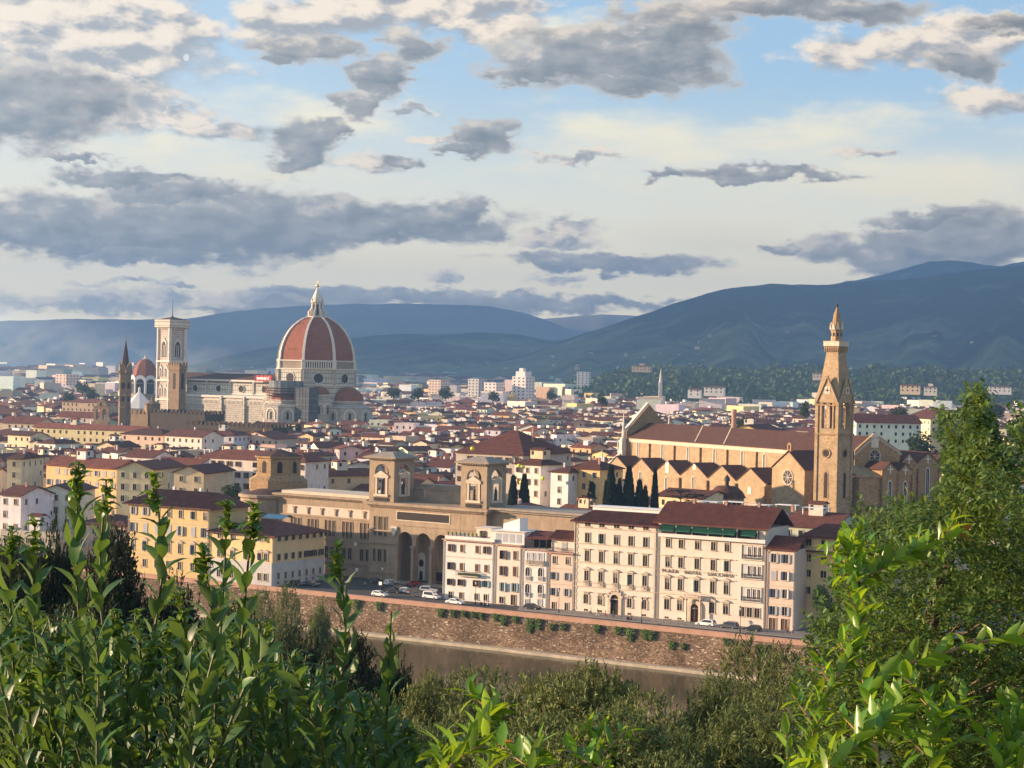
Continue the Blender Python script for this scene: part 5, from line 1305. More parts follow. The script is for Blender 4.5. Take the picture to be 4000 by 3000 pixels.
# tribunes round the drum
def tribune(an, dist, R1, zt, ze, R2, name='tribune', dm='dome_tile'):
    cx, cy = dist*math.cos(R(an)), dist*math.sin(R(an))
    b = MB(); b.ring([(R2,0),(R2,ze-4.5),(R2+.4,ze-4.3),(R2+.4,ze-3.9),(R1*.96,ze-2.2),(R1*.96,ze)], 8, cx, cy, o8+R(an)); o = b.build(name, 'marble_fine', cat_)
    b = MB(); h = zt-ze; b.ring([(R1,ze),(R1*.97,ze+h*.25),(R1*.86,ze+h*.52),(R1*.62,ze+h*.8),(R1*.3,ze+h*.96),(.3,zt)], 8, cx, cy, o8+R(an)); b.build('half_dome', dm, o)
    b = MB(); b.ring([(R1+.2,ze-.5),(R1+.9,ze-.2),(R1+.9,ze+.3),(R1-.2,ze+.35)], 8, cx, cy, o8+R(an)); b.build('cornice', 'marble', o)
    for k in range(-2, 3):
        a2 = R(an+45*k); aa = R2*math.cos(o8)+.1
        m_ = MB(); oo = arch(0, ze-13, 8.5, 8, 6); ii = arch(0, ze-13, 6.6, 7, 6)
        for f in band([(a,-.35,c_) for a,c_ in oo], [(a,-.35,c_) for a,c_ in ii]): m_.face(f)
        for f in band([(a,.0,c_) for a,c_ in oo], [(a,-.35,c_) for a,c_ in oo]): m_.face(f)
        q_ = m_.build('blind_arch', 'marble', o, loc=(cx+aa*math.cos(a2), cy+aa*math.sin(a2), 0), rz=a2+R(90))
        m_ = MB(); m_.slabxz(arch(0, ze-13, 1.6, 5.5, 4, True), -.12, 0); m_.build('window', 'dark_opening', q_)
    return o
tribune(0, 30, 11.5, zz_(925, 30), zz_(1037, 30), 17)
sT = tribune(-90, 30, 11.5, zz_(925, 0, -30), zz_(1037, 0, -30), 17)
tribune(90, 30, 11.5, zz_(925), zz_(1037), 17)
tribune(-45, 27, 8.5, zz_(925, 20, -20), zz_(990, 20, -20), 9.5, 'exedra')
tribune(-135, 27, 8.5, zz_(925, -20, -20), zz_(990, -20, -20), 9.5, 'exedra')
sc_ = froot(D, 0, -30, 'scaffolding', 'grey netted scaffolding with red tiled tiers around the front apse of the cathedral', 'scaffolding')
b = MB(); b.ring([(12.3,zz_(985,0,-42)),(12.3,zz_(885,0,-42))], 16, cap=False); b.ring([(11.9,zz_(885,0,-42)-.3),(.5,zz_(885,0,-42)+.2)], 16); b.build('net', 'scaffold_net', sc_)
b = MB()
for y_ in (945, 965, 985, 1005): b.ring([(12.8,zz_(y_,0,-42)-.4),(13.0,zz_(y_,0,-42)),(12.0,zz_(y_,0,-42)+.5)], 16, cap=False)
b.build('deck', 'church_roof', sc_)
for i in range(16):
    an = 2*math.pi*i/16; m_ = MB(); m_.tube([(12.9*math.cos(an),12.9*math.sin(an),zz_(1040,0,-42)),(12.9*math.cos(an),12.9*math.sin(an),zz_(880,0,-42))], .12, 5); m_.build('pole', 'iron', sc_)
sd2 = froot(D, 21, -33, 'scaffold_tower', 'tall dark netted scaffold tower standing between two apses of the cathedral', 'scaffolding')
b = MB(); b.box(-6,-5,0,6,5,zz_(935,21,-38)); b.build('net', 'scaffold_dark', sd2)
b = MB()
for i in range(9): b.box(-6.2,-5.2,i*4.2,6.2,5.2,i*4.2+.25, bottom=True)
for xx in (-6.1,-3,0,3,6.1): b.box(xx-.08,-5.3,0,xx+.08,-5.15,zz_(930,21,-38))
b.build('frame', 'scaffold_net', sd2)
# nave
nl = D.lx(*zD(655, 860), 0)-4; zrn = zz_(838, -60); zen = zz_(885, -60, -10); zcb = zz_(1002, -60, -10); zai = zz_(1018, -60, -20)
b = MB(); b.box(nl, -10.5, 0, -20, 10.5, zen); b.build('nave_wall', 'marble_panel', cat_)
b = MB(); roof_slab(b, nl+.5, -10.5, -22, 10.5, zen+.1, zrn-zen, .5, 0, .4, 0, 'x'); b.build('nave_roof', 'church_roof', cat_)
b = MB(); b.box(nl, -11.2, zen-1.4, -22, -10.5, zen-.1, bottom=True); b.box(nl, -11.0, zcb, -24, -10.5, zcb+.8, bottom=True); b.build('cornice', 'marble', cat_)
b = MB(); b.box(nl, -11.25, zen-2.4, -24, -10.55, zen-1.5, bottom=True); b.build('dark_frieze', 'shaded_dark_stone', cat_)
for px in (730, 912, 1095, 1277):
    xx = D.lx(*zD(px, 955), -10.5); o = disc(cat_, 'oculus', xx, zz_(957, xx, -10.5), 2.3, -10.52, 'dark_opening', 'marble', n=24); o.scale = (1.0, 2.6, 1.0)
for px in (825, 1005, 1188, 1320):
    xx = D.lx(*zD(px, 955), -10.5); m_ = MB(); m_.box(xx-.8,-11.3,zcb-1,xx+.8,-10.4,zen-1.4); m_.build('pilaster', 'marble_fine', cat_)
b = MB(); b.box(nl, -20.5, 0, -24, -10.5, zai); b.build('aisle_wall', 'marble_fine', cat_)
b = MB(); b.face([(nl,-20.5,zai+.1),(-24,-20.5,zai+.1),(-24,-10.5,zcb-.3),(nl,-10.5,zcb-.3)]); b.build('aisle_roof', 'lead_white', cat_)
b = MB(); b.box(nl-.5,-21.4,zai-.9,-24,-20.4,zai+.6, bottom=True); b.box(nl-.5,-21.2,zz_(1045,-60,-20)-.4,-24,-20.4,zz_(1045,-60,-20), bottom=True); b.box(nl-.5,-21.2,zz_(1078,-60,-20)-.4,-24,-20.4,zz_(1078,-60,-20), bottom=True)
x_ = nl
while x_ < -25: b.box(x_,-21.1,zz_(1075,-60,-20),x_+.55,-20.5,zz_(1045,-60,-20)-.3); x_ += 1.25
b.build('arcade_gallery', 'marble', cat_)
b = MB(); b.box(nl,-20.8,zz_(1075,-60,-20),-25,-20.52,zz_(1047,-60,-20)); b.build('gallery_back', 'green_marble', cat_)
for px in (940, 1120, 1325):
    xx = D.lx(*zD(px, 1050), -20.5); m_ = MB(); m_.box(xx-.9,-22,0,xx+.9,-20.4,zai+.3); m_.build('buttress', 'marble_panel', cat_)
b = MB(); zf_ = zz_(792, -110)
b.slabyz([(-21,0),(21,0),(21,zai+2),(11.5,zai+6),(11.5,zen),(0,zf_),(-11.5,zen),(-11.5,zai+6),(-21,zai+2)], nl-2.5, nl-.02); b.build('facade', 'marble_panel', cat_)
sr = froot(D, D.lx(*zD(1340, 870), -13), -14, 'site_banner', 'red and white builders banner hung at the junction of nave roof and drum', 'banner')
b = MB(); b.box(-16,-.3,zen-.5,0,0,zen+3.6, bottom=True); b.box(-2.5,-.4,zen-5,1.5,-.1,zen-.5, bottom=True); b.build('sheet', 'site_red', sr)
b = MB(); b.box(-14,-.4,zen+.6,-5,-.31,zen+2.2, bottom=True); b.box(-3.9,-.4,zen+.2,-2.9,-.31,zen+2.6, bottom=True); b.build('white_panel', 'white_paint', sr)
for i in range(5):
    m_ = MB(); m_.tube([(-15.5+i*3.8,-.4,zen-5),(-15.5+i*3.8,-.4,zen+4.5)], .1, 5); m_.build('pole', 'iron', sr)
# marble bell tower
def cu(x, y): return 331.8+.18326*x, 608.3+.18326*y
G0 = at(*cu(190, 900), 1378); G = Frame(G0.x, G0.y, 43.0)
def zG(y): return G.z(*cu(190, y), 0)
gw = (-G.lx(*cu(36, 900)) + G.ly(*cu(343, 900), 0))/2
gi = froot(G, 0, 0, 'marble_bell_tower', 'square white and pink marble bell tower beside the cathedral nave', 'bell tower')
b = MB(); b.box(-gw, 0, 0, 0, gw, zG(540)); gs = b.build('shaft', 'marble_fine', gi)
for (cx, cy) in ((-gw,0),(0,0),(0,gw),(-gw,gw)):
    m_ = MB(); m_.ring([(1.35,0),(1.35,zG(540))], 8, cx, cy, R(22.5)); m_.build('corner_turret', 'marble', gs)
b = MB()
for y_ in (940, 1165, 1390): b.box(-gw-1.2,-1.2,zG(y_)-.6,1.2,gw+1.2,zG(y_)+.5, bottom=True)
b.build('string_course', 'marble', gs)
b = MB(); cw = [(-gw-.6,-.6),(.6,-.6),(.6,gw+.6),(-gw-.6,gw+.6)]; cw2 = [(-gw-2.2,-2.2),(2.2,-2.2),(2.2,gw+2.2),(-gw-2.2,gw+2.2)]
b.prism(cw, zG(560), zG(530), poly2=cw2); b.prism(cw2, zG(530), zG(447)); ck = b.build('crown_cornice', 'marble_fine', gi)
b = MB()
for z_ in (zG(530), zG(500), zG(455)): b.box(-gw-2.4,-2.4,z_-.2,2.4,gw+2.4,z_+.3, bottom=True)
b.build('moulding', 'marble', ck)
b = MB(); b.prism([(-gw-1.5,-1.5),(1.5,-1.5),(1.5,gw+1.5),(-gw-1.5,gw+1.5)], zG(447), zG(412), poly2=[(-gw/2-.6,gw/2-.6),(-gw/2+.6,gw/2-.6),(-gw/2+.6,gw/2+.6),(-gw/2-.6,gw/2+.6)]); rf = b.build('roof', 'church_roof', gi)
b = MB(); b.ring([(1.0,zG(425)),(.45,zG(395)),(.22,zG(380)),(.12,zG(205))], 8, -gw/2, gw/2); b.build('mast', 'bronze', rf)
for k in range(2):
    for (y0, y1, offs, w_) in ((885, 700, (0,), 5.0), (1120, 1020, (-.23, .23), 2.3), (1345, 1255, (-.23, .23), 2.3)):
        for of in offs:
            m_ = MB(); h_ = zG(y1)-zG(y0); o_ = arch(0, 0, w_+1.4, h_+1.2, 5, True); i_ = arch(0, 0, w_, h_, 5, True)
            for f in band([(a,-.5,c_) for a,c_ in o_], [(a,-.3,c_) for a,c_ in i_]): m_.face(f)
            for f in band([(a,0,c_) for a,c_ in o_], [(a,-.5,c_) for a,c_ in o_]): m_.face(f)
            m_.slabxz([(-w_/2-1,h_*.85),(-w_/2-.6,h_*.85),(0,h_+1.6),(w_/2+.6,h_*.85),(w_/2+1,h_*.85),(0,h_+2.6)], -.6, -.1)
            loc_ = (-gw/2+of*gw, -.02, zG(y0)) if k == 0 else (.02, gw/2+of*gw, zG(y0))
            o = m_.build('window', 'marble', gs, loc=loc_, rz=R(90*k))
            m_ = MB(); m_.face([(a,-.1,c_) for a,c_ in i_]); m_.build('opening', 'dark_opening', o)
            nn = 2 if w_ > 3 else 1
            m_ = MB()
            for j in range(nn): xx = -w_/2+w_*(j+1)/(nn+1); m_.box(xx-.2,-.3,0,xx+.2,-.12,h_*.75)
            m_.build('colonnette', 'marble', o)
    for y0, y1 in ((930, 560), (1155, 950), (1380, 1175)):       # framed marble fields
        m_ = MB(); z0_, z1_ = zG(y0)+.8, zG(y1)-.8
        for s_ in (-1, 1): m_.box(s_*gw*.36-.25,-.18,z0_,s_*gw*.36+.25,.0,z1_)
        m_.box(-gw*.36,-.18,z1_-.4,gw*.36,0,z1_, bottom=True); m_.build('panel_frame', 'pink_marble', gs, loc=(-gw/2, 0, 0) if k == 0 else (0, gw/2, 0), rz=R(90*k))

# ------------------------------------------------------------------ other old towers
def crenel(b, x0, y0, x1, y1, z, w=1.4, h=1.6, gap=1.3, t=.6, mi=0):
    for (a0, b0, a1, b1) in ((x0,y0,x1,y0),(x0,y1,x1,y1),(x0,y0,x0,y1),(x1,y0,x1,y1)):
        L = math.hypot(a1-a0, b1-b0); n = max(1, int(L/(w+gap)))
        for i in range(n+1):
            f = (i*(L-w)/n)/L; cx, cy = a0+(a1-a0)*f, b0+(b1-b0)*f
            if b0 == b1: b.box(cx, b0-(t if b0 == y1 else 0), z, cx+w, b0+(0 if b0 == y1 else t), z+h, mi)
            else: b.box(a0-(t if a0 == x1 else 0), cy, z, a0+(0 if a0 == x1 else t), cy+w, z+h, mi)
B0 = at(*cu(300, 1200), 1055); Bf = Frame(B0.x, B0.y, 36.0)
bw1, bw2 = -Bf.lx(*cu(181, 1200)), Bf.ly(*cu(378, 1200), 0)
zB = lambda y: Bf.z(*cu(300, y), 0)
r_ = froot(Bf, 0, 0, 'crenellated_tower', 'brown stone tower with battlements standing before the marble bell tower', 'tower')
b = MB(); b.box(-bw1, 0, 0, 0, bw2, zB(1050)); sh_ = b.build('shaft', 'tower_stone', r_)
b = MB(); e = .55; b.prism([(-bw1,0),(0,0),(0,bw2),(-bw1,bw2)], zB(1062), zB(1035), cap=False, poly2=[(-bw1-e,-e),(e,-e),(e,bw2+e),(-bw1-e,bw2+e)]); b.box(-bw1-e,-e,zB(1035),e,bw2+e,zB(990)); crenel(b, -bw1-e,-e,e,bw2+e, zB(990), 1.2, 1.6, .9); b.build('battlement', 'tower_stone', r_)
for k, (xx, yy) in enumerate(((-bw1*.48, 0), (0, bw2*.5))):
    m_ = MB(); m_.slabxz(arch(0,0,1.9,zB(1078)-zB(1270),5), -.06, 0); m_.build('opening', 'dark_opening', sh_, loc=(xx if k == 0 else .01, -.01 if k == 0 else yy, zB(1270)), rz=R(90*k))
# slender spire on the left
H0 = at(*zD(176, 980), 1100); r_ = root('abbey_spire', (H0.x, H0.y, 0), R(-8), 'slender brown hexagonal bell tower with a sharp spire at the far left', 'bell tower')
ks = 1100*.275/FPX; zHh = lambda y: at(*zD(176, y), 1100).z
b = MB(); b.ring([(50*ks,0),(50*ks,zHh(825))], 6); sh_ = b.build('shaft', 'tower_stone', r_)
b = MB()
for y_ in (825, 890, 1000, 1090): b.ring([(50*ks,zHh(y_)-.3),(56*ks,zHh(y_)),(50*ks,zHh(y_)+.4)], 6, cap=False)
b.build('string_course', 'tower_stone', sh_)
b = MB(); b.ring([(46*ks,zHh(822)),(30*ks,zHh(735)),(2.5*ks,zHh(562))], 6); b.build('spire', 'church_roof', r_)
b = MB(); b.ring([(.12,zHh(562)),(.08,zHh(535))], 5); b.build('finial', 'iron', r_)
for k in range(6):
    an = R(30+60*k); aa = 50*ks*.866
    m_ = MB(); m_.slabxz([(-3.0,0),(3.0,0),(0,6.5)], -.3, .4); m_.build('gable', 'tower_stone', r_, loc=(aa*math.cos(an), aa*math.sin(an), zHh(820)), rz=an+R(90))
    for y0, y1 in ((940, 890), (1040, 1000)):
        m_ = MB(); m_.slabxz(arch(0,0,1.9,zHh(y1)-zHh(y0),4), -.06, 0); m_.build('opening', 'dark_opening', sh_, loc=(aa*math.cos(an), aa*math.sin(an), zHh(y0)), rz=an+R(90))
# chapel dome and the white baptistery roof
Y_ = 1760; K_ = Y_*.275/FPX; p = at(*zD(335, 900), Y_); zX = lambda y: at(*zD(335, y), Y_).z
r_ = root('chapel_dome', (p.x, p.y, 0), R(12), 'smaller red tiled dome half hidden behind the marble bell tower', 'dome')
b = MB(); b.ring([(108*K_,0),(108*K_,zX(905)),(112*K_,zX(900)),(108*K_,zX(893))], 8); b.build('drum', 'raw_stone', r_)
b = MB(); b.ring([(108*K_,zX(893)),(104*K_,zX(850)),(92*K_,zX(800)),(72*K_,zX(755)),(45*K_,zX(722)),(18*K_,zX(708))], 8); b.build('dome', 'dome_tile', r_)
b = MB(); b.ring([(20*K_,zX(712)),(20*K_,zX(706)),(8*K_,zX(704)),(8*K_,zX(690)),(1,zX(682))], 8); b.build('lantern', 'marble', r_)
for k in range(8):
    an = R(22.5+45*k); aa = 108*K_*.924
    m_ = MB(); o_ = arch(0,0,11,17,5); i_ = arch(0,0,7.5,13.5,5)
    for f in band([(a,-.6,c_) for a,c_ in o_], [(a,-.6,c_) for a,c_ in i_]): m_.face(f)
    for f in band([(a,0,c_) for a,c_ in o_], [(a,-.6,c_) for a,c_ in o_]): m_.face(f)
    o = m_.build('window', 'lead_white', r_, loc=(aa*math.cos(an), aa*math.sin(an), zX(980)), rz=an+R(90)); m_ = MB(); m_.face([(a,-.1,c_) for a,c_ in i_]); m_.build('pane', 'dark_opening', o)
Y_ = 1440; K_ = Y_*.275/FPX; p = at(*zD(290, 1000), Y_)
r_ = root('baptistery', (p.x, p.y, 0), R(12), 'white pyramid roof of the octagonal baptistery left of the marble bell tower', 'baptistery')
zX = lambda y: at(*zD(290, y), Y_).z
b = MB(); b.ring([(128*K_,0),(128*K_,zX(1095))], 8); b.build('wall', 'marble_fine', r_)
b = MB(); b.ring([(130*K_,zX(1095)),(8*K_,zX(965))], 8); b.build('roof', 'lead_white', r_)
b = MB(); b.ring([(10*K_,zX(966)),(9*K_,zX(945)),(12*K_,zX(944)),(1*K_,zX(925))], 8); b.build('lantern', 'lead_white', r_)
# palace with battlements
def block(name, u0, u1, vt, Y, D_, m_, label, ang_=34, cren=True, cat='building', zb=0, mach=False, group=None):
    P_ = at(u0, vt, Y); F = Frame(P_.x, P_.y, ang_); w_ = F.lx(u1, vt)
    r_ = froot(F, 0, 0, name, label, cat, group); z = P_.z
    b = MB(); b.box(0, 0, zb, w_, D_, z); b.build('wall', m_, r_)
    if cren:
        b = MB(); crenel(b, -.3 if not mach else -.9, -.3 if not mach else -.9, w_+.3, D_+.3, z, 1.3, 1.7, 1.5, .6)
        if mach:
            b.box(-.9,-.9,z-2.2,w_+.9,.0,z, bottom=True)
            for i in range(int(w_/1.4)): b.box(i*1.4,-.9,z-3.2,i*1.4+.5,0,z-2.2, bottom=True)
        b.build('battlement', m_, r_)
    return r_, w_, z, F
r_, w_, z, F = block('fortress_palace', *[zD(x, 0)[0] for x in (375, 806)], zD(0, 1128)[1], 1035, 16, 'shaded_dark_stone', 'shade-toned grey crenellated palace below the brown battlemented tower', 30)
r_, w_, z, F = block('fortress_wing', *[zD(x, 0)[0] for x in (222, 358)], zD(0, 1135)[1], 1045, 14, 'tower_stone', 'lighter crenellated stone wing below the slender spire', 30)
m_ = MB(); m_.ring([(4.4,z),(4.4,z+5),(4.8,z+5.2),(.6,z+7.5),(.6,z+9)], 8, w_*.6, 9); m_.build('stair_turret', 'tower_stone', r_)
r_, w_, z, F = block('battlement_wall', *[zD(x, 0)[0] for x in (680, 1335)], zD(0, 1222)[1], 935, 12, 'shaded_dark_stone', 'long brown wall with corbelled battlements below the cathedral', 30, True, 'wall', mach=True)

# ------------------------------------------------------------------ city
WALLS = [((.70,.62,.50),'cream'), ((.70,.49,.24),'ochre'), ((.72,.68,.62),'white'), ((.64,.50,.38),'pink'), ((.70,.55,.36),'pale yellow'), ((.50,.44,.36),'beige'), ((.42,.33,.24),'brown stone'), ((.74,.70,.66),'whitewashed')]
def rc(r, k=1.0): 
    t = r.random(); a = (.095,.030,.019); b_ = (.185,.056,.033); f = .65+.6*r.random()
    return tuple((a[i]*(1-t)+b_[i]*t)*f*k for i in range(3))
FOOT = []                                           # ground already taken: (Frame, x0, x1, y0, y1)
def claim(F, x0, x1, y0, y1, m_=4): FOOT.append((F, x0-m_, x1+m_, y0-m_, y1+m_))
def taken(x, y):
    for F, x0, x1, y0, y1 in FOOT:
        dx, dy = x-F.ox, y-F.oy; lx = dx*F.c-dy*F.s; ly = dx*F.s+dy*F.c
        if x0 < lx < x1 and y0 < ly < y1: return True
    return False
claim(Q, -130, 2, -40, 16); claim(Q, -10, 60, -40, 26); claim(QY, -62, 2, -40, 26); claim(Q, -150, -60, -30, 55, 0)
claim(L_, -45, PW+60, -45, 22); claim(N, xl-30, xe+22, -48, 24); claim(N, xe-20, xe+60, -70, 24)
claim(D, -125, 52, -52, 50); claim(G, -30, 8, -8, 20); claim(Bf, -12, 4, -4, 14)
# lx,ly of a frame: sheds built house by house
def house_mesh(Wd, Dp, H, rh, kind, rot_axis, wc, rcol, r, wins=True, near=False, dark_n=None):
    """walls (+dark window openings) and roof as two builders, origin at the front left corner"""
    b = MB(); b.col = wc; b.box(0, 0, 0, Wd, Dp, H)
    t = MB(); t.col = rcol
    if kind == 'flat':
        b.box(0, 0, H, Wd, .3, H+.9); b.box(0, .3, H, .3, Dp, H+.9); b.box(Wd-.3, .3, H, Wd, Dp, H+.9); b.box(.3, Dp-.3, H, Wd-.3, Dp, H+.9)
        t.col = tuple(x*1.0 for x in (.30,.22,.17)); t.face([(.3,.3,H+.02),(Wd-.3,.3,H+.02),(Wd-.3,Dp-.3,H+.02),(.3,Dp-.3,H+.02)])
    else:
        hip = (min(Wd, Dp)*.48 if kind == 'hip' else 0)
        roof_slab(t, 0, 0, Wd, Dp, H, rh, .7, hip, .25, 0, rot_axis)
        if kind == 'gable': tri_gable(b, 0, 0, Wd, Dp, H, rh, rot_axis, .7)
    if wins:
        fl = H-1.9; n = max(1, int(Wd/3.4)); st = Wd/n; rows = 0
        skip = r.random()
        while fl > 2.0 and rows < 3:
            for i in range(n):
                if r.random() < .12: continue
                xx = st*(i+.5); b.face([(xx-.55,-.04,fl-.85),(xx+.55,-.04,fl-.85),(xx+.55,-.04,fl+.75),(xx-.55,-.04,fl+.75)], 1)
            m = max(1, int(Dp/4)); sm = Dp/m
            for i in range(m):
                if r.random() < .45: continue
                yy = sm*(i+.5)
                b.face([(Wd+.04,yy-.5,fl-.8),(Wd+.04,yy+.5,fl-.8),(Wd+.04,yy+.5,fl+.7),(Wd+.04,yy-.5,fl+.7)], 1)
                b.face([(-.04,yy+.5,fl-.8),(-.04,yy-.5,fl-.8),(-.04,yy-.5,fl+.7),(-.04,yy+.5,fl+.7)], 1)
            fl -= 3.5; rows += 1
    return b, t
HOUSES = []                                          # near houses kept for naming
def make_house(F, lx, ly, Wd, Dp, H, rh, kind, axis, wi, rcol, r, winparts=False, name='house'):
    p = F.w(lx, ly)
    r_ = root(name, (p.x, p.y, 0), -F.a, '', 'house', 'houses of the old town'); 
    wc = tuple(x*(.88+.2*r.random()) for x in WALLS[wi][0])
    b, t = house_mesh(Wd, Dp, H, rh, kind, axis, wc, rcol, r, wins=not winparts)
    b.build('wall', ['plaster', 'dark_opening'], r_); ro = t.build('roof' if kind != 'flat' else 'terrace', 'roof_tile', r_)
    if winparts:
        fl = H-1.9; n = max(1, int(Wd/3.3)); st = Wd/n; k = 0
        sty = r.choice(['plain', 'closed', 'shut', 'plain']); sh = r.choice(['shutter_brown', 'shutter_grey', 'shutter_brown'])
        while fl > 3 and k < 3:
            for i in range(n):
                if r.random() < .1: continue
                window(r_, st*(i+.5), fl, 1.1, 1.6 if k == 0 else 1.8, sty, shut=sh, trim='stone_trim' if r.random() < 2 else 'grey_plaster')
            m = max(1, int(Dp/4.5))
            for i in range(m):
                if r.random() < .5: window(r_, Wd, fl, 1.0, 1.5, 'bare', y=Dp/m*(i+.5), rz=R(90), glass='dark_opening')
            fl -= 3.6; k += 1
    if kind != 'flat':
        for _ in range(r.choice([1, 1, 2])):
            cx_, cy_ = Wd*(.2+.6*r.random()), Dp*(.2+.6*r.random())
            chimney(r_, cx_, cy_, H+rh*.4, rh*.6+.7, .6, r.choice(['white_plaster', 'parapet', 'grey_plaster']))
    if r.random() < .28 and min(Wd, Dp) > 8:
        w2 = 3+2*r.random(); m_ = MB(); m_.col = tuple(x*.95 for x in WALLS[r.choice([0,2,2,7,4])][0]); m_.box(0, 0, 0, w2, w2*.9, rh+2.2); m_.box(.4,-.04,rh+.6,1.3,.0,rh+1.8, 1); m_.box(w2-.01,.8,rh+.6,w2+.03,1.8,rh+1.8, 1)
        o = m_.build('roof_room', ['plaster', 'dark_opening'], r_, loc=(Wd*.3, Dp*.35, H)); m_ = MB(); m_.col = rcol; roof_slab(m_, 0, 0, w2, w2*.9, rh+2.2, .7, .4, 0, .15, 0, r.choice('xy')); m_.build('roof', 'roof_tile', o)
    c_ = F.w(lx+Wd/2, ly+Dp/2, H); u, v = proj(c_)
    HOUSES.append([r_, u, v, c_.y, Wd*Dp, WALLS[wi][1], kind, axis, Wd, H])
    return r_
# hand placed buildings: (u0, u1, v eave, Y, depth, angle, wall, kind, axis, rise, name, label)
def placed(u0, u1, ve, Y, Dp, an, wi, kind, axis, rh, label, cat='house', name='house', winparts=True, rcol=None, H=None):
    P_ = at(u0, ve, Y); F = Frame(P_.x, P_.y, an); Wd = F.lx(u1, ve); r = random.Random(int(u0*7+ve)); H = P_.z
    claim(F, 0, Wd, 0, Dp, 2)
    o = make_house(F, 0, 0, Wd, Dp, H, rh, kind, axis, wi, rcol or rc(r), r, winparts, name); HOUSES.pop(); o['label'] = label; o['category'] = cat
    return o, F, Wd, H
placed(1112, 1168, 1001, 600, 12, 36, 2, 'hip', 'x', 2.2, 'white house with brown windows behind the two dark cypresses, left of the ochre one')
placed(1190, 1228, 1018, 588, 11, 36, 2, 'hip', 'x', 1.6, 'narrow white house with a lower yellow attic between two taller houses near the basilica')
placed(1229, 1296, 1010, 590, 13, 36, 1, 'hip', 'x', 2.4, 'bright ochre house beside the white marble pinnacles of the basilica')
placed(985, 1130, 976, 650, 34, 30, 5, 'hip', 'x', 7.5, 'large hall with a broad dark red hipped roof behind the right library tower', 'hall', 'hall')
placed(430, 660, 986, 640, 14, 27, 0, 'hip', 'x', 2.6, 'long cream palace with dark windows above the round brown drum', 'palace', 'long_palace')
placed(100, 252, 1003, 610, 12, 31, 1, 'gable', 'x', 2.6, 'bright yellow house with framed windows behind the tallest laurel shoot')
placed(253, 330, 1012, 585, 26, 12, 4, 'gable', 'y', 2.4, 'blank pale yellow gable wall left of the yellow riverside palace')
placed(376, 440, 1020, 570, 22, 15, 4, 'gable', 'y', 2.2, 'blank pale yellow gable wall with one small opening')
placed(15, 46, 990, 640, 18, 10, 4, 'hip', 'x', 2.0, 'small pale yellow house with long arched openings at the left edge')
placed(0, 82, 912, 1030, 16, 18, 4, 'gable', 'x', 3.2, 'pale yellow office range at the far left edge', 'palace', 'long_palace', False)
placed(72, 310, 922, 955, 10, 22, 4, 'gable', 'x', 2.2, 'very long low yellow gallery with a row of small windows', 'palace', 'long_palace', False)
placed(122, 210, 899, 1130, 14, 20, 0, 'gable', 'x', 3.0, 'cream hall with a brown roof beside the stone bell gable', 'hall', 'hall', False)
placed(134, 215, 867, 1330, 30, 24, 6, 'hip', 'x', 2.2, 'square brown stone palace standing above the roofs at the left', 'palace', 'stone_palace', False)
placed(84, 158, 1060, 560, 20, 6, 2, 'gable', 'y', 2.0, 'tall white house with a green shuttered roof room at the left')
placed(0, 45, 1068, 545, 14, 25, 7, 'gable', 'x', 2.4, 'white house with blue windows at the left edge of the view')
placed(165, 270, 1130, 540, 16, 20, 3, 'hip', 'x', 2.4, 'low pink house between the laurel shoots and the big yellow palace')
placed(0, 120, 1150, 535, 16, 22, 5, 'flat', 'x', 2.4, 'low beige house behind the dark trees at the left edge')
placed(270, 330, 985, 668, 12, 28, 7, 'gable', 'x', 2.3, 'white house with wide dark windows below the grey fortress wall')
placed(330, 425, 1003, 628, 12, 25, 2, 'gable', 'x', 2.4, 'long white house with a red roof and a small white tower on its right')
placed(1690, 1800, 1134, 492, 22, 30, 5, 'gable', 'x', 3.2, 'low house with a brown tiled roof at the foot of the brick bell tower')
placed(1560, 1660, 935, 830, 30, 26, 1, 'gable', 'y', 4.0, 'yellow gabled hall behind the red roof of the basilica', 'hall', 'hall', False)
placed(1850, 1990, 912, 930, 16, -12, 2, 'gable', 'x', 4.0, 'long white building with a row of tall dark windows right of the belfry', 'hall', 'hall', False)
placed(2010, 2110, 905, 1000, 30, -15, 4, 'gable', 'y', 5.0, 'pale yellow gabled hall behind the tip of the big tree', 'hall', 'hall', False)
placed(262, 352, 936, 890, 16, 26, 3, 'hip', 'x', 2.6, 'pink house with a wide hipped roof below the left part of the battlement wall', 'house', 'house', False)
placed(356, 436, 940, 870, 15, 32, 0, 'gable', 'x', 2.8, 'cream house directly below the long battlement wall', 'house', 'house', False)
placed(440, 505, 938, 885, 16, 20, 2, 'hip', 'x', 2.4, 'white house below the right part of the battlement wall', 'house', 'house', False)
placed(508, 590, 944, 900, 16, 34, 4, 'gable', 'y', 3.2, 'pale yellow gabled house at the right end of the battlement wall', 'house', 'house', False)
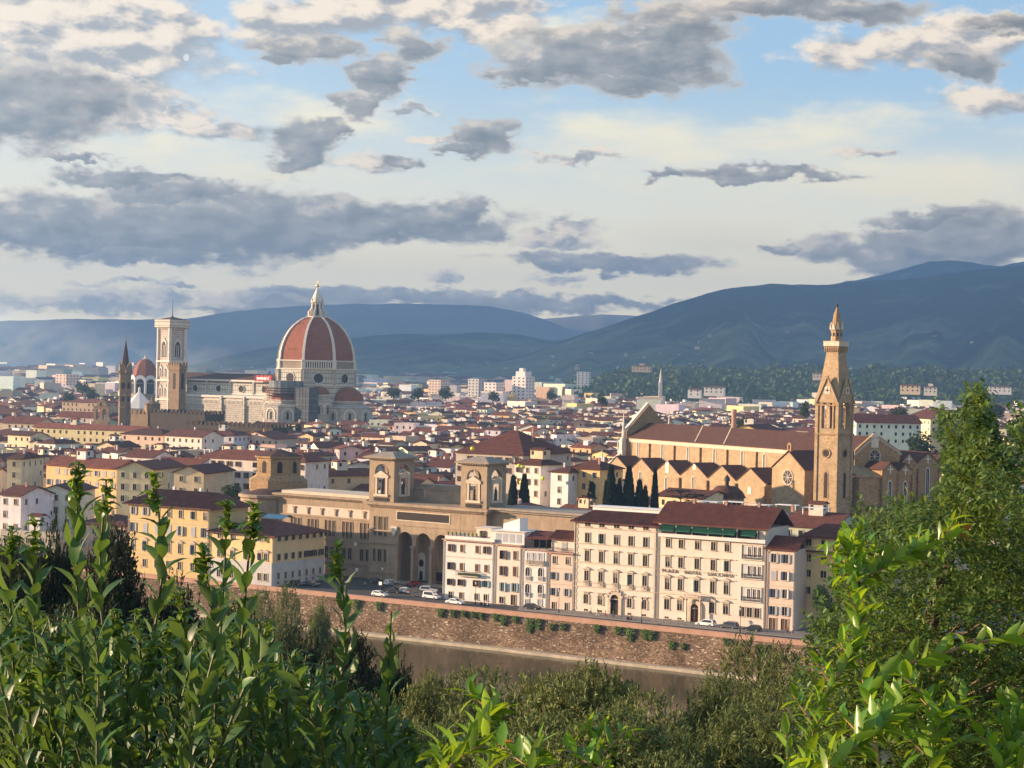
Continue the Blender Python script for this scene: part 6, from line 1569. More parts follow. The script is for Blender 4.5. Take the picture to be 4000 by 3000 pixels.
# round brown drum building in front of the long cream palace
p = at(601, 1040, 560); k_ = 560/FPX
r_ = root('domed_hall', (p.x, p.y, 0), R(10), 'old brown eight sided drum building with a shallow tiled roof left of the library', 'chapel'); FOOT.append((Frame(p.x, p.y, 0), -13, 13, -13, 13))
zz = lambda v: at(601, v, 560).z
b = MB(); b.ring([(66*k_,0),(66*k_,zz(1035)),(56*k_,zz(1030)),(50*k_,zz(1025)),(50*k_,zz(990)),(54*k_,zz(988)),(54*k_,zz(984))], 8, rot=R(22.5)); dr_ = b.build('wall', 'church_brick_dark', r_)
b = MB(); b.ring([(55*k_,zz(984)),(20*k_,zz(975)),(3*k_,zz(970))], 8, rot=R(22.5)); b.build('roof', 'church_roof', r_)
for k in range(8):
    an = R(45*k); m_ = MB(); m_.slabxz(arch(0,0,1.5,3.4,4), -.08, .3); m_.build('niche', 'dark_opening', dr_, loc=(50*k_*.924*math.cos(an), 50*k_*.924*math.sin(an), zz(1020)), rz=an+R(90))
# stone bell gable
p = at(218, 905, 1080); r_ = root('bell_gable', (p.x, p.y, 0), R(-20), 'thin stone bell gable with stacked arches rising from the roofs at the left', 'bell gable')
zz = lambda y: at(218, 774.2+.3*y, 1080).z
b = MB(); wall_with_arches(b, -5, 5, zz(455), zz(345), [(-2, zz(440), 2.4, zz(365)-zz(440)), (2, zz(440), 2.4, zz(365)-zz(440))], 0, 1.5); b.box(-5,.01,0,5,1.5,zz(455)); b.box(-5,-.0,0,5,.01,zz(455))
wall_with_arches(b, -3, 3, zz(345), zz(312), [(0, zz(343), 2.0, zz(318)-zz(343))], 0, 1.5); b.box(-5.3,-.3,zz(347),5.3,1.8,zz(343), bottom=True); b.slabxz([(-3.4,zz(312)),(3.4,zz(312)),(0,zz(296))], -.2, 1.7); b.build('wall', 'tower_stone', r_)
# tall modern white block, chimney, far spire, villas
def tower_block(u0, u1, vt, Y, Dp, label, m_='white_plaster', ang_=30, fl=3.3, name='apartment_tower', steps=True):
    P_ = at(u0, vt, Y); F = Frame(P_.x, P_.y, ang_); w_ = F.lx(u1, vt); r_ = froot(F, 0, 0, name, label, 'building'); z = P_.z
    b = MB(); b.box(0, 0, 0, w_, Dp, z-6 if steps else z)
    if steps: b.box(w_*.15, Dp*.15, z-6, w_*.85, Dp*.85, z); b.box(w_*.3, Dp*.3, z, w_*.6, Dp*.6, z+4)
    b.build('wall', m_, r_); n = max(2, int(w_/5)); zt = z-8 if steps else z-2
    while zt > 8:
        m = MB()
        for i in range(n): m.face([(w_*(i+.5)/n-1,-.05,zt-1),(w_*(i+.5)/n+1,-.05,zt-1),(w_*(i+.5)/n+1,-.05,zt+.7),(w_*(i+.5)/n-1,-.05,zt+.7)])
        for i in range(max(2,int(Dp/6))): q_ = Dp*(i+.5)/max(2,int(Dp/6)); m.face([(w_+.05,q_-1,zt-1),(w_+.05,q_+1,zt-1),(w_+.05,q_+1,zt+.7),(w_+.05,q_-1,zt+.7)])
        m.build('window_row', 'dark_opening', r_); zt -= fl*1.2
    claim(F, 0, w_, 0, Dp); return r_
tower_block(1107, 1136, 802, 2300, 22, 'tall white apartment block rising above the middle of the city')
tower_block(1011, 1034, 818, 2450, 20, 'grey white office block left of the tallest apartment block', 'grey_plaster', steps=False)
tower_block(926, 952, 820, 2700, 25, 'pinkish tall block in the far city right of the cathedral', 'pink_plaster', steps=False)
tower_block(120, 143, 808, 2600, 25, 'brown square office tower at the far left', 'pink_plaster', steps=False)
tower_block(1246, 1272, 803, 3000, 25, 'pale bluish slab block before the foot of the mountain', 'white_plaster', 10, steps=False)
tower_block(1046, 1072, 826, 2300, 18, 'white apartment block just left of the stepped white tower', steps=False)
def round_chimney(u, v0, v1, Y, rr, label):
    p = at(u, v0, Y); r_ = root('brick_chimney', (p.x, p.y, 0), 0, label, 'chimney'); z = at(u, v1, Y).z
    b = MB(); b.ring([(rr*1.4,0),(rr,z-2),(rr*1.25,z-1.8),(rr*1.25,z-.4),(rr*.9,z)], 12); b.build('stack', 'parapet', r_)
    b = MB(); b.ring([(rr*1.45,8),(rr*1.5,8.6),(rr*1.35,8.7)], 12); b.build('collar', 'parapet', r_)
round_chimney(1217, 862, 835, 2200, 1.7, 'slim brick chimney standing above the roofs in the middle of the city')
round_chimney(1585, 922, 884, 860, 1.0, 'orange brick chimney rising behind the long basilica roof')
p = at(1427, 830, 2400); r_ = root('church_spire', (p.x, p.y, 0), 0, 'small pale church spire at the foot of the dark mountain', 'church'); zt = at(1427, 796, 2400).z
b = MB(); b.box(-2, -2, 0, 2, 2, p.z+2); b.build('tower', 'white_plaster', r_); b = MB(); b.ring([(2.4,p.z+2),(.2,zt)], 8); b.build('spire', 'grey_plaster', r_)
def villa(u, v, Y, w, h, label, wi=0, tw=0, kind='hip', ang_=15):
    w, h, tw = w*.85, h*.55, tw*.6
    p = at(u, v, Y); F = Frame(p.x, p.y, ang_); r_ = froot(F, 0, 0, 'villa', label, 'villa', 'villas on the slopes', z=p.z-h-6)
    b = MB(); b.col = WALLS[wi][0]; b.box(-w/2, 0, 0, w/2, w*.6, h+6)
    n = max(2, int(w/5))
    for k in range(2):
        for i in range(n): xx = -w/2+w*(i+.5)/n; b.face([(xx-.7,-.06,h+6-2.8-k*3.6),(xx+.7,-.06,h+6-2.8-k*3.6),(xx+.7,-.06,h+6-1-k*3.6),(xx-.7,-.06,h+6-1-k*3.6)], 1)
    b.build('wall', ['plaster', 'dark_opening'], r_); b = MB(); b.col = (.13,.05,.035); roof_slab(b, -w/2, 0, w/2, w*.6, h+6, h*.3, 1, w*.25, .3); b.build('roof', 'roof_tile', r_)
    if tw: b = MB(); b.col = WALLS[wi][0]; b.box(-tw/2, w*.2, h+5, tw/2, w*.2+tw, h*1.9+6); b.build('tower', 'plaster', r_)
villa(1385, 790, 2900, 34, 7, 'castle like villa with a central tower on the lower mountain slope', 6, 12)
villa(2010, 836, 2300, 18, 8, 'pale villa with a square tower in the wooded hill right of the belfry', 0, 9)
villa(1770, 806, 2900, 24, 9, 'pink arcaded villa left of the belfry shaft on the wooded hill', 3)
villa(1966, 832, 2000, 24, 7, 'wide pale villa low on the wooded hill', 4)
villa(1542, 836, 2150, 26, 8, 'white villa block at the edge of the city below the mountain', 2)
villa(1500, 841, 2100, 17, 7, 'smaller white villa left of the wide white one', 7)
villa(2160, 835, 2500, 34, 8, 'long white villa at the right edge of the wooded hill', 2)
def hill_z(x, Y): return None
# ---- the carpet of roofs
from mathutils.bvhtree import BVHTree
STUFF = MB(); nstuff = 0
def in_view(x, y, pad=0.0): return y > 470 and abs(x/y) < .285+pad
def hidden(u, v, Y):
    if Y < 700 and u > 1850: return True
    return False
rg = random.Random(11)
near_list = []
def city_zone(y0, y1, bx, by, ang0, wmin, wmax, hmin, hmax, wins, store):
    rr = rg
    gy = y0
    ca = None
    F0 = Frame(0, y0, ang0)
    ext = y1*.32+200
    nx_ = int(2.2*ext/bx); ny_ = int((y1-y0+ext*1.1)/by)+2
    for j in range(-ny_//2, ny_+2):
        for i in range(-nx_//2-2, nx_//2+3):
            c0 = F0.w(i*bx+(j % 2)*bx*.3, j*by)
            if not (y0-10 <= c0.y < y1): continue
            if not in_view(c0.x, c0.y, .03 if c0.y > 700 else .05): continue
            fa = ang0+rr.uniform(-9, 9)+rr.choice([0,0,0,0,0,24,30,-22])*(1 if c0.y > 620 else 0); F = Frame(c0.x, c0.y, fa)
            base = rr.uniform(hmin, hmax)
            for row in (0, 1):
                x = 0
                dep = by*.40
                while x < bx-wmin-3:
                    w_ = min(rr.uniform(wmin, wmax), bx-4-x); 
                    if w_ < wmin*.7: break
                    d_ = dep*rr.uniform(.8, 1.15); ly = row*(by*.45)+rr.uniform(0, by*.05)
                    H = base+rr.uniform(-3.2, 3.2); q_ = F.w(x+w_/2, ly+d_/2)
                    corners = [F.w(x, ly), F.w(x+w_, ly), F.w(x+w_, ly+d_), F.w(x, ly+d_)]
                    if not any(taken(c_.x, c_.y) for c_ in corners+[q_]) and rr.random() > .035:
                        kind = rr.choices(['gable', 'hip', 'flat'], [.68, .22, .10])[0]; axis = 'x' if (w_ > d_*.8 and rr.random() < .8) else 'y'
                        rh = (d_ if axis == 'x' else w_)*.5*rr.uniform(.28, .38); wi = rr.choices(range(8), [.26,.13,.18,.08,.14,.09,.05,.07])[0]
                        store.append((q_.y, F, x, ly, w_-.05, d_, H, rh, kind, axis, wi, rc(rr), rr.random()))
                    x += w_
NEARH, FARH = [], []
city_zone(505, 720, 58, 40, 33, 9, 20, 11.5, 17.5, True, NEARH)
city_zone(720, 1150, 50, 32, 33, 6.5, 14.5, 12, 18, True, NEARH)
city_zone(1150, 1900, 54, 36, 28, 8, 19, 12, 18, True, FARH)
city_zone(1900, 3000, 78, 52, 20, 12, 32, 11, 19, False, FARH)
city_zone(3000, 4700, 115, 85, 25, 16, 42, 11, 24, False, FARH)
city_zone(4700, 7400, 180, 160, 25, 24, 64, 12, 32, False, FARH)
NEARH.sort(key=lambda t: t[0])
def vis(t):
    c_ = t[1].w(t[2]+t[4]/2, t[3]+t[5]/2, t[6]+t[7]); u, v = proj(c_)
    if not (-25 < u < 2240): return False
    if t[0] < 800 and u > 1900: return False
    if t[0] < 560 and u > 1180: return False
    if t[0] < 640 and 1290 < u < 1900: return False
    return True
cand = [t for t in NEARH if vis(t)]; hid = [t for t in NEARH if not vis(t)]
INDIV = cand[:262]; rest = cand[262:]+[t for t in hid if t[0] > 560]
for n_, t in enumerate(INDIV):
    (Y, F, lx, ly, w_, d_, H, rh, kind, axis, wi, rcol, sd_) = t
    make_house(F, lx, ly, w_, d_, H, rh, kind, axis, wi, rcol, random.Random(int(sd_*1e6)), winparts=(n_ < 70))
# labels: colour, roof and where each one stands among its neighbours
ORD = ['first','second','third','fourth','fifth','sixth','seventh','eighth','ninth','tenth','eleventh','twelfth','thirteenth','fourteenth','fifteenth','sixteenth']
ZON = [(-60,110,'at the left edge'),(110,275,'behind the laurel'),(275,452,'behind the yellow palace'),(452,640,'behind the corner palace'),(640,800,'left of the library'),(800,1000,'above the library porch'),(1000,1110,'beyond the library'),(1110,1240,'right of the library'),(1240,1420,'behind the five bay palace'),(1420,1760,'behind the basilica'),(1760,2300,'right of the belfry')]
from collections import defaultdict
zg_ = defaultdict(list)
for h in HOUSES:
    for zi, (a, b_, nm) in enumerate(ZON):
        if a <= h[1] < b_:
            zg_[(zi, min(7, int((h[3]-500)/45)))].append(h); break
    else: zg_[(0, 0)].append(h)
seen_lab = {}
for (zi, ri), hs in zg_.items():
    hs.sort(key=lambda h: h[1])
    for k, h in enumerate(hs):
        kd = {'gable': 'gabled', 'hip': 'hip roofed', 'flat': 'flat topped'}[h[6]]
        sz = 'wide ' if h[8] > 16 else 'narrow ' if h[8] < 11 else ''
        lab = f"{sz}{h[5]} {kd} house, {ORD[min(k,15)]} in roof row {['one','two','three','four','five','six','seven','eight'][ri]} {ZON[zi][2]}"
        while lab in seen_lab: lab = lab.replace('house', 'tall house' if 'tall' not in lab else 'low house', 1) + ''; 
        seen_lab[lab] = 1; h[0]['label'] = lab
# everything further off in one mesh
SW, SRF = MB(), MB()
def add_stuff(t, wins, extra=True):
    (Y, F, lx, ly, w_, d_, H, rh, kind, axis, wi, rcol, sd_) = t; r = random.Random(int(sd_*1e6))
    wc = tuple(min(.85, x*(.92+.3*r.random())) for x in WALLS[wi][0])
    if Y > 1900 and r.random() < .35: kind = 'flat'
    if Y > 1900: wc = tuple(min(.8, x*.98) for x in wc)
    if Y > 1900 and kind == 'flat' and r.random() < .35: H *= 1.0+r.random()*.8
    b, t2 = house_mesh(w_, d_, H, rh, kind, axis, wc, rcol, r, wins)
    if extra and r.random() < .75 and kind != 'flat':
        s_ = 1+Y/2500; cx_, cy_ = w_*r.uniform(.2,.7), d_*r.uniform(.2,.6); b.col = WALLS[r.choice([0,2,7,4])][0]; q_ = r.uniform(.5, 2.4)*s_
        b.box(cx_, cy_, H, cx_+q_, cy_+q_, H+rh+.8*s_)
    for src, dst in ((b, SW), (t2, SRF)):
        base = len(dst.v)
        for p in src.v: q_ = F.w(lx+p[0], ly+p[1], p[2]); dst.v.append((q_.x, q_.y, q_.z))
        dst.f += [tuple(base+i for i in f) for f in src.f]; dst.m += src.m; dst.c += src.c
for t in rest+FARH: add_stuff(t, t[0] < 1900, t[0] < 3000)
fa_ = root('distant_roofs', (0, 0, 0), 0, 'countless small houses of the far city with red roofs', 'houses'); fa_['kind'] = 'stuff'
SW.build('walls', ['plaster', 'dark_opening'], fa_); SRF.build('roofs', 'roof_tile', fa_)
print('individual', len(HOUSES), 'far', len(rest)+len(FARH), 'faces', len(SW.f)+len(SRF.f))

# ------------------------------------------------------------------ plants
def leaf(b, p, d, n, L, Wd, curl=.3, fold=.25, mi=0, st=(0, .22, .5, .78, 1), pr=(0.05, .75, 1, .62, 0)):
    """a leaf blade: base p, direction d, upper side n; bends back by curl and folds along the midrib"""
    d = d.normalized(); s_ = d.cross(n); 
    if s_.length < 1e-4: s_ = d.orthogonal()
    s_.normalize(); n = s_.cross(d).normalized(); base = len(b.v); k = len(st)
    for t, w in zip(st, pr):
        a = curl*t; c_ = p+d*(L*t*math.cos(a*.6))-n*(L*t*math.sin(a)*.8)
        ww = Wd*.5*w; up = n*(ww*fold)
        b.v += [tuple(c_-s_*ww+up), tuple(c_), tuple(c_+s_*ww+up)]
    for i in range(k-1):
        q_ = base+3*i; b.f += [(q_+1, q_+4, q_+3, q_), (q_+2, q_+5, q_+4, q_+1)]; b.m += [mi, mi]; b.c += [(0,0,0)]*2
def leaf2(b, p, d, n, L, Wd, mi=0):
    """small far leaf: a bent rhombus of two faces"""
    d = d.normalized(); s_ = d.cross(n)
    if s_.length < 1e-4: s_ = d.orthogonal()
    s_.normalize(); n = s_.cross(d); base = len(b.v); m = p+d*(L*.5)
    b.v += [tuple(p), tuple(m+s_*(Wd*.5)+n*(Wd*.12)), tuple(p+d*L-n*(L*.12)), tuple(m-s_*(Wd*.5)+n*(Wd*.12))]
    b.f += [(base, base+1, base+2), (base, base+2, base+3)]; b.m += [mi, mi]; b.c += [(0,0,0)]*2
UP = Vector((0, 0, 1))
def curve_pts(pts, n):
    """smooth polyline through points"""
    P_ = [Vector(p) for p in pts]; out = []
    Pp = [P_[0]*2-P_[1]]+P_+[P_[-1]*2-P_[-2]]
    m = len(P_)-1
    for i in range(m):
        a, b_, c_, d = Pp[i], Pp[i+1], Pp[i+2], Pp[i+3]; k = max(2, n//m)
        for j in range(k):
            t = j/k; out.append(.5*((2*b_)+(c_-a)*t+(2*a-5*b_+4*c_-d)*t*t+(3*b_-a-3*c_+d)*t**3))
    out.append(P_[-1]); return out
def laurel(lv, stb, base, tip, r, Ls=.085, sp=.034, young=True, lean=None):
    """one upright shoot: leaves spiral up the stem and huddle in a small bunch of young leaves at the tip"""
    H = (tip-base).length; q1, q2 = (base.lerp(tip, f)+Vector((r.uniform(-.035,.035), r.uniform(-.03,.03), 0))*H for f in (.35, .7))
    pts = curve_pts([base, q1, q2, tip], 12); stb.tube(pts, .0042, 5, r2=.0022)
    n = int(H/sp); ph = r.random()*6
    for i in range(n):
        t = (i+.5)/n; k = t*(len(pts)-1); a = int(k); p = pts[a].lerp(pts[min(a+1, len(pts)-1)], k-a)
        ax = (pts[min(a+1, len(pts)-1)]-pts[a]).normalized() if a+1 < len(pts) else UP
        ph += 2.4+r.uniform(-.3,.3); out = Vector((math.cos(ph), math.sin(ph), 0)); el_ = r.uniform(.2, .75)*(1.15-.3*t)
        d = (ax*math.cos(el_)+out*math.sin(el_)).normalized(); top = t > .86
        L = Ls*r.uniform(.75, 1.15)*(1 if not top else .62-(t-.86)*1.8); W_ = L*r.uniform(.38, .48)
        nn = (UP*1.0-out*.8).normalized() if r.random() < .85 else (UP+out).normalized()
        leaf(lv, p+out*.004, d, nn, L, W_, r.uniform(.1, .7) if not top else r.uniform(.7, 1.5), r.uniform(.15,.5), 1 if (top and young) else 0)
    if young:
        for i in range(22):
            ph += 2.4; out = Vector((math.cos(ph), math.sin(ph), 0)); e_ = r.uniform(.15, 1.25); q_ = r.random(); L = r.uniform(.022,.040)*(1.2-.5*q_)
            leaf(lv, tip-UP*(.075*(1-q_)), (UP*math.cos(e_)+out*math.sin(e_)), (UP*.4-out), L, L*r.uniform(.5,.75), r.uniform(.2, 2.2), .7, 1)
def zL(x, y): return x*.4167, 967.8+.4167*y
def px3(u, v, Y): return at(u, v, Y)
rl = random.Random(21)
LS = [((405,75),(430,1000),'tallest laurel shoot, left of centre among its neighbours'),((550,170),(545,850),'laurel shoot just right of the tallest one, thinner at the top'),
      ((800,135),(815,850),'tall laurel shoot standing in front of the large yellow palace'),((1180,280),(1190,900),'laurel shoot before the yellow corner palace, left one of a close pair'),
      ((1315,290),(1300,950),'laurel shoot before the yellow corner palace, right one of a close pair'),((60,430),(70,800),'short laurel shoot nearest the left edge of the view'),
      ((180,370),(175,900),'bright tipped laurel shoot second from the left edge'),((1050,510),(1050,1100),'shorter laurel shoot with a wide curled tip below the yellow palace'),
      ((1255,790),(1245,1450),'low laurel shoot with pale green tip below the close pair'),((930,740),(935,1200),'low slim laurel shoot with yellow tip between two taller ones'),
      ((1745,505),(1735,1600),'laurel shoot rising in front of the square with parked cars'),((2028,850),(2050,1600),'bare topped laurel shoot in front of the river wall')]
for i, (t_, b0, lab) in enumerate(LS):
    Y = 3.7+.5*rl.random(); lv, stb = MB(), MB(); tp, bs_ = px3(*zL(*t_), Y), px3(*zL(*b0), Y+.1); bs_.z = min(bs_.z, tp.z-.75); 
    laurel(lv, stb, bs_-Vector((tp.x, Y, 0)), tp-Vector((tp.x, Y, 0)), rl, .064, .0155, young=(i != 11))
    g = terr(Y)
    r_ = root('laurel_shoot', (tp.x, Y, 0), 0, lab, 'laurel shoot', 'tall laurel shoots in front of the view')
    stb.tube([bs_-Vector((tp.x, Y, 0)), Vector((0, .1, g-.05))], .0045, 5)
    stb.build('stem', 'laurel_stem', r_); lv.build('leaves', ['laurel_leaf', 'laurel_young'], r_, smooth=True)
def outline(u): return interp([(-40,1270),(60,1290),(130,1300),(200,1290),(300,1320),(420,1345),(500,1315),(580,1335),(640,1405),(720,1425),(800,1500),(880,1550),(930,1610),(980,1700)], u)
lv, stb = MB(), MB()
for i in range(350):
    u = rl.uniform(-60, 930); Y = rl.uniform(3.6, 5.9); v = outline(u)+rl.uniform(0, 360)
    if rl.random() < .25: v = outline(u)+rl.uniform(0, 60)
    tp = px3(u, v, Y); bs_ = tp+Vector((rl.uniform(-.2,.2), rl.uniform(-.05,.15), -rl.uniform(.35,.7)))
    laurel(lv, stb, bs_, tp, rl, rl.uniform(.044,.064), .017, young=rl.random() < .25)
    stb.tube([bs_, Vector((bs_.x, bs_.y, terr(bs_.y)-.02))], .005, 4)
r_ = root('laurel_hedge', (-.5, 4.5, 0), 0, 'dense dark laurel hedge filling the lower left of the view', 'hedge')
for o in (stb.build('stems', 'laurel_stem', r_), lv.build('leaves', ['laurel_leaf', 'laurel_young'], r_, smooth=True)): o.location = (.5, -4.5, 0)
# bright backlit shoots
def zR(x, y): return 1659+.5*x, 829.5+.5*y
def zM(x, y): return 553+.35*x, 1244+.35*y
def bright_branch(pxs, Y, label, f=zR, Ls=.052, dens=.0105, red=False, thick=.0026, group='sunlit shoots close to the viewer', ground_=True, side=0):
    pts = [px3(*f(*p), Y+.05*k) for k, p in enumerate(pxs)]
    c0 = pts[0].copy(); g = terr(Y); P_ = curve_pts(pts, 24); stb, lv = MB(), MB()
    loc = Vector((c0.x, c0.y, 0)); P_ = [p-loc for p in P_]
    stb.tube(P_, thick, 6, r2=.0016)
    if ground_: stb.tube([P_[0], Vector((0, 0, g-.05))], thick*1.2, 6)
    ln = sum((P_[i+1]-P_[i]).length for i in range(len(P_)-1)); n = int(ln/dens*1.75); ph = rl.random()*6
    for i in range(n):
        t = i/n; k = t*(len(P_)-1); a = int(k); p = P_[a].lerp(P_[a+1], k-a); ax = (P_[a+1]-P_[a]).normalized()
        if i % 3 == 0: ph += 1.57+rl.uniform(-.3,.3)
        ph += math.pi; o1 = ax.orthogonal().normalized(); o2 = ax.cross(o1); out = o1*math.cos(ph)+o2*math.sin(ph)
        el_ = rl.uniform(.35, 1.05); d = ax*math.cos(el_)+out*math.sin(el_)+UP*.25
        L = .62*Ls*rl.uniform(.55, 1.3)*(1 if t < .9 else .8); leaf(lv, p, d, (ax-out*.4+UP*.3), L, L*rl.uniform(.28,.40), rl.uniform(-.1, .6), rl.uniform(.1,.5), 1 if (red and t > .85 and rl.random() < .5) else 0)
    for k_ in range(side):
        t = (k_+.5)/side; a = int(t*(len(P_)-2)); p = P_[a]; ax = (P_[a+1]-P_[a]).normalized(); an = rl.uniform(0, 6.28); dd = (ax*.7+Vector((math.cos(an), math.sin(an)*.6, .35))).normalized(); L0 = rl.uniform(.025,.075); e = p+dd*L0
        stb.tube([p, e], .0014, 4)
        for m in range(10):
            ph = m*2.4; o1 = dd.orthogonal().normalized(); out = o1*math.cos(ph)+dd.cross(o1)*math.sin(ph); L = .6*Ls*rl.uniform(.6,1.2); leaf(lv, p.lerp(e, .25+.75*m/9), dd*rl.uniform(.5,1.3)+out, (UP-out*.4), L, L*rl.uniform(.3,.42), rl.uniform(0,.7), rl.uniform(.1,.5), 0)
    r_ = root('leafy_shoot', tuple(loc), 0, label, 'leafy shoot', group)
    stb.build('twig', 'twig', r_); lv.build('leaves', ['shoot_leaf', 'red_leaf'], r_, smooth=True)
leafmat('red_leaf', (.30,.10,.02), (.35,.16,.05), (.5,.18,.03), 0.35, 0.5, 0.4)
bright_branch([(150,1700),(200,1480),(280,1300),(380,1130),(390,1000),(372,850),(368,740),(350,650)], 2.7, 'thick bright green shoot climbing in front of the yellow house at the right', dens=.0075, Ls=.056, side=15)
bright_branch([(395,860),(440,825),(580,750),(690,705),(850,625)], 2.93, 'long bright shoot with reddish tip reaching to the right over the big tree', red=True, Ls=.06, ground_=False, side=6)
bright_branch([(490,1700),(450,1450),(412,1280),(384,1140)], 2.7, 'brown stemmed shoot joining the thick one from below', dens=.018)
bright_branch([(430,1350),(560,1230),(700,1185),(860,1130),(1000,1100),(1160,1085)], 2.78, 'thin shoot stretching to the right edge with few leaves', dens=.024, Ls=.075, ground_=False)
bright_branch([(240,1700),(340,1590),(450,1510),(530,1460),(590,1395)], 2.5, 'yellow green shoot in the lower right with large leaves', Ls=.068, dens=.012, side=8)
bright_branch([(700,1700),(715,1560),(722,1450),(700,1330)], 2.6, 'upright shoot with yellow leaves in the lower right', Ls=.06, dens=.011, side=7)
bright_branch([(1000,1720),(1030,1600),(1060,1500),(1085,1400)], 2.6, 'leafy shoot in the bottom right corner', Ls=.062, dens=.01, side=9)
bright_branch([(1120,1560),(1090,1600),(1060,1640),(1040,1700)], 2.6, 'small drooping shoot at the very right edge near the bottom', Ls=.055, dens=.014)
bright_branch([(60,1720),(90,1600),(75,1500)], 2.6, 'short leafy shoot low on the left of the thick bright one', Ls=.055, dens=.013)
bright_branch([(1190,1200),(1300,1020),(1400,900),(1490,790)], 2.9, 'bright shoot with red stem leaning right at the bottom centre', zM, Ls=.075, dens=.014, side=4)
bright_branch([(1120,1230),(1160,1150),(1110,1080)], 2.9, 'low green sprig left of the leaning red stemmed shoot', zM, Ls=.07, dens=.012, side=3)
bright_branch([(1440,1230),(1450,1120),(1480,1040)], 3.0, 'short sprig with a red flower bud at the bottom centre', zM, Ls=.05, dens=.012, red=True)
bright_branch([(1690,1230),(1700,1150),(1720,1090)], 2.8, 'yellow tipped sprig at the bottom edge right of centre', zM, Ls=.075, dens=.012, red=True, side=2)
bright_branch([(2150,1250),(2110,1120),(2110,960)], 2.9, 'green sprig at the bottom edge further right', zM, Ls=.065, dens=.013, side=3)
# the big tree on the right
def in_poly(x, y, P_):
    c_ = False; j = len(P_)-1
    for i in range(len(P_)):
        if (P_[i][1] > y) != (P_[j][1] > y) and x < (P_[j][0]-P_[i][0])*(y-P_[i][1])/(P_[j][1]-P_[i][1])+P_[i][0]: c_ = not c_
        j = i
    return c_
TP = [(2105,848),(2118,905),(2150,950),(2165,1000),(2180,960),(2200,890),(2260,880),(2330,1000),(2330,1720),(1700,1720),(1730,1600),(1705,1500),(1748,1400),(1765,1320),(1792,1275),(1818,1200),(1838,1130),(1836,1110),(1872,1088),(1890,1112),(1940,1100),(2000,1088),(2036,1060),(2045,985),(2020,940),(2040,885),(2058,930),(2075,960),(2092,905)]
lv, stb = MB(), MB(); tr0 = at(2010, 1500, 10.5); loc = Vector((tr0.x, 10.5, 0)); g = terr(10.5)
trunk = [Vector((.25, .2, g-.1)), Vector((.2, .1, g+1.2)), Vector((0, 0, tr0.z+.3)), Vector((.1, 0, at(2080, 1200, 10.5).z)), Vector((.2, 0, at(2100, 900, 10.5).z))]
stb.tube(curve_pts(trunk, 16), .07, 8, r2=.008); limbs = curve_pts(trunk, 16)
nt = 0; CL = []
while len(CL) < 640:
    u, v = rl.uniform(1700, 2330), rl.uniform(850, 1720)
    if in_poly(u, v, TP): CL.append((u, v, 9.3+2.6*rl.random(), rl.uniform(10, 34)))
for k in range(90):                                # the pointed leader of the tree
    t = k/90; CL.append((2107+(rl.random()-.5)*(14+95*t), 860+190*t, 10+.7*rl.random(), 6+10*t))
while nt < 9300:
    cu_, cv_, cY, cr_ = CL[rl.randrange(len(CL))]; u = cu_+rl.gauss(0, cr_); v = cv_+rl.gauss(0, cr_*.8)
    if not in_poly(u, v, TP): continue
    Y = cY+rl.gauss(0, .10)
    p = px3(u, v, Y)-loc; d0 = Vector((rl.uniform(-.6,.6), rl.uniform(-.8,.3), rl.uniform(.2,1))).normalized(); L0 = rl.uniform(.05,.12)
    if nt % 60 == 0 and v > 1250:
        q_ = min(limbs, key=lambda w: (w-p).length+.5*max(0, w.z-p.z+.3)); stb.tube([q_, q_.lerp(p, .5)+Vector((0,0,-.05)), p], .012, 4, r2=.003)
    for k in range(8):
        ph = rl.uniform(0, 6.28); o1 = d0.orthogonal().normalized(); out = o1*math.cos(ph)+d0.cross(o1)*math.sin(ph); pp = p+d0*(L0*k/8)
        L = rl.uniform(.026,.044); leaf(lv, pp, d0*rl.uniform(.2,1)+out, (UP-out*.3+Vector((rl.uniform(-.4,.4), -.3, 0))), L, L*.5, rl.uniform(0,.6), .3, 0, (0,.35,.75,1), (.1,1,.8,0))
    nt += 1
r_ = root('broadleaf_tree', tuple(loc), 0, 'large leafy green tree covering the right side of the view', 'tree')
stb.build('trunk', 'bark', r_); lv.build('crown', 'tree_leaf', r_, smooth=True)
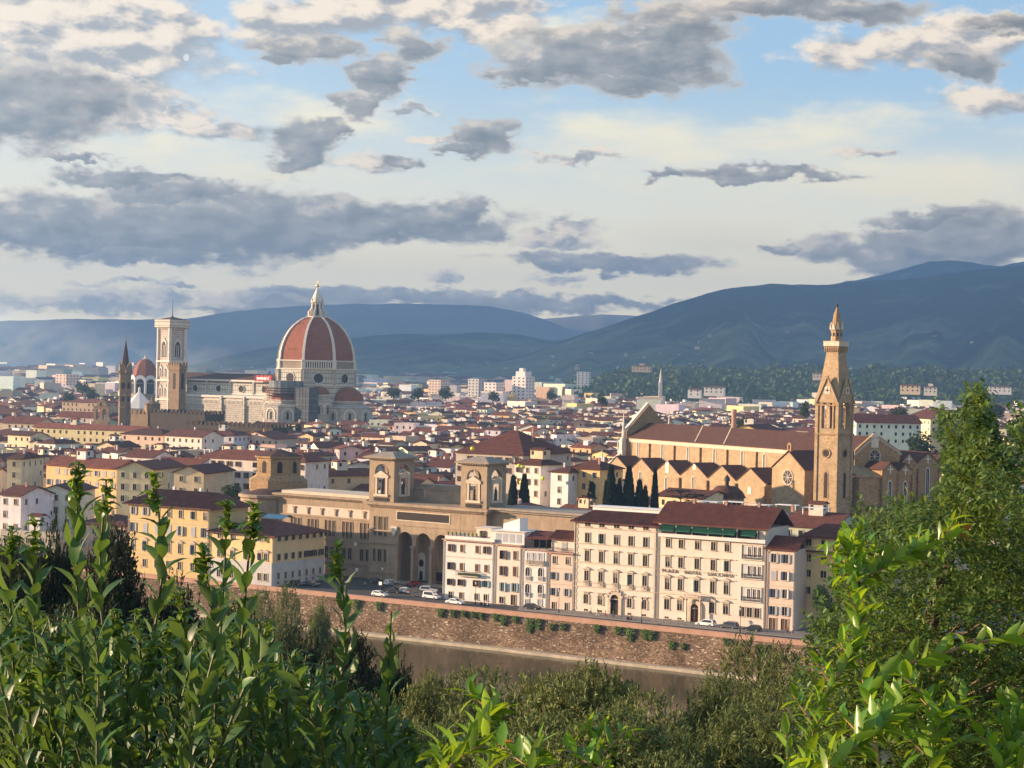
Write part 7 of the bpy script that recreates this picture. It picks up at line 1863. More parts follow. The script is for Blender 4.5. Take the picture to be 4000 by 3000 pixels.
# slender twigs reaching out left of the tree, and a small sprig over the roofs
# ---- crowns further down the slope
def crown_tree(seed, h, wd, leafm, sprigs, lsz, spl, nl, shape='round', upright=.6, lobes=9, lw=.38):
    r = random.Random(seed); lv, tb = MB(), MB(); th = h*.35
    lob = []
    for i in range(lobes):
        a = r.uniform(0, 6.28); k = r.uniform(.0, .66); z = r.uniform(.42, .88)-.22*k
        if shape == 'tall': k *= .6*(1.15-z); 
        rr = wd*.5*(r.uniform(.34,.50)); lob.append((Vector((math.cos(a)*k*wd*.5, math.sin(a)*k*wd*.5, h*z)), rr, rr*r.uniform(.8,1.2)*(h/wd*.75 if shape != 'round' else 1)))
    lob.append((Vector((0, 0, h*.8)), wd*.25, h*.2))
    tb.tube(curve_pts([(0,0,-.6),(r.uniform(-.05,.05)*h,0,th),(r.uniform(-.08,.08)*h,r.uniform(-.05,.05)*h,h*.75)], 8), h*.03, 7, r2=h*.008)
    for c_, a, b_ in lob: tb.tube([Vector((0,0,th*.8)), c_.lerp(Vector((0,0,th)), .4), c_], h*.012, 5, r2=h*.004)
    for i in range(sprigs):
        c_, a, b_ = r.choice(lob); ph = r.uniform(0, 6.28); ct = r.uniform(-.75, 1); st_ = math.sqrt(max(0, 1-ct*ct)); nrm = Vector((st_*math.cos(ph), st_*math.sin(ph), ct)); q_ = 1.04-.4*r.random()**2
        p = c_+Vector((nrm.x*a*q_, nrm.y*a*q_, nrm.z*b_*q_)); d0 = (nrm*(1-upright)+UP*upright+Vector((r.uniform(-.3,.3), r.uniform(-.3,.3), 0))).normalized(); ls = spl*r.uniform(.5,1.5)
        for k in range(nl):
            o1 = d0.orthogonal().normalized(); t = r.uniform(0, 6.28); out = o1*math.cos(t)+d0.cross(o1)*math.sin(t)
            L = lsz*r.uniform(.7,1.3); leaf2(lv, p+d0*(ls*k/nl), d0*r.uniform(.3,1.2)+out*.8, (UP+nrm*.6-out*.3), L, L*lw)
    o = root('tree', (0,0,0), 0, 'x', 'tree'); tb.build('trunk', 'bark', o); lv.build('crown', leafm, o); return o, h
PRO = {
 'bushy': [crown_tree(s_, 8.0, 7.5, 'olive_leaf', 4200, .20, .30, 8, upright=.38, lw=.46, lobes=11) for s_ in (1, 2, 3)],
 'willow': [crown_tree(s_, 9.0, 5.5, 'willow_leaf', 2600, .24, .5, 9, 'tall', .7, 14, .3) for s_ in (4, 5)],
 'dark': [crown_tree(s_, 12.0, 10.0, 'dark_leaf', 3200, .30, .5, 8, upright=.4, lw=.5, lobes=14) for s_ in (6, 7)],
 'city': [crown_tree(s_, 12.0, 10.0, 'forest_leaf', 420, .9, .6, 4, upright=.2, lw=.8, lobes=8) for s_ in (8, 9)] if leafmat('forest_leaf', (.045,.075,.022), (.06,.08,.03), (.08,.10,.02), .7, .2, .15, .5) else None,
}
USED = set(); PLACED = 0
def put_tree(kind, idx, x, y, z0, h, label, group, name='tree', wf=1.0, rz=None):
    o, ph = PRO[kind][idx % len(PRO[kind])]
    t = copy_tree(o, (x, y, z0), rz if rz is not None else rl.uniform(0, 6.28), label); s_ = h/ph; t.scale = (s_*wf, s_*wf, s_); t['group'] = group; t.name = name; return t
def tree_px(kind, idx, u, v, Y, label, group, rpx, name='tree'):
    """u,v: top of the crown in the photograph; rpx half width"""
    p = at(u, v, Y); z0 = terr(Y)-.2; h = max(2.5, p.z-z0); w_ = 2*rpx*Y/FPX; nat = PRO[kind][0][1]
    base_w = {'bushy': 7.5/8.0, 'willow': 5.5/9.0, 'dark': 10/12.0}[kind]; return put_tree(kind, idx, p.x, Y, z0, h, label, group, name, w_/(h*base_w))
GB = 'bushy trees on the slope below'
BT = [('bushy',930,1445,62,85,'pale green bushy tree at the near edge of the river'),('bushy',1040,1428,60,120,'bushy olive green tree in front of the river, with upright sprigs'),('bushy',1165,1436,58,115,'olive green tree left of the tallest crown in the bottom centre'),
 ('bushy',1275,1428,56,125,'tallest round olive green crown at the bottom centre before the river'),('bushy',1395,1478,50,120,'dark olive crown right of the tallest one in the bottom centre'),('bushy',1180,1520,42,150,'lower grey green crown in front of the bottom centre trees'),
 ('bushy',1330,1560,38,150,'nearest grey green crown at the bottom edge, right of centre'),('bushy',1010,1515,44,120,'yellowish bush behind the leaning laurel shoot'),('bushy',900,1570,40,110,'yellowish bush at the foot of the laurel hedge'),('bushy',800,1500,50,110,'sunlit bush seen between laurel shoots at lower centre'),
 ('willow',1620,1405,62,95,'feathery willow like tree hiding the right end of the river'),('willow',1540,1470,55,80,'feathery tree at the right bank left of the tallest feathery one'),('willow',1700,1420,58,90,'feathery tree beside the big broadleaf tree'),('willow',1590,1540,44,110,'lower feathery tree in front at the right'),('willow',1480,1590,42,100,'low feathery tree at the bottom edge near the river bend'),('willow',1690,1550,42,110,'feathery tree at the foot of the bright shoots'),
 ('bushy',1450,1640,36,120,'low dark bush at the bottom edge right of centre'),('bushy',1120,1640,34,130,'low bush at the bottom edge in the centre')]
for i, (kd, u, v, Y, rp, lab) in enumerate(BT): tree_px(kd, i, u, v+(34 if kd == 'bushy' and v < 1530 else 18 if kd == 'willow' else 0), Y, lab, GB, rp*1.5, 'olive_tree' if kd == 'bushy' else 'willow_tree')
DT = [(250,1165,78,110,'dark evergreen crown behind the tallest laurel shoots'),(120,1150,84,95,'dark leafy crown at the left behind the short laurel shoots'),(20,1190,80,80,'dark crown at the left edge of the view'),(380,1265,80,110,'dark crown below the large yellow palace'),(520,1330,85,100,'dark crown below the yellow corner palace'),
 (650,1370,95,110,'dark crown left of the slim laurel shoot at the wall'),(760,1385,90,110,'dark crown against the river wall in the centre left'),(330,1370,60,150,'broad dark crown low behind the laurel hedge'),(150,1330,60,150,'broad dark crown behind the laurel hedge at far left'),(860,1430,80,70,'dark crown touching the water left of the olive trees')]
for i, (u, v, Y, rp, lab) in enumerate(DT): tree_px('dark', i, u, v, Y, lab, 'dark trees below the palaces', rp*1.1, 'evergreen_tree')
for i, (u, v, Y, rp, lab) in enumerate([(620,1285,250,55,'light feathery tree growing before the river wall below the corner palace'),(690,1320,240,50,'light feathery tree right of the first one by the river wall'),(570,1300,230,50,'light feathery tree left of the others by the river wall')]): tree_px('willow', i, u, v, Y, lab, 'feathery trees by the river wall', rp, 'poplar_tree')
# cypresses and conifers near the basilica
def conical(seed, h, w, m_, kind):
    r = random.Random(seed); lv, tb = MB(), MB(); tb.tube([(0,0,-.5),(0,0,h*.9)], h*.018, 6, r2=h*.004)
    n = 1500 if kind == 'cypress' else 900
    for i in range(n):
        t = r.random()**.8; z = h*(.06+.94*t)
        prof_ = math.sin(math.pi*min(1, (t+.12)*.88))**.7*(1-t*.35) if kind == 'cypress' else (1-t)*(.75+.35*math.sin(t*40))
        a = r.uniform(0, 6.28); rr = w*.5*prof_*r.uniform(.75,1.08); p = Vector((math.cos(a)*rr, math.sin(a)*rr, z)); d0 = (Vector((math.cos(a), math.sin(a), 0))*(.35 if kind == 'cypress' else 1)+UP*(1 if kind == 'cypress' else -.1))
        for k in range(2): leaf2(lv, p, d0+Vector((r.uniform(-.3,.3), r.uniform(-.3,.3), r.uniform(-.3,.3))), Vector((math.cos(a), math.sin(a), .4)), h*.07*r.uniform(.6,1.3), h*.03)
    o = root('tree', (0,0,0), 0, 'x', 'tree'); tb.build('trunk', 'bark', o); lv.build('crown', m_, o); return o, h
leafmat('cypress_leaf', (.018,.030,.014), (.02,.03,.015), (.03,.04,.01), .8, .1, .08, .4)
PRO['cypress'] = [conical(3, 20, 5.0, 'cypress_leaf', 'cypress'), conical(4, 20, 5.6, 'cypress_leaf', 'cypress')]; PRO['fir'] = [conical(5, 16, 9, 'cypress_leaf', 'fir')]
def cone_px(kind, u, v, Y, w_m, label, group, name, z0=0):
    p = at(u, v, Y); o, ph = PRO[kind][int(u) % len(PRO[kind])]; h = p.z-z0; t = copy_tree(o, (p.x, Y, z0), u, label); nw = {'cypress': 5.3, 'fir': 9}[kind]; t.scale = (w_m/nw, w_m/nw, h/ph); t['group'] = group; t.name = name
ORDC = ['first','second','third','fourth','fifth','sixth','seventh']
for i, (x, y, w_) in enumerate(((103,1135,2.4),(135,1052,4.4),(184,1128,3.0),(241,1052,4.3),(303,1130,3.8),(337,1168,3.2),(397,1062,2.6))):
    u, v = zS(x, y); cone_px('cypress', u, v, 560, w_, f'{ORDC[i]} dark cypress from the left in the row before the brick basilica', 'cypresses before the basilica', 'cypress_tree')
cone_px('cypress', 1109, 1036, 575, 3.6, 'dark cypress left of its twin beside the library tower', 'pair of cypresses right of the library', 'cypress_tree')
cone_px('cypress', 1133, 1033, 575, 4.0, 'dark cypress right of its twin before the white house', 'pair of cypresses right of the library', 'cypress_tree')
cone_px('fir', 1278, 1040, 565, 6.5, 'dark fir tree before the white marble pinnacle of the basilica', 'conifers near the basilica', 'fir_tree')
def cedar(u, v, Y, w_, label):
    p = at(u, v, Y); r_ = root('cedar_tree', (p.x, Y, 0), 0, label, 'tree', 'cedars in the cloister garden'); tb, lv = MB(), MB(); h = p.z
    tb.tube([(0,0,0),(.3,0,h*.5),(0,0,h*.96)], .5, 7, r2=.12)
    for k in range(6):
        z = h-1.0-k*1.7; 
        for j in range(4):
            a = k*1.1+j*1.57; L = w_*.5*(.45+.13*k); e = Vector((math.cos(a)*L, math.sin(a)*L, z+.2)); tb.tube([(0,0,z-.8), e*.6+Vector((0,0,z*.4-.1)), e], .12, 4, r2=.04)
            for m in range(26):
                t = rl.uniform(.25, 1.05); q_ = Vector((e.x*t, e.y*t, z+.15-.3*t*t))+Vector((rl.uniform(-.8,.8), rl.uniform(-.8,.8), rl.uniform(-.15,.2))); leaf2(lv, q_, Vector((math.cos(a)+rl.uniform(-.6,.6), math.sin(a)+rl.uniform(-.6,.6), -.15)), UP, rl.uniform(.6,1.1), .5)
    tb.build('trunk', 'bark', r_); lv.build('crown', 'dark_leaf', r_)
cedar(*zS(548, 1150), 560, 13, 'spreading cedar with level branches before the brick basilica')
cedar(*zS(632, 1172), 565, 10, 'smaller spreading cedar right of the larger one')
# trees among the houses: (u, v top, Y, height m, width factor)
CT = [(178,824,2000,16,1.5,'round dark tree clump behind the stone bell gable'),(197,838,1700,14,1.2,'second tree clump right of the round one at the left'),(150,846,1600,13,1.0,'small dark tree among far roofs at the left'),(850,835,1900,13,1.6,'green trees right of the cathedral apse'),(905,838,1900,14,1.4,'dark tree clump right of the cathedral among roofs'),(962,836,1950,14,1.5,'third tree clump in a line right of the cathedral'),(1065,846,1900,12,1.5,'bright tree clump in the middle of the city'),(1190,842,2100,13,1.2,'tree clump right of the white apartment tower'),(1300,850,1500,12,.9,'lone dark tree above the far roofs in the centre'),
 (1602,905,880,13,1.6,'dark round tree behind the basilica roof'),(1737,870,1250,12,.8,'tree left of the belfry among roofs'),(1990,935,850,12,1.4,'dark round tree right of the belfry'),(1940,880,1200,12,1.5,'green tree right of the belfry further back'),(2060,905,1000,14,1.5,'dark tree beside the pale yellow hall'),(636,915,1150,9,1.6,'green garden trees below the cathedral'),(560,912,1150,9,1.8,'wide garden tree patch left of the cathedral apse'),(500,1048,560,5,2.0,'roof garden shrubs above the yellow corner palace'),(1610,830,2300,14,1.8,'dark park trees near the foot of the mountain'),(1560,833,2400,14,1.8,'dark park trees beside the white villa'),(2150,870,1300,13,1.6,'tree at the right behind the big tree tip')]
for i, (u, v, Y, hh, wf, lab) in enumerate(CT): p = at(u, v, Y); put_tree('city', i, p.x, Y, max(0, p.z-hh) if Y < 1200 or p.z-hh < 30 else 0, hh, lab, 'trees among the houses', 'city_tree', wf)
for k in PRO:
    for o, h_ in PRO[k]:
        for ch in list(o.children): bpy.data.objects.remove(ch)
        bpy.data.objects.remove(o)
# garden beside the pink house
r_ = root('garden_hedge', tuple(Q.w(2.5, 3.5)), -Q.a, 'green garden hedge on a low orange wall right of the pink house', 'hedge')
b = MB(); b.box(0, 0, 0, 16, .4, 1.0); b.build('low_wall', 'yellow_plaster', r_); lv = MB()
for i in range(2600):
    p = Vector((rl.uniform(0, 15.5), rl.uniform(.2, 3), 0)); hh = 3.0+1.5*math.sin(p.x*1.3)+(5.5 if p.x < 3.5 else 0); p.z = rl.uniform(.6, 1)*hh; leaf2(lv, p, Vector((rl.uniform(-1,1), rl.uniform(-1,.3), rl.uniform(-.2,1))), Vector((0,-1,.5)), .6, .4)
lv.build('foliage', 'ivy_leaf', r_)
# ivy tufts hanging on the river wall
IV = [(35,600,1.3),(100,612,1.2),(160,612,1.1),(210,612,1.3),(255,618,1.0),(330,622,1.2),(370,632,1.6),(437,642,1.1),(515,655,1.5),(560,658,1.7),(635,690,1.0),(695,683,.9),(880,690,.9),(990,684,1.0),(1055,705,1.8),(1140,716,1.9),(1170,724,1.5),(1283,780,1.5),(1345,795,.8),(1575,768,.9),(1775,800,1.5),(1880,855,.7)]
lst = ['first','second','third','fourth','fifth','sixth','seventh','eighth','ninth','tenth','eleventh','twelfth','thirteenth','fourteenth','fifteenth','sixteenth','seventeenth','eighteenth','nineteenth','twentieth','twenty-first','twenty-second','twenty-third','twenty-fourth']
IV = [(-300,530,1.3),(-420,510,1.2)][::-1]+IV
IV = [(x, y+rl.uniform(-4,6), s_*rl.uniform(.45,.95)) for x, y, s_ in IV]
for i, (x, y, s_) in enumerate(IV):
    u, v = z4(x, y); lx_ = QP.lx(u, v, -.2); z = QP.z(u, v, lx_, -.2); z = min(z, -.5); r_ = froot(QP, lx_, -.25, 'ivy_clump', f'{"large" if s_ > 1.4 else "small"} ivy clump, {lst[i]} from left on the river wall', 'ivy', 'ivy clumps on the river wall', z=z-.3)
    lv = MB()
    for k in range(int(330*s_)+60):
        t = rl.random(); w_ = s_*(1.0-.6*t); p = Vector((rl.gauss(0, .5)*w_, -rl.uniform(0, .5), .9-t*2.4*s_)); leaf2(lv, p, Vector((rl.uniform(-1,1), -.5, rl.uniform(-1,.4))), Vector((0,-1,.6)), .34, .26)
    st_ = MB(); st_.tube([(0,.1,.7),(0,-.05,-.6*s_)], .04, 4); st_.build('stem', 'bark', r_); lv.build('leaves', 'ivy_leaf', r_)
# woods on the foothill: nobody could count them
dg = bpy.context.evaluated_depsgraph_get()
lv = MB()
def scatter_hill(obj_name, n, size, kr, r):
    o = bpy.data.objects[obj_name]; me = o.data; ps = me.polygons; k = 0; V_ = me.vertices
    while k < n:
        f = ps[r.randrange(len(ps))]; vs = [V_[i].co for i in f.vertices]; a, b_ = r.random(), r.random(); p = vs[0].lerp(vs[1], a).lerp(vs[3].lerp(vs[2], a), b_)
        if abs(p.x/p.y) > .29 or p.x < 0 and obj_name == 'wooded_foothill': k += 1; continue
        s_ = size*r.uniform(.6, 1.4); h_ = s_*r.uniform(1.0, 1.9)
        for j in range(7):
            q_ = p+Vector((r.uniform(-.5,.5)*s_, r.uniform(-.5,.5)*s_, h_*r.uniform(.1,.8))); leaf2(lv, q_, Vector((r.uniform(-1,1), r.uniform(-1,1), r.uniform(.0,1))), Vector((r.uniform(-.4,.4), -1, .8)), s_*.9, s_*.7)
        k += 1
scatter_hill('wooded_foothill', 5200, 9, 0, random.Random(7));
tag(lv.build('woods', 'forest_leaf'), 'dark continuous woods covering the low hill at the right', 'woods', kind='stuff')
# ---- small pale houses dotted over the mountain side
rh_ = random.Random(33); SW2, SR2 = MB(), MB(); me = bpy.data.objects['near_mountain'].data; ks_ = 0
r_ = root('hillside_houses', (0,0,0), 0, 'tiny pale houses scattered over the mountain side', 'houses'); r_['kind'] = 'stuff'
for nm_, cnt, zmx in (('near_mountain', 120, 190), ('wooded_foothill', 30, 60), ('middle_hill', 50, 80)):
    me = bpy.data.objects[nm_].data; c0 = 0; tries = 0
    while c0 < cnt and tries < 20000:
        tries += 1; v_ = me.vertices[rh_.randrange(len(me.vertices))].co
        if abs(v_.x/v_.y) > .28 or v_.z > zmx or v_.z < 3 or rh_.random() < v_.z/zmx*.6: continue
        F = Frame(v_.x+rh_.uniform(-60,60), v_.y, rh_.uniform(0, 50)); w_ = rh_.uniform(6, 14)*(1 if rh_.random() < .9 else 1.8); SW2.col = tuple(x*rh_.uniform(.5,.9) for x in WALLS[rh_.choice([0,2,5,4])][0]); h_ = rh_.uniform(2.5,5)
        for src, dst in (house_mesh(w_, w_*.5, h_+5, w_*.12, 'gable', 'x', SW2.col, (.13,.05,.035), rh_, False)[0], SW2), (house_mesh(w_, w_*.5, h_+5, w_*.12, 'gable', 'x', SW2.col, (.13,.05,.035), rh_, False)[1], SR2):
            base = len(dst.v)
            for p in src.v: q_ = F.w(p[0], p[1], p[2]+v_.z-6); dst.v.append(tuple(q_))
            dst.f += [tuple(base+i for i in f) for f in src.f]; dst.m += src.m; dst.c += src.c
        c0 += 1
SW2.build('walls', ['plaster', 'dark_opening'], r_); SR2.build('roofs', 'roof_tile', r_)

# ------------------------------------------------------------------ cars
CARM = {}
def car_meshes(kind):
    if kind in CARM: return CARM[kind]
    L, Wd, H = {'van': (4.4, 1.8, 1.85), 'hatch': (4.0, 1.7, 1.45), 'suv': (4.5, 1.85, 1.62), 'sedan': (4.6, 1.8, 1.42)}[kind]
    low = [(-L/2,.35),(-L/2+.05,.75),(-L/2+.25,.92 if kind != 'van' else 1.05),(L*.18,.95),(L/2-.35,.82),(L/2,.62),(L/2,.32)]
    top = {'van': [(-L/2+.1,1.0),(-L/2+.2,H-.08),(-L/2+.5,H),(L*.12,H-.02),(L*.3,1.0)], 'hatch': [(-L/2+.08,.9),(-L/2+.45,H-.1),(-L/2+.9,H),(L*.02,H),(L*.24,.93)],
           'suv': [(-L/2+.06,.9),(-L/2+.35,H-.12),(-L/2+.9,H),(L*.04,H),(L*.24,.93)], 'sedan': [(-L/2+.7,.9),(-L/2+1.3,H-.05),(-L/2+1.9,H),(L*.04,H),(L*.24,.93)]}[kind]
    b = MB(); n = len(low)
    def loft(pts, w0, w1, zc):           # section along x, narrowing upwards
        base = len(b.v)
        for s_ in (-1, 1):
            for x, z in pts: t = min(1, max(0, (z-zc[0])/(zc[1]-zc[0]))); b.v.append((x, s_*(w0+(w1-w0)*t)/2, z))
        m = len(pts)
        b.f.append(tuple(base+i for i in range(m-1, -1, -1))); b.f.append(tuple(base+m+i for i in range(m)))
        for i in range(m): j = (i+1) % m; b.f.append((base+i, base+j, base+m+j, base+m+i))
        b.m += [0]*(m+2); b.c += [(0,0,0)]*(m+2)
    loft(low, Wd, Wd-.06, (.3, .9)); loft(top, Wd-.08, Wd-.42, (.9, H))
    body_ = lambda m_: mk_new(b, m_)
    g = MB(); ym = Wd/2
    zt, zb_ = H-.14, .96
    def sideglass(x0, x1, x2, x3, s_):
        def yy(z): return s_*((Wd-.08)+(-.34)*((z-.9)/(H-.9)))/2+s_*.012
        pts = [(x0, yy(zb_), zb_), (x1, yy(zb_), zb_), (x2, yy(zt), zt), (x3, yy(zt), zt)]; g.face(pts if s_ < 0 else pts[::-1])
    a0, a1 = top[1][0], top[-1][0]; tx = top[-2][0]
    for s_ in (-1, 1): sideglass(top[0][0]+.35, a1-.22, tx-.02, a0+.22, s_)
    def xf(z): return a1+(tx-a1)*((z-.93)/(H-.93))+.015
    g.face([(xf(.98), ym-.2, .98), (xf(zt), ym-.32, zt), (xf(zt), -ym+.32, zt), (xf(.98), -ym+.2, .98)][::-1])
    def xr(z): return top[0][0]+(top[1][0]-top[0][0])*((z-.9)/(H-1.0))-.015
    g.face([(xr(1.0), -ym+.22, 1.0), (xr(zt-.05), -ym+.34, zt-.05), (xr(zt-.05), ym-.34, zt-.05), (xr(1.0), ym-.22, 1.0)][::-1])
    w = MB(); 
    for k in range(16):
        t0, t1 = 2*math.pi*k/16, 2*math.pi*(k+1)/16
        w.face([(.32*math.cos(t0),-.11,.32*math.sin(t0)),(.32*math.cos(t1),-.11,.32*math.sin(t1)),(.32*math.cos(t1),.11,.32*math.sin(t1)),(.32*math.cos(t0),.11,.32*math.sin(t0))])
        for s_ in (-1,1): w.face([(.2*math.cos(t0),s_*.11,.2*math.sin(t0)),(.2*math.cos(t1),s_*.11,.2*math.sin(t1)),(.32*math.cos(t1),s_*.11,.32*math.sin(t1)),(.32*math.cos(t0),s_*.11,.32*math.sin(t0))])
    h = MB()
    for s_ in (-1,1): h.face([(.2*math.cos(2*math.pi*k/12), s_*.1, .2*math.sin(2*math.pi*k/12)) for k in range(12)])
    CARM[kind] = (b, mk(g, 'car_glass'), mk(w, 'tyre'), mk(h, 'chrome'), L, Wd, H, {}); return CARM[kind]
def mk_new(b, m_):
    me = bpy.data.meshes.new('m'); me.from_pydata(b.v, [], b.f); me.materials.append(M[m_]); return me
def car(kind, paint, x, y, head, label, name='parked_car', cat='car', z=.004):
    b, g, w, h, L, Wd, H, cache = car_meshes(kind); r_ = root(name, (x, y, z), head, label, cat, 'cars parked by the river road')
    if paint not in cache: cache[paint] = mk_new(b, paint)
    bo = link('body', cache[paint], r_); link('windows', g, r_)
    for sx_ in (-1, 1):
        for sy_ in (-1, 1): wo_ = link('wheel', w, r_, (sx_*L*.31, sy_*(Wd/2-.09), .32)); link('rim', h, wo_)
    for s_ in (-1, 1):
        m_ = MB(); m_.box(-.03,-.16,-.06,.03,.16,.06, bottom=True); o = win_mesh(('hl',), lambda: mk(m_, 'white_paint')); link('headlight', o, r_, (L/2-.02, s_*(Wd/2-.3), .7)); o2 = win_mesh(('tl',), lambda: mk(m_, 'car_red')); link('tail_light', o2, r_, (-L/2+.04, s_*(Wd/2-.28), .8))
qa = -QP.a
CARS = [('suv','car_white',1525,1353,math.pi,'white car parked in front of the hotel door'),('suv','car_grey',1574,1358,math.pi,'dark grey car behind the white one in front of the hotel'),('hatch','car_dark',1626,1364,math.pi,'black hatchback at the right end of the cars before the hotel'),
 ('van','car_white',932,1294,0,'white van at the corner of the palace row beside the square'),('sedan','car_white',983,1306,0,'white car driving past the white four storey palace'),('hatch','car_white',820,1289,0,'white car whose roof just shows above the parapet of the square'),
 ('hatch','car_dark',813,1260,.3,'black car beside the library steps'),('hatch','car_grey',857,1270,1.2,'grey car at the left end of the rows of parked cars'),('hatch','car_dark',866,1276,1.2,'dark car behind the grey one in the parking rows'),('hatch','car_white',879,1282,.2,'white pickup like car in the front parking row'),('hatch','car_red',894,1266,1.2,'small red car in the back parking row'),('suv','car_dark',896,1283,1.2,'dark car right of the white one in the front parking row'),('sedan','car_grey',912,1276,.4,'silver car near the white van in the back row'),('suv','car_white',925,1280,.4,'white car in the back row beside the white van'),
 ('hatch','car_white',845,1264,1.25,'white car at the far end of the back parking row'),('sedan','car_dark',850,1281,.1,'black car alone in front of the parking rows'),('hatch','car_grey',905,1290,.1,'grey car just left of the white van'),('hatch','car_dark',1150,1317,0,'dark car in front of the slim house with arched windows'),
 ('hatch','car_dark',640,1266,.05,'black car before the white ground floor of the yellow corner palace'),('sedan','car_grey',671,1266,.05,'silver car right of the black one beside the yellow corner palace')]
for (kd, pt, u, v, hd, lab) in CARS:
    p = ground(u, v, .0); car(kd, pt, p.x, p.y, qa+hd, lab, 'van' if kd == 'van' else 'parked_car', 'van' if kd == 'van' else 'car')
# scooters
def scooter(x, y, hd, label, paint):
    r_ = root('scooter', (x, y, .004), hd, label, 'scooter', 'scooters parked on the square'); b = MB()
    b.slabxz([(-.75,.35),(-.3,.28),(.25,.22),(.45,.25),(.62,.9),(.52,1.02),(.30,.45),(-.1,.42),(-.2,.75),(-.85,.78)], -.16, .16); b.build('body', paint, r_)
    b = MB(); b.box(-.8,-.15,.78,-.15,.15,.88, bottom=True); b.build('seat', 'tyre', r_)
    b = MB(); b.tube([(.55,-.32,1.05),(.55,.32,1.05)], .03, 5); b.build('handlebar', 'iron', r_)
    for xx in (-.6, .62):
        w = MB(); w.slabxz([(.24*math.cos(R(30*k)), .24*math.sin(R(30*k))) for k in range(12)], -.06, .06); w.build('wheel', 'tyre', r_, loc=(xx, 0, .24))
SC_ = [(726,1258,'car_dark','black scooter nearest the yellow corner palace'),(738,1260,'car_red','red scooter beside a black one near the yellow corner palace'),(750,1262,'car_white','white scooter left of the library corner'),(1042,1309,'car_dark','dark scooter in front of the narrow cream house'),(1050,1311,'car_grey','grey scooter in front of the narrow cream house'),(1360,1341,'car_dark','dark scooter leaning near the arched door of the tall palace')]
for u, v, pt, lab in SC_: p = ground(u, v, 0); scooter(p.x, p.y, qa+1.3, lab, pt)
# ------------------------------------------------------------------ people
def skin_obj(name, verts, edges, radii, m_, parent, sub=1, rootv=0):
    me = bpy.data.meshes.new(name); me.from_pydata([tuple(v) for v in verts], edges, []); o = bpy.data.objects.new(name, me); COL.objects.link(o)
    md = o.modifiers.new('s', 'SKIN'); md.use_smooth_shade = True
    for i, r in enumerate(radii): me.skin_vertices[0].data[i].radius = (r if isinstance(r, tuple) else (r, r))
    me.skin_vertices[0].data[rootv].use_root = True
    o.modifiers.new('u', 'SUBSURF').levels = sub; bpy.context.view_layer.update()
    me2 = bpy.data.meshes.new_from_object(o.evaluated_get(bpy.context.evaluated_depsgraph_get())); bpy.data.objects.remove(o); me2.materials.clear(); me2.materials.append(M[m_])
    for p in me2.polygons: p.use_smooth = True
    q_ = bpy.data.objects.new(name, me2); COL.objects.link(q_); q_.parent = parent; return q_
def person(loc, rz, shirt, trousers, label, stride=.3, arm=.25, h=1.72, sit=False):
    r_ = root('person', loc, rz, label, 'person'); k = h/1.72
    V = [(0,0,.95),(0,0,1.2),(0,0,1.42),(0,0,1.5),(0,-.01,1.60),(0,-.01,1.68),
         (.10,0,.9),(.11,-stride*.5,.5),(.11,-stride*.6+.06,.09),(.11,-stride*.6-.12,.04),
         (-.10,0,.9),(-.11,stride*.35,.5),(-.11,stride*.9,.12),(-.11,stride*.9-.16,.05),
         (.18,0,1.4),(.24,arm*.4,1.13),(.23,-arm*.1,.88),(.23,-arm*.2,.79),(-.18,0,1.4),(-.24,-arm*.4,1.13),(-.23,-arm*1.0,.90),(-.23,-arm*1.2,.82)]
    E = [(0,1),(1,2),(2,3),(3,4),(4,5),(0,6),(6,7),(7,8),(8,9),(0,10),(10,11),(11,12),(12,13),(2,14),(14,15),(15,16),(16,17),(2,18),(18,19),(19,20),(20,21)]
    Rd = [(.14,.10),(.13,.09),(.14,.09),.055,.085,.075,.085,.06,.045,.04,.085,.06,.045,.04,.055,.042,.032,.035,.055,.042,.032,.035]
    V = [(x*k, y*k, z*k) for x, y, z in V]
    bd = skin_obj('body', V, E, Rd, 'skin', r_)
    idx = [0,1,2,14,15,18,19]; mp = {j: i for i, j in enumerate(idx)}
    skin_obj('shirt', [V[j] for j in idx], [(mp[a], mp[c_]) for a, c_ in E if a in mp and c_ in mp], [(.165,.125),(.155,.115),(.155,.11),.075,.06,.075,.06], shirt, r_)
    idx = [0,6,7,8,10,11,12]; mp = {j: i for i, j in enumerate(idx)}
    skin_obj('trousers', [V[j] for j in idx], [(mp[a], mp[c_]) for a, c_ in E if a in mp and c_ in mp], [(.16,.12),.11,.08,.065,.11,.08,.065], trousers, r_)
    hb = MB(); hb.ring([(.03,1.56*k),(.085,1.62*k),(.098,1.69*k),(.07,1.75*k),(.01,1.775*k)], 10, 0, .012); hb.build('hair', 'cloth_dark', r_, smooth=True)
    return r_
PE = [(1276,1329,'cloth_white','cloth_dark','person in a pale shirt walking near the arched door of the tall cream palace',.35),(1291,1331,'cloth_brown','cloth_white','person in light trousers walking second from left before the tall palace',.45),(1308,1334,'cloth_red','cloth_red','person in red standing left of the arched door',.1),
      (1325,1336,'cloth_brown','cloth_dark','person in brown striding past the arched door',.5),(1701,1369,'cloth_red','cloth_dark','person in red at the corner of the pink house',.2),(1713,1371,'cloth_white','cloth_brown','person in white beside the pink house corner',.3),(1750,1375,'cloth_brown','cloth_brown','person in brown walking by the garden hedge',.5),
      (788,1270,'cloth_white','cloth_dark','person crossing the square left of the black car',.3),(1112,1314,'cloth_dark','cloth_dark','person in black leaving the house door below the arched windows',.2)]
for (u, v, s_, t_, lab, st_) in PE:
    p = ground(u, v, .12); person((p.x, p.y, .12 if u > 1000 else .004), qa+R(80 if u % 2 else -80), s_, t_, lab, st_)
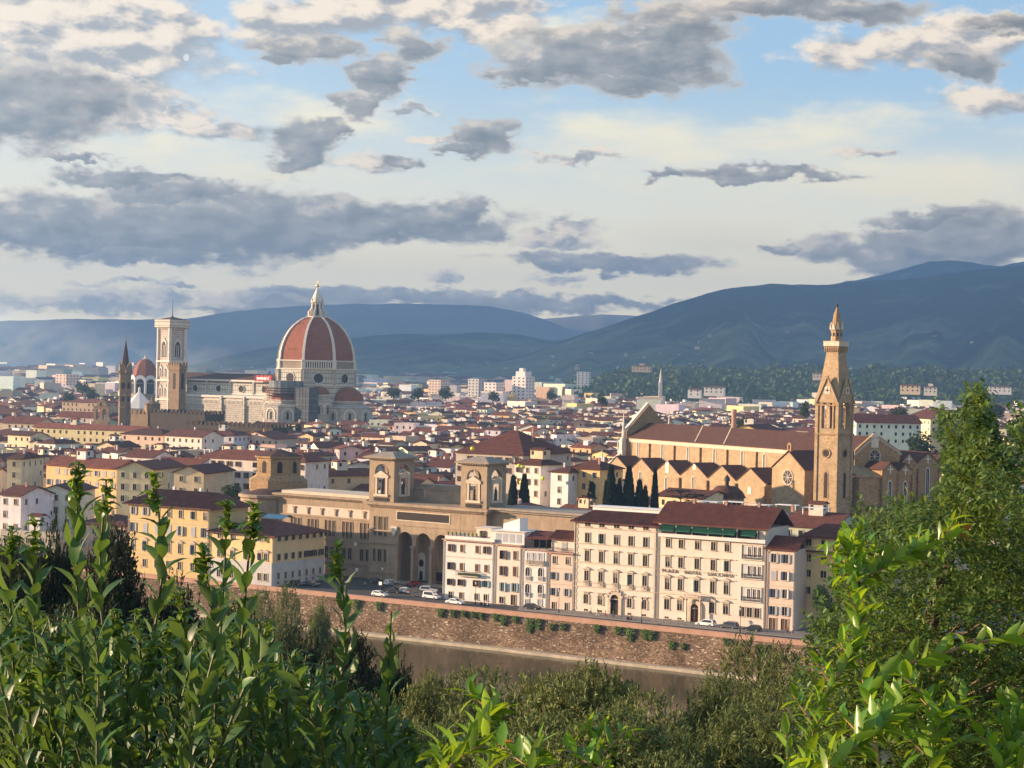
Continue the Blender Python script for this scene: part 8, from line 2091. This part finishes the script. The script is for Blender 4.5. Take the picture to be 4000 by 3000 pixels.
# people on the hotel roof terrace
pt = Q.w(Q.lx(1262, 1090, 6.5), 6.5)
for i, (du, s_) in enumerate(((1247, 'cloth_red'), (1262, 'cloth_white'), (1276, 'cloth_white'))):
    p = Q.w(Q.lx(du, 1090, 6.0), 6.2); z_ = Q.z(1262, 1092, Q.lx(1262, 1092, 6.2), 6.2)
    person((p.x, p.y, Q.z(1240, 1124.5, Q.lx(1240, 1124.5)) + 3.3), qa, s_, 'cloth_dark', ['person in red','person in white left of another','person in white right of another'][i]+' on the roof terrace of the tall palace', .05)
# ------------------------------------------------------------------ street lamps, signs, railing, balloons
def street_lamp(u, v, label, h=5.5):
    p = ground(u, v, .12); r_ = root('street_lamp', (p.x, p.y, .12), 0, label, 'street lamp', 'street lamps on the river road')
    b = MB(); b.ring([(.2,0),(.16,.5),(.07,.7),(.05,h-.8),(.09,h-.75)], 8); b.build('pole', 'iron', r_); b = MB(); b.ring([(.12,h-.75),(.24,h-.15)], 6, cap=False); b.build('lamp_glass', 'white_plaster', r_); b = MB(); b.ring([(.28,h-.15),(.1,h+.1),(.03,h+.3)], 6); b.build('lamp_cap', 'iron', r_)
for u, v, lab in ((1207,1323,'street lamp before the pale pink house'),(1386,1346,'street lamp before the tall cream palace'),(1599,1366,'street lamp between the parked cars at the hotel'),(1772,1388,'tall thin street pole near the bright leafy shoots'),(825,1272,'lamp with a pale sign in the middle of the square'),(1027,1306,'street lamp in front of the white four storey palace')): street_lamp(u, v, lab)
r_ = froot(QP, -60, 10.5, 'railing', 'low iron railing along the pavement before the palaces', 'railing', z=.12)
i = 0
while i < 105:
    m_ = MB(); m_.tube([(i,0,0),(i,0,1.0),(i+1.6,0,1.0),(i+1.6,0,0)], .03, 5); m_.build('rail_hoop', 'iron', r_); i += 3.6
def sign(u, v, label):
    p = ground(u, v, .12); r_ = root('road_sign', (p.x, p.y, .0), qa, label, 'sign'); b = MB(); b.tube([(0,0,0),(0,0,3.2)], .04, 6); b.build('pole', 'iron', r_); b = MB(); b.slabxz([(-.45,2.5),(.45,2.5),(.45,3.3),(-.45,3.3)], -.06, -.03); b.build('panel', 'white_paint', r_)
sign(821, 1285, 'white road sign on a thin pole in the square'); sign(770, 1254, 'tall white sign board beside the library corner')
for i, (u, v, Y, lab) in enumerate(((1020,969,640,'topmost yellow balloon above the roofs behind the library towers'),(1121,1006,590,'yellow balloon left of a touching pair by the white house'),(1131,1009,590,'yellow balloon right of a touching pair by the white house'),(1173,1033,585,'yellow balloon right of all others before the ochre house'),(1126,1042,580,'lowest yellow balloon between the two cypresses'),(1113,1032,584,'pale yellow balloon above the left cypress'))):
    p = at(u, v, Y); r_ = root('balloon', tuple(p), 0, lab, 'balloon', 'yellow balloons over the garden'); k = 4.0*Y/FPX
    b = MB(); b.ring([(max(.01, k*math.cos(R(a))), k*1.06*math.sin(R(a))) for a in range(-90, 91, 15)], 16); b.build('envelope', 'balloon', r_, smooth=True); b = MB(); b.tube([(0,0,-k*1.05),(0,0,-k*3.2)], .03, 4); b.build('string', 'iron', r_)
# dish aerials and masts on the nearest roofs
ra = random.Random(9)
for i, h in enumerate(HOUSES[:70]):
    if ra.random() < .55:
        m_ = MB(); m_.tube([(0,0,0),(0,0,2.6)], .035, 4)
        for k in range(3): m_.tube([(-.5,0,1.9+k*.25),(.5,0,1.9+k*.25)], .02, 3)
        m_.build('aerial', 'iron', h[0], loc=(h[8]*ra.uniform(.3,.7), 3, h[9]+1.2))
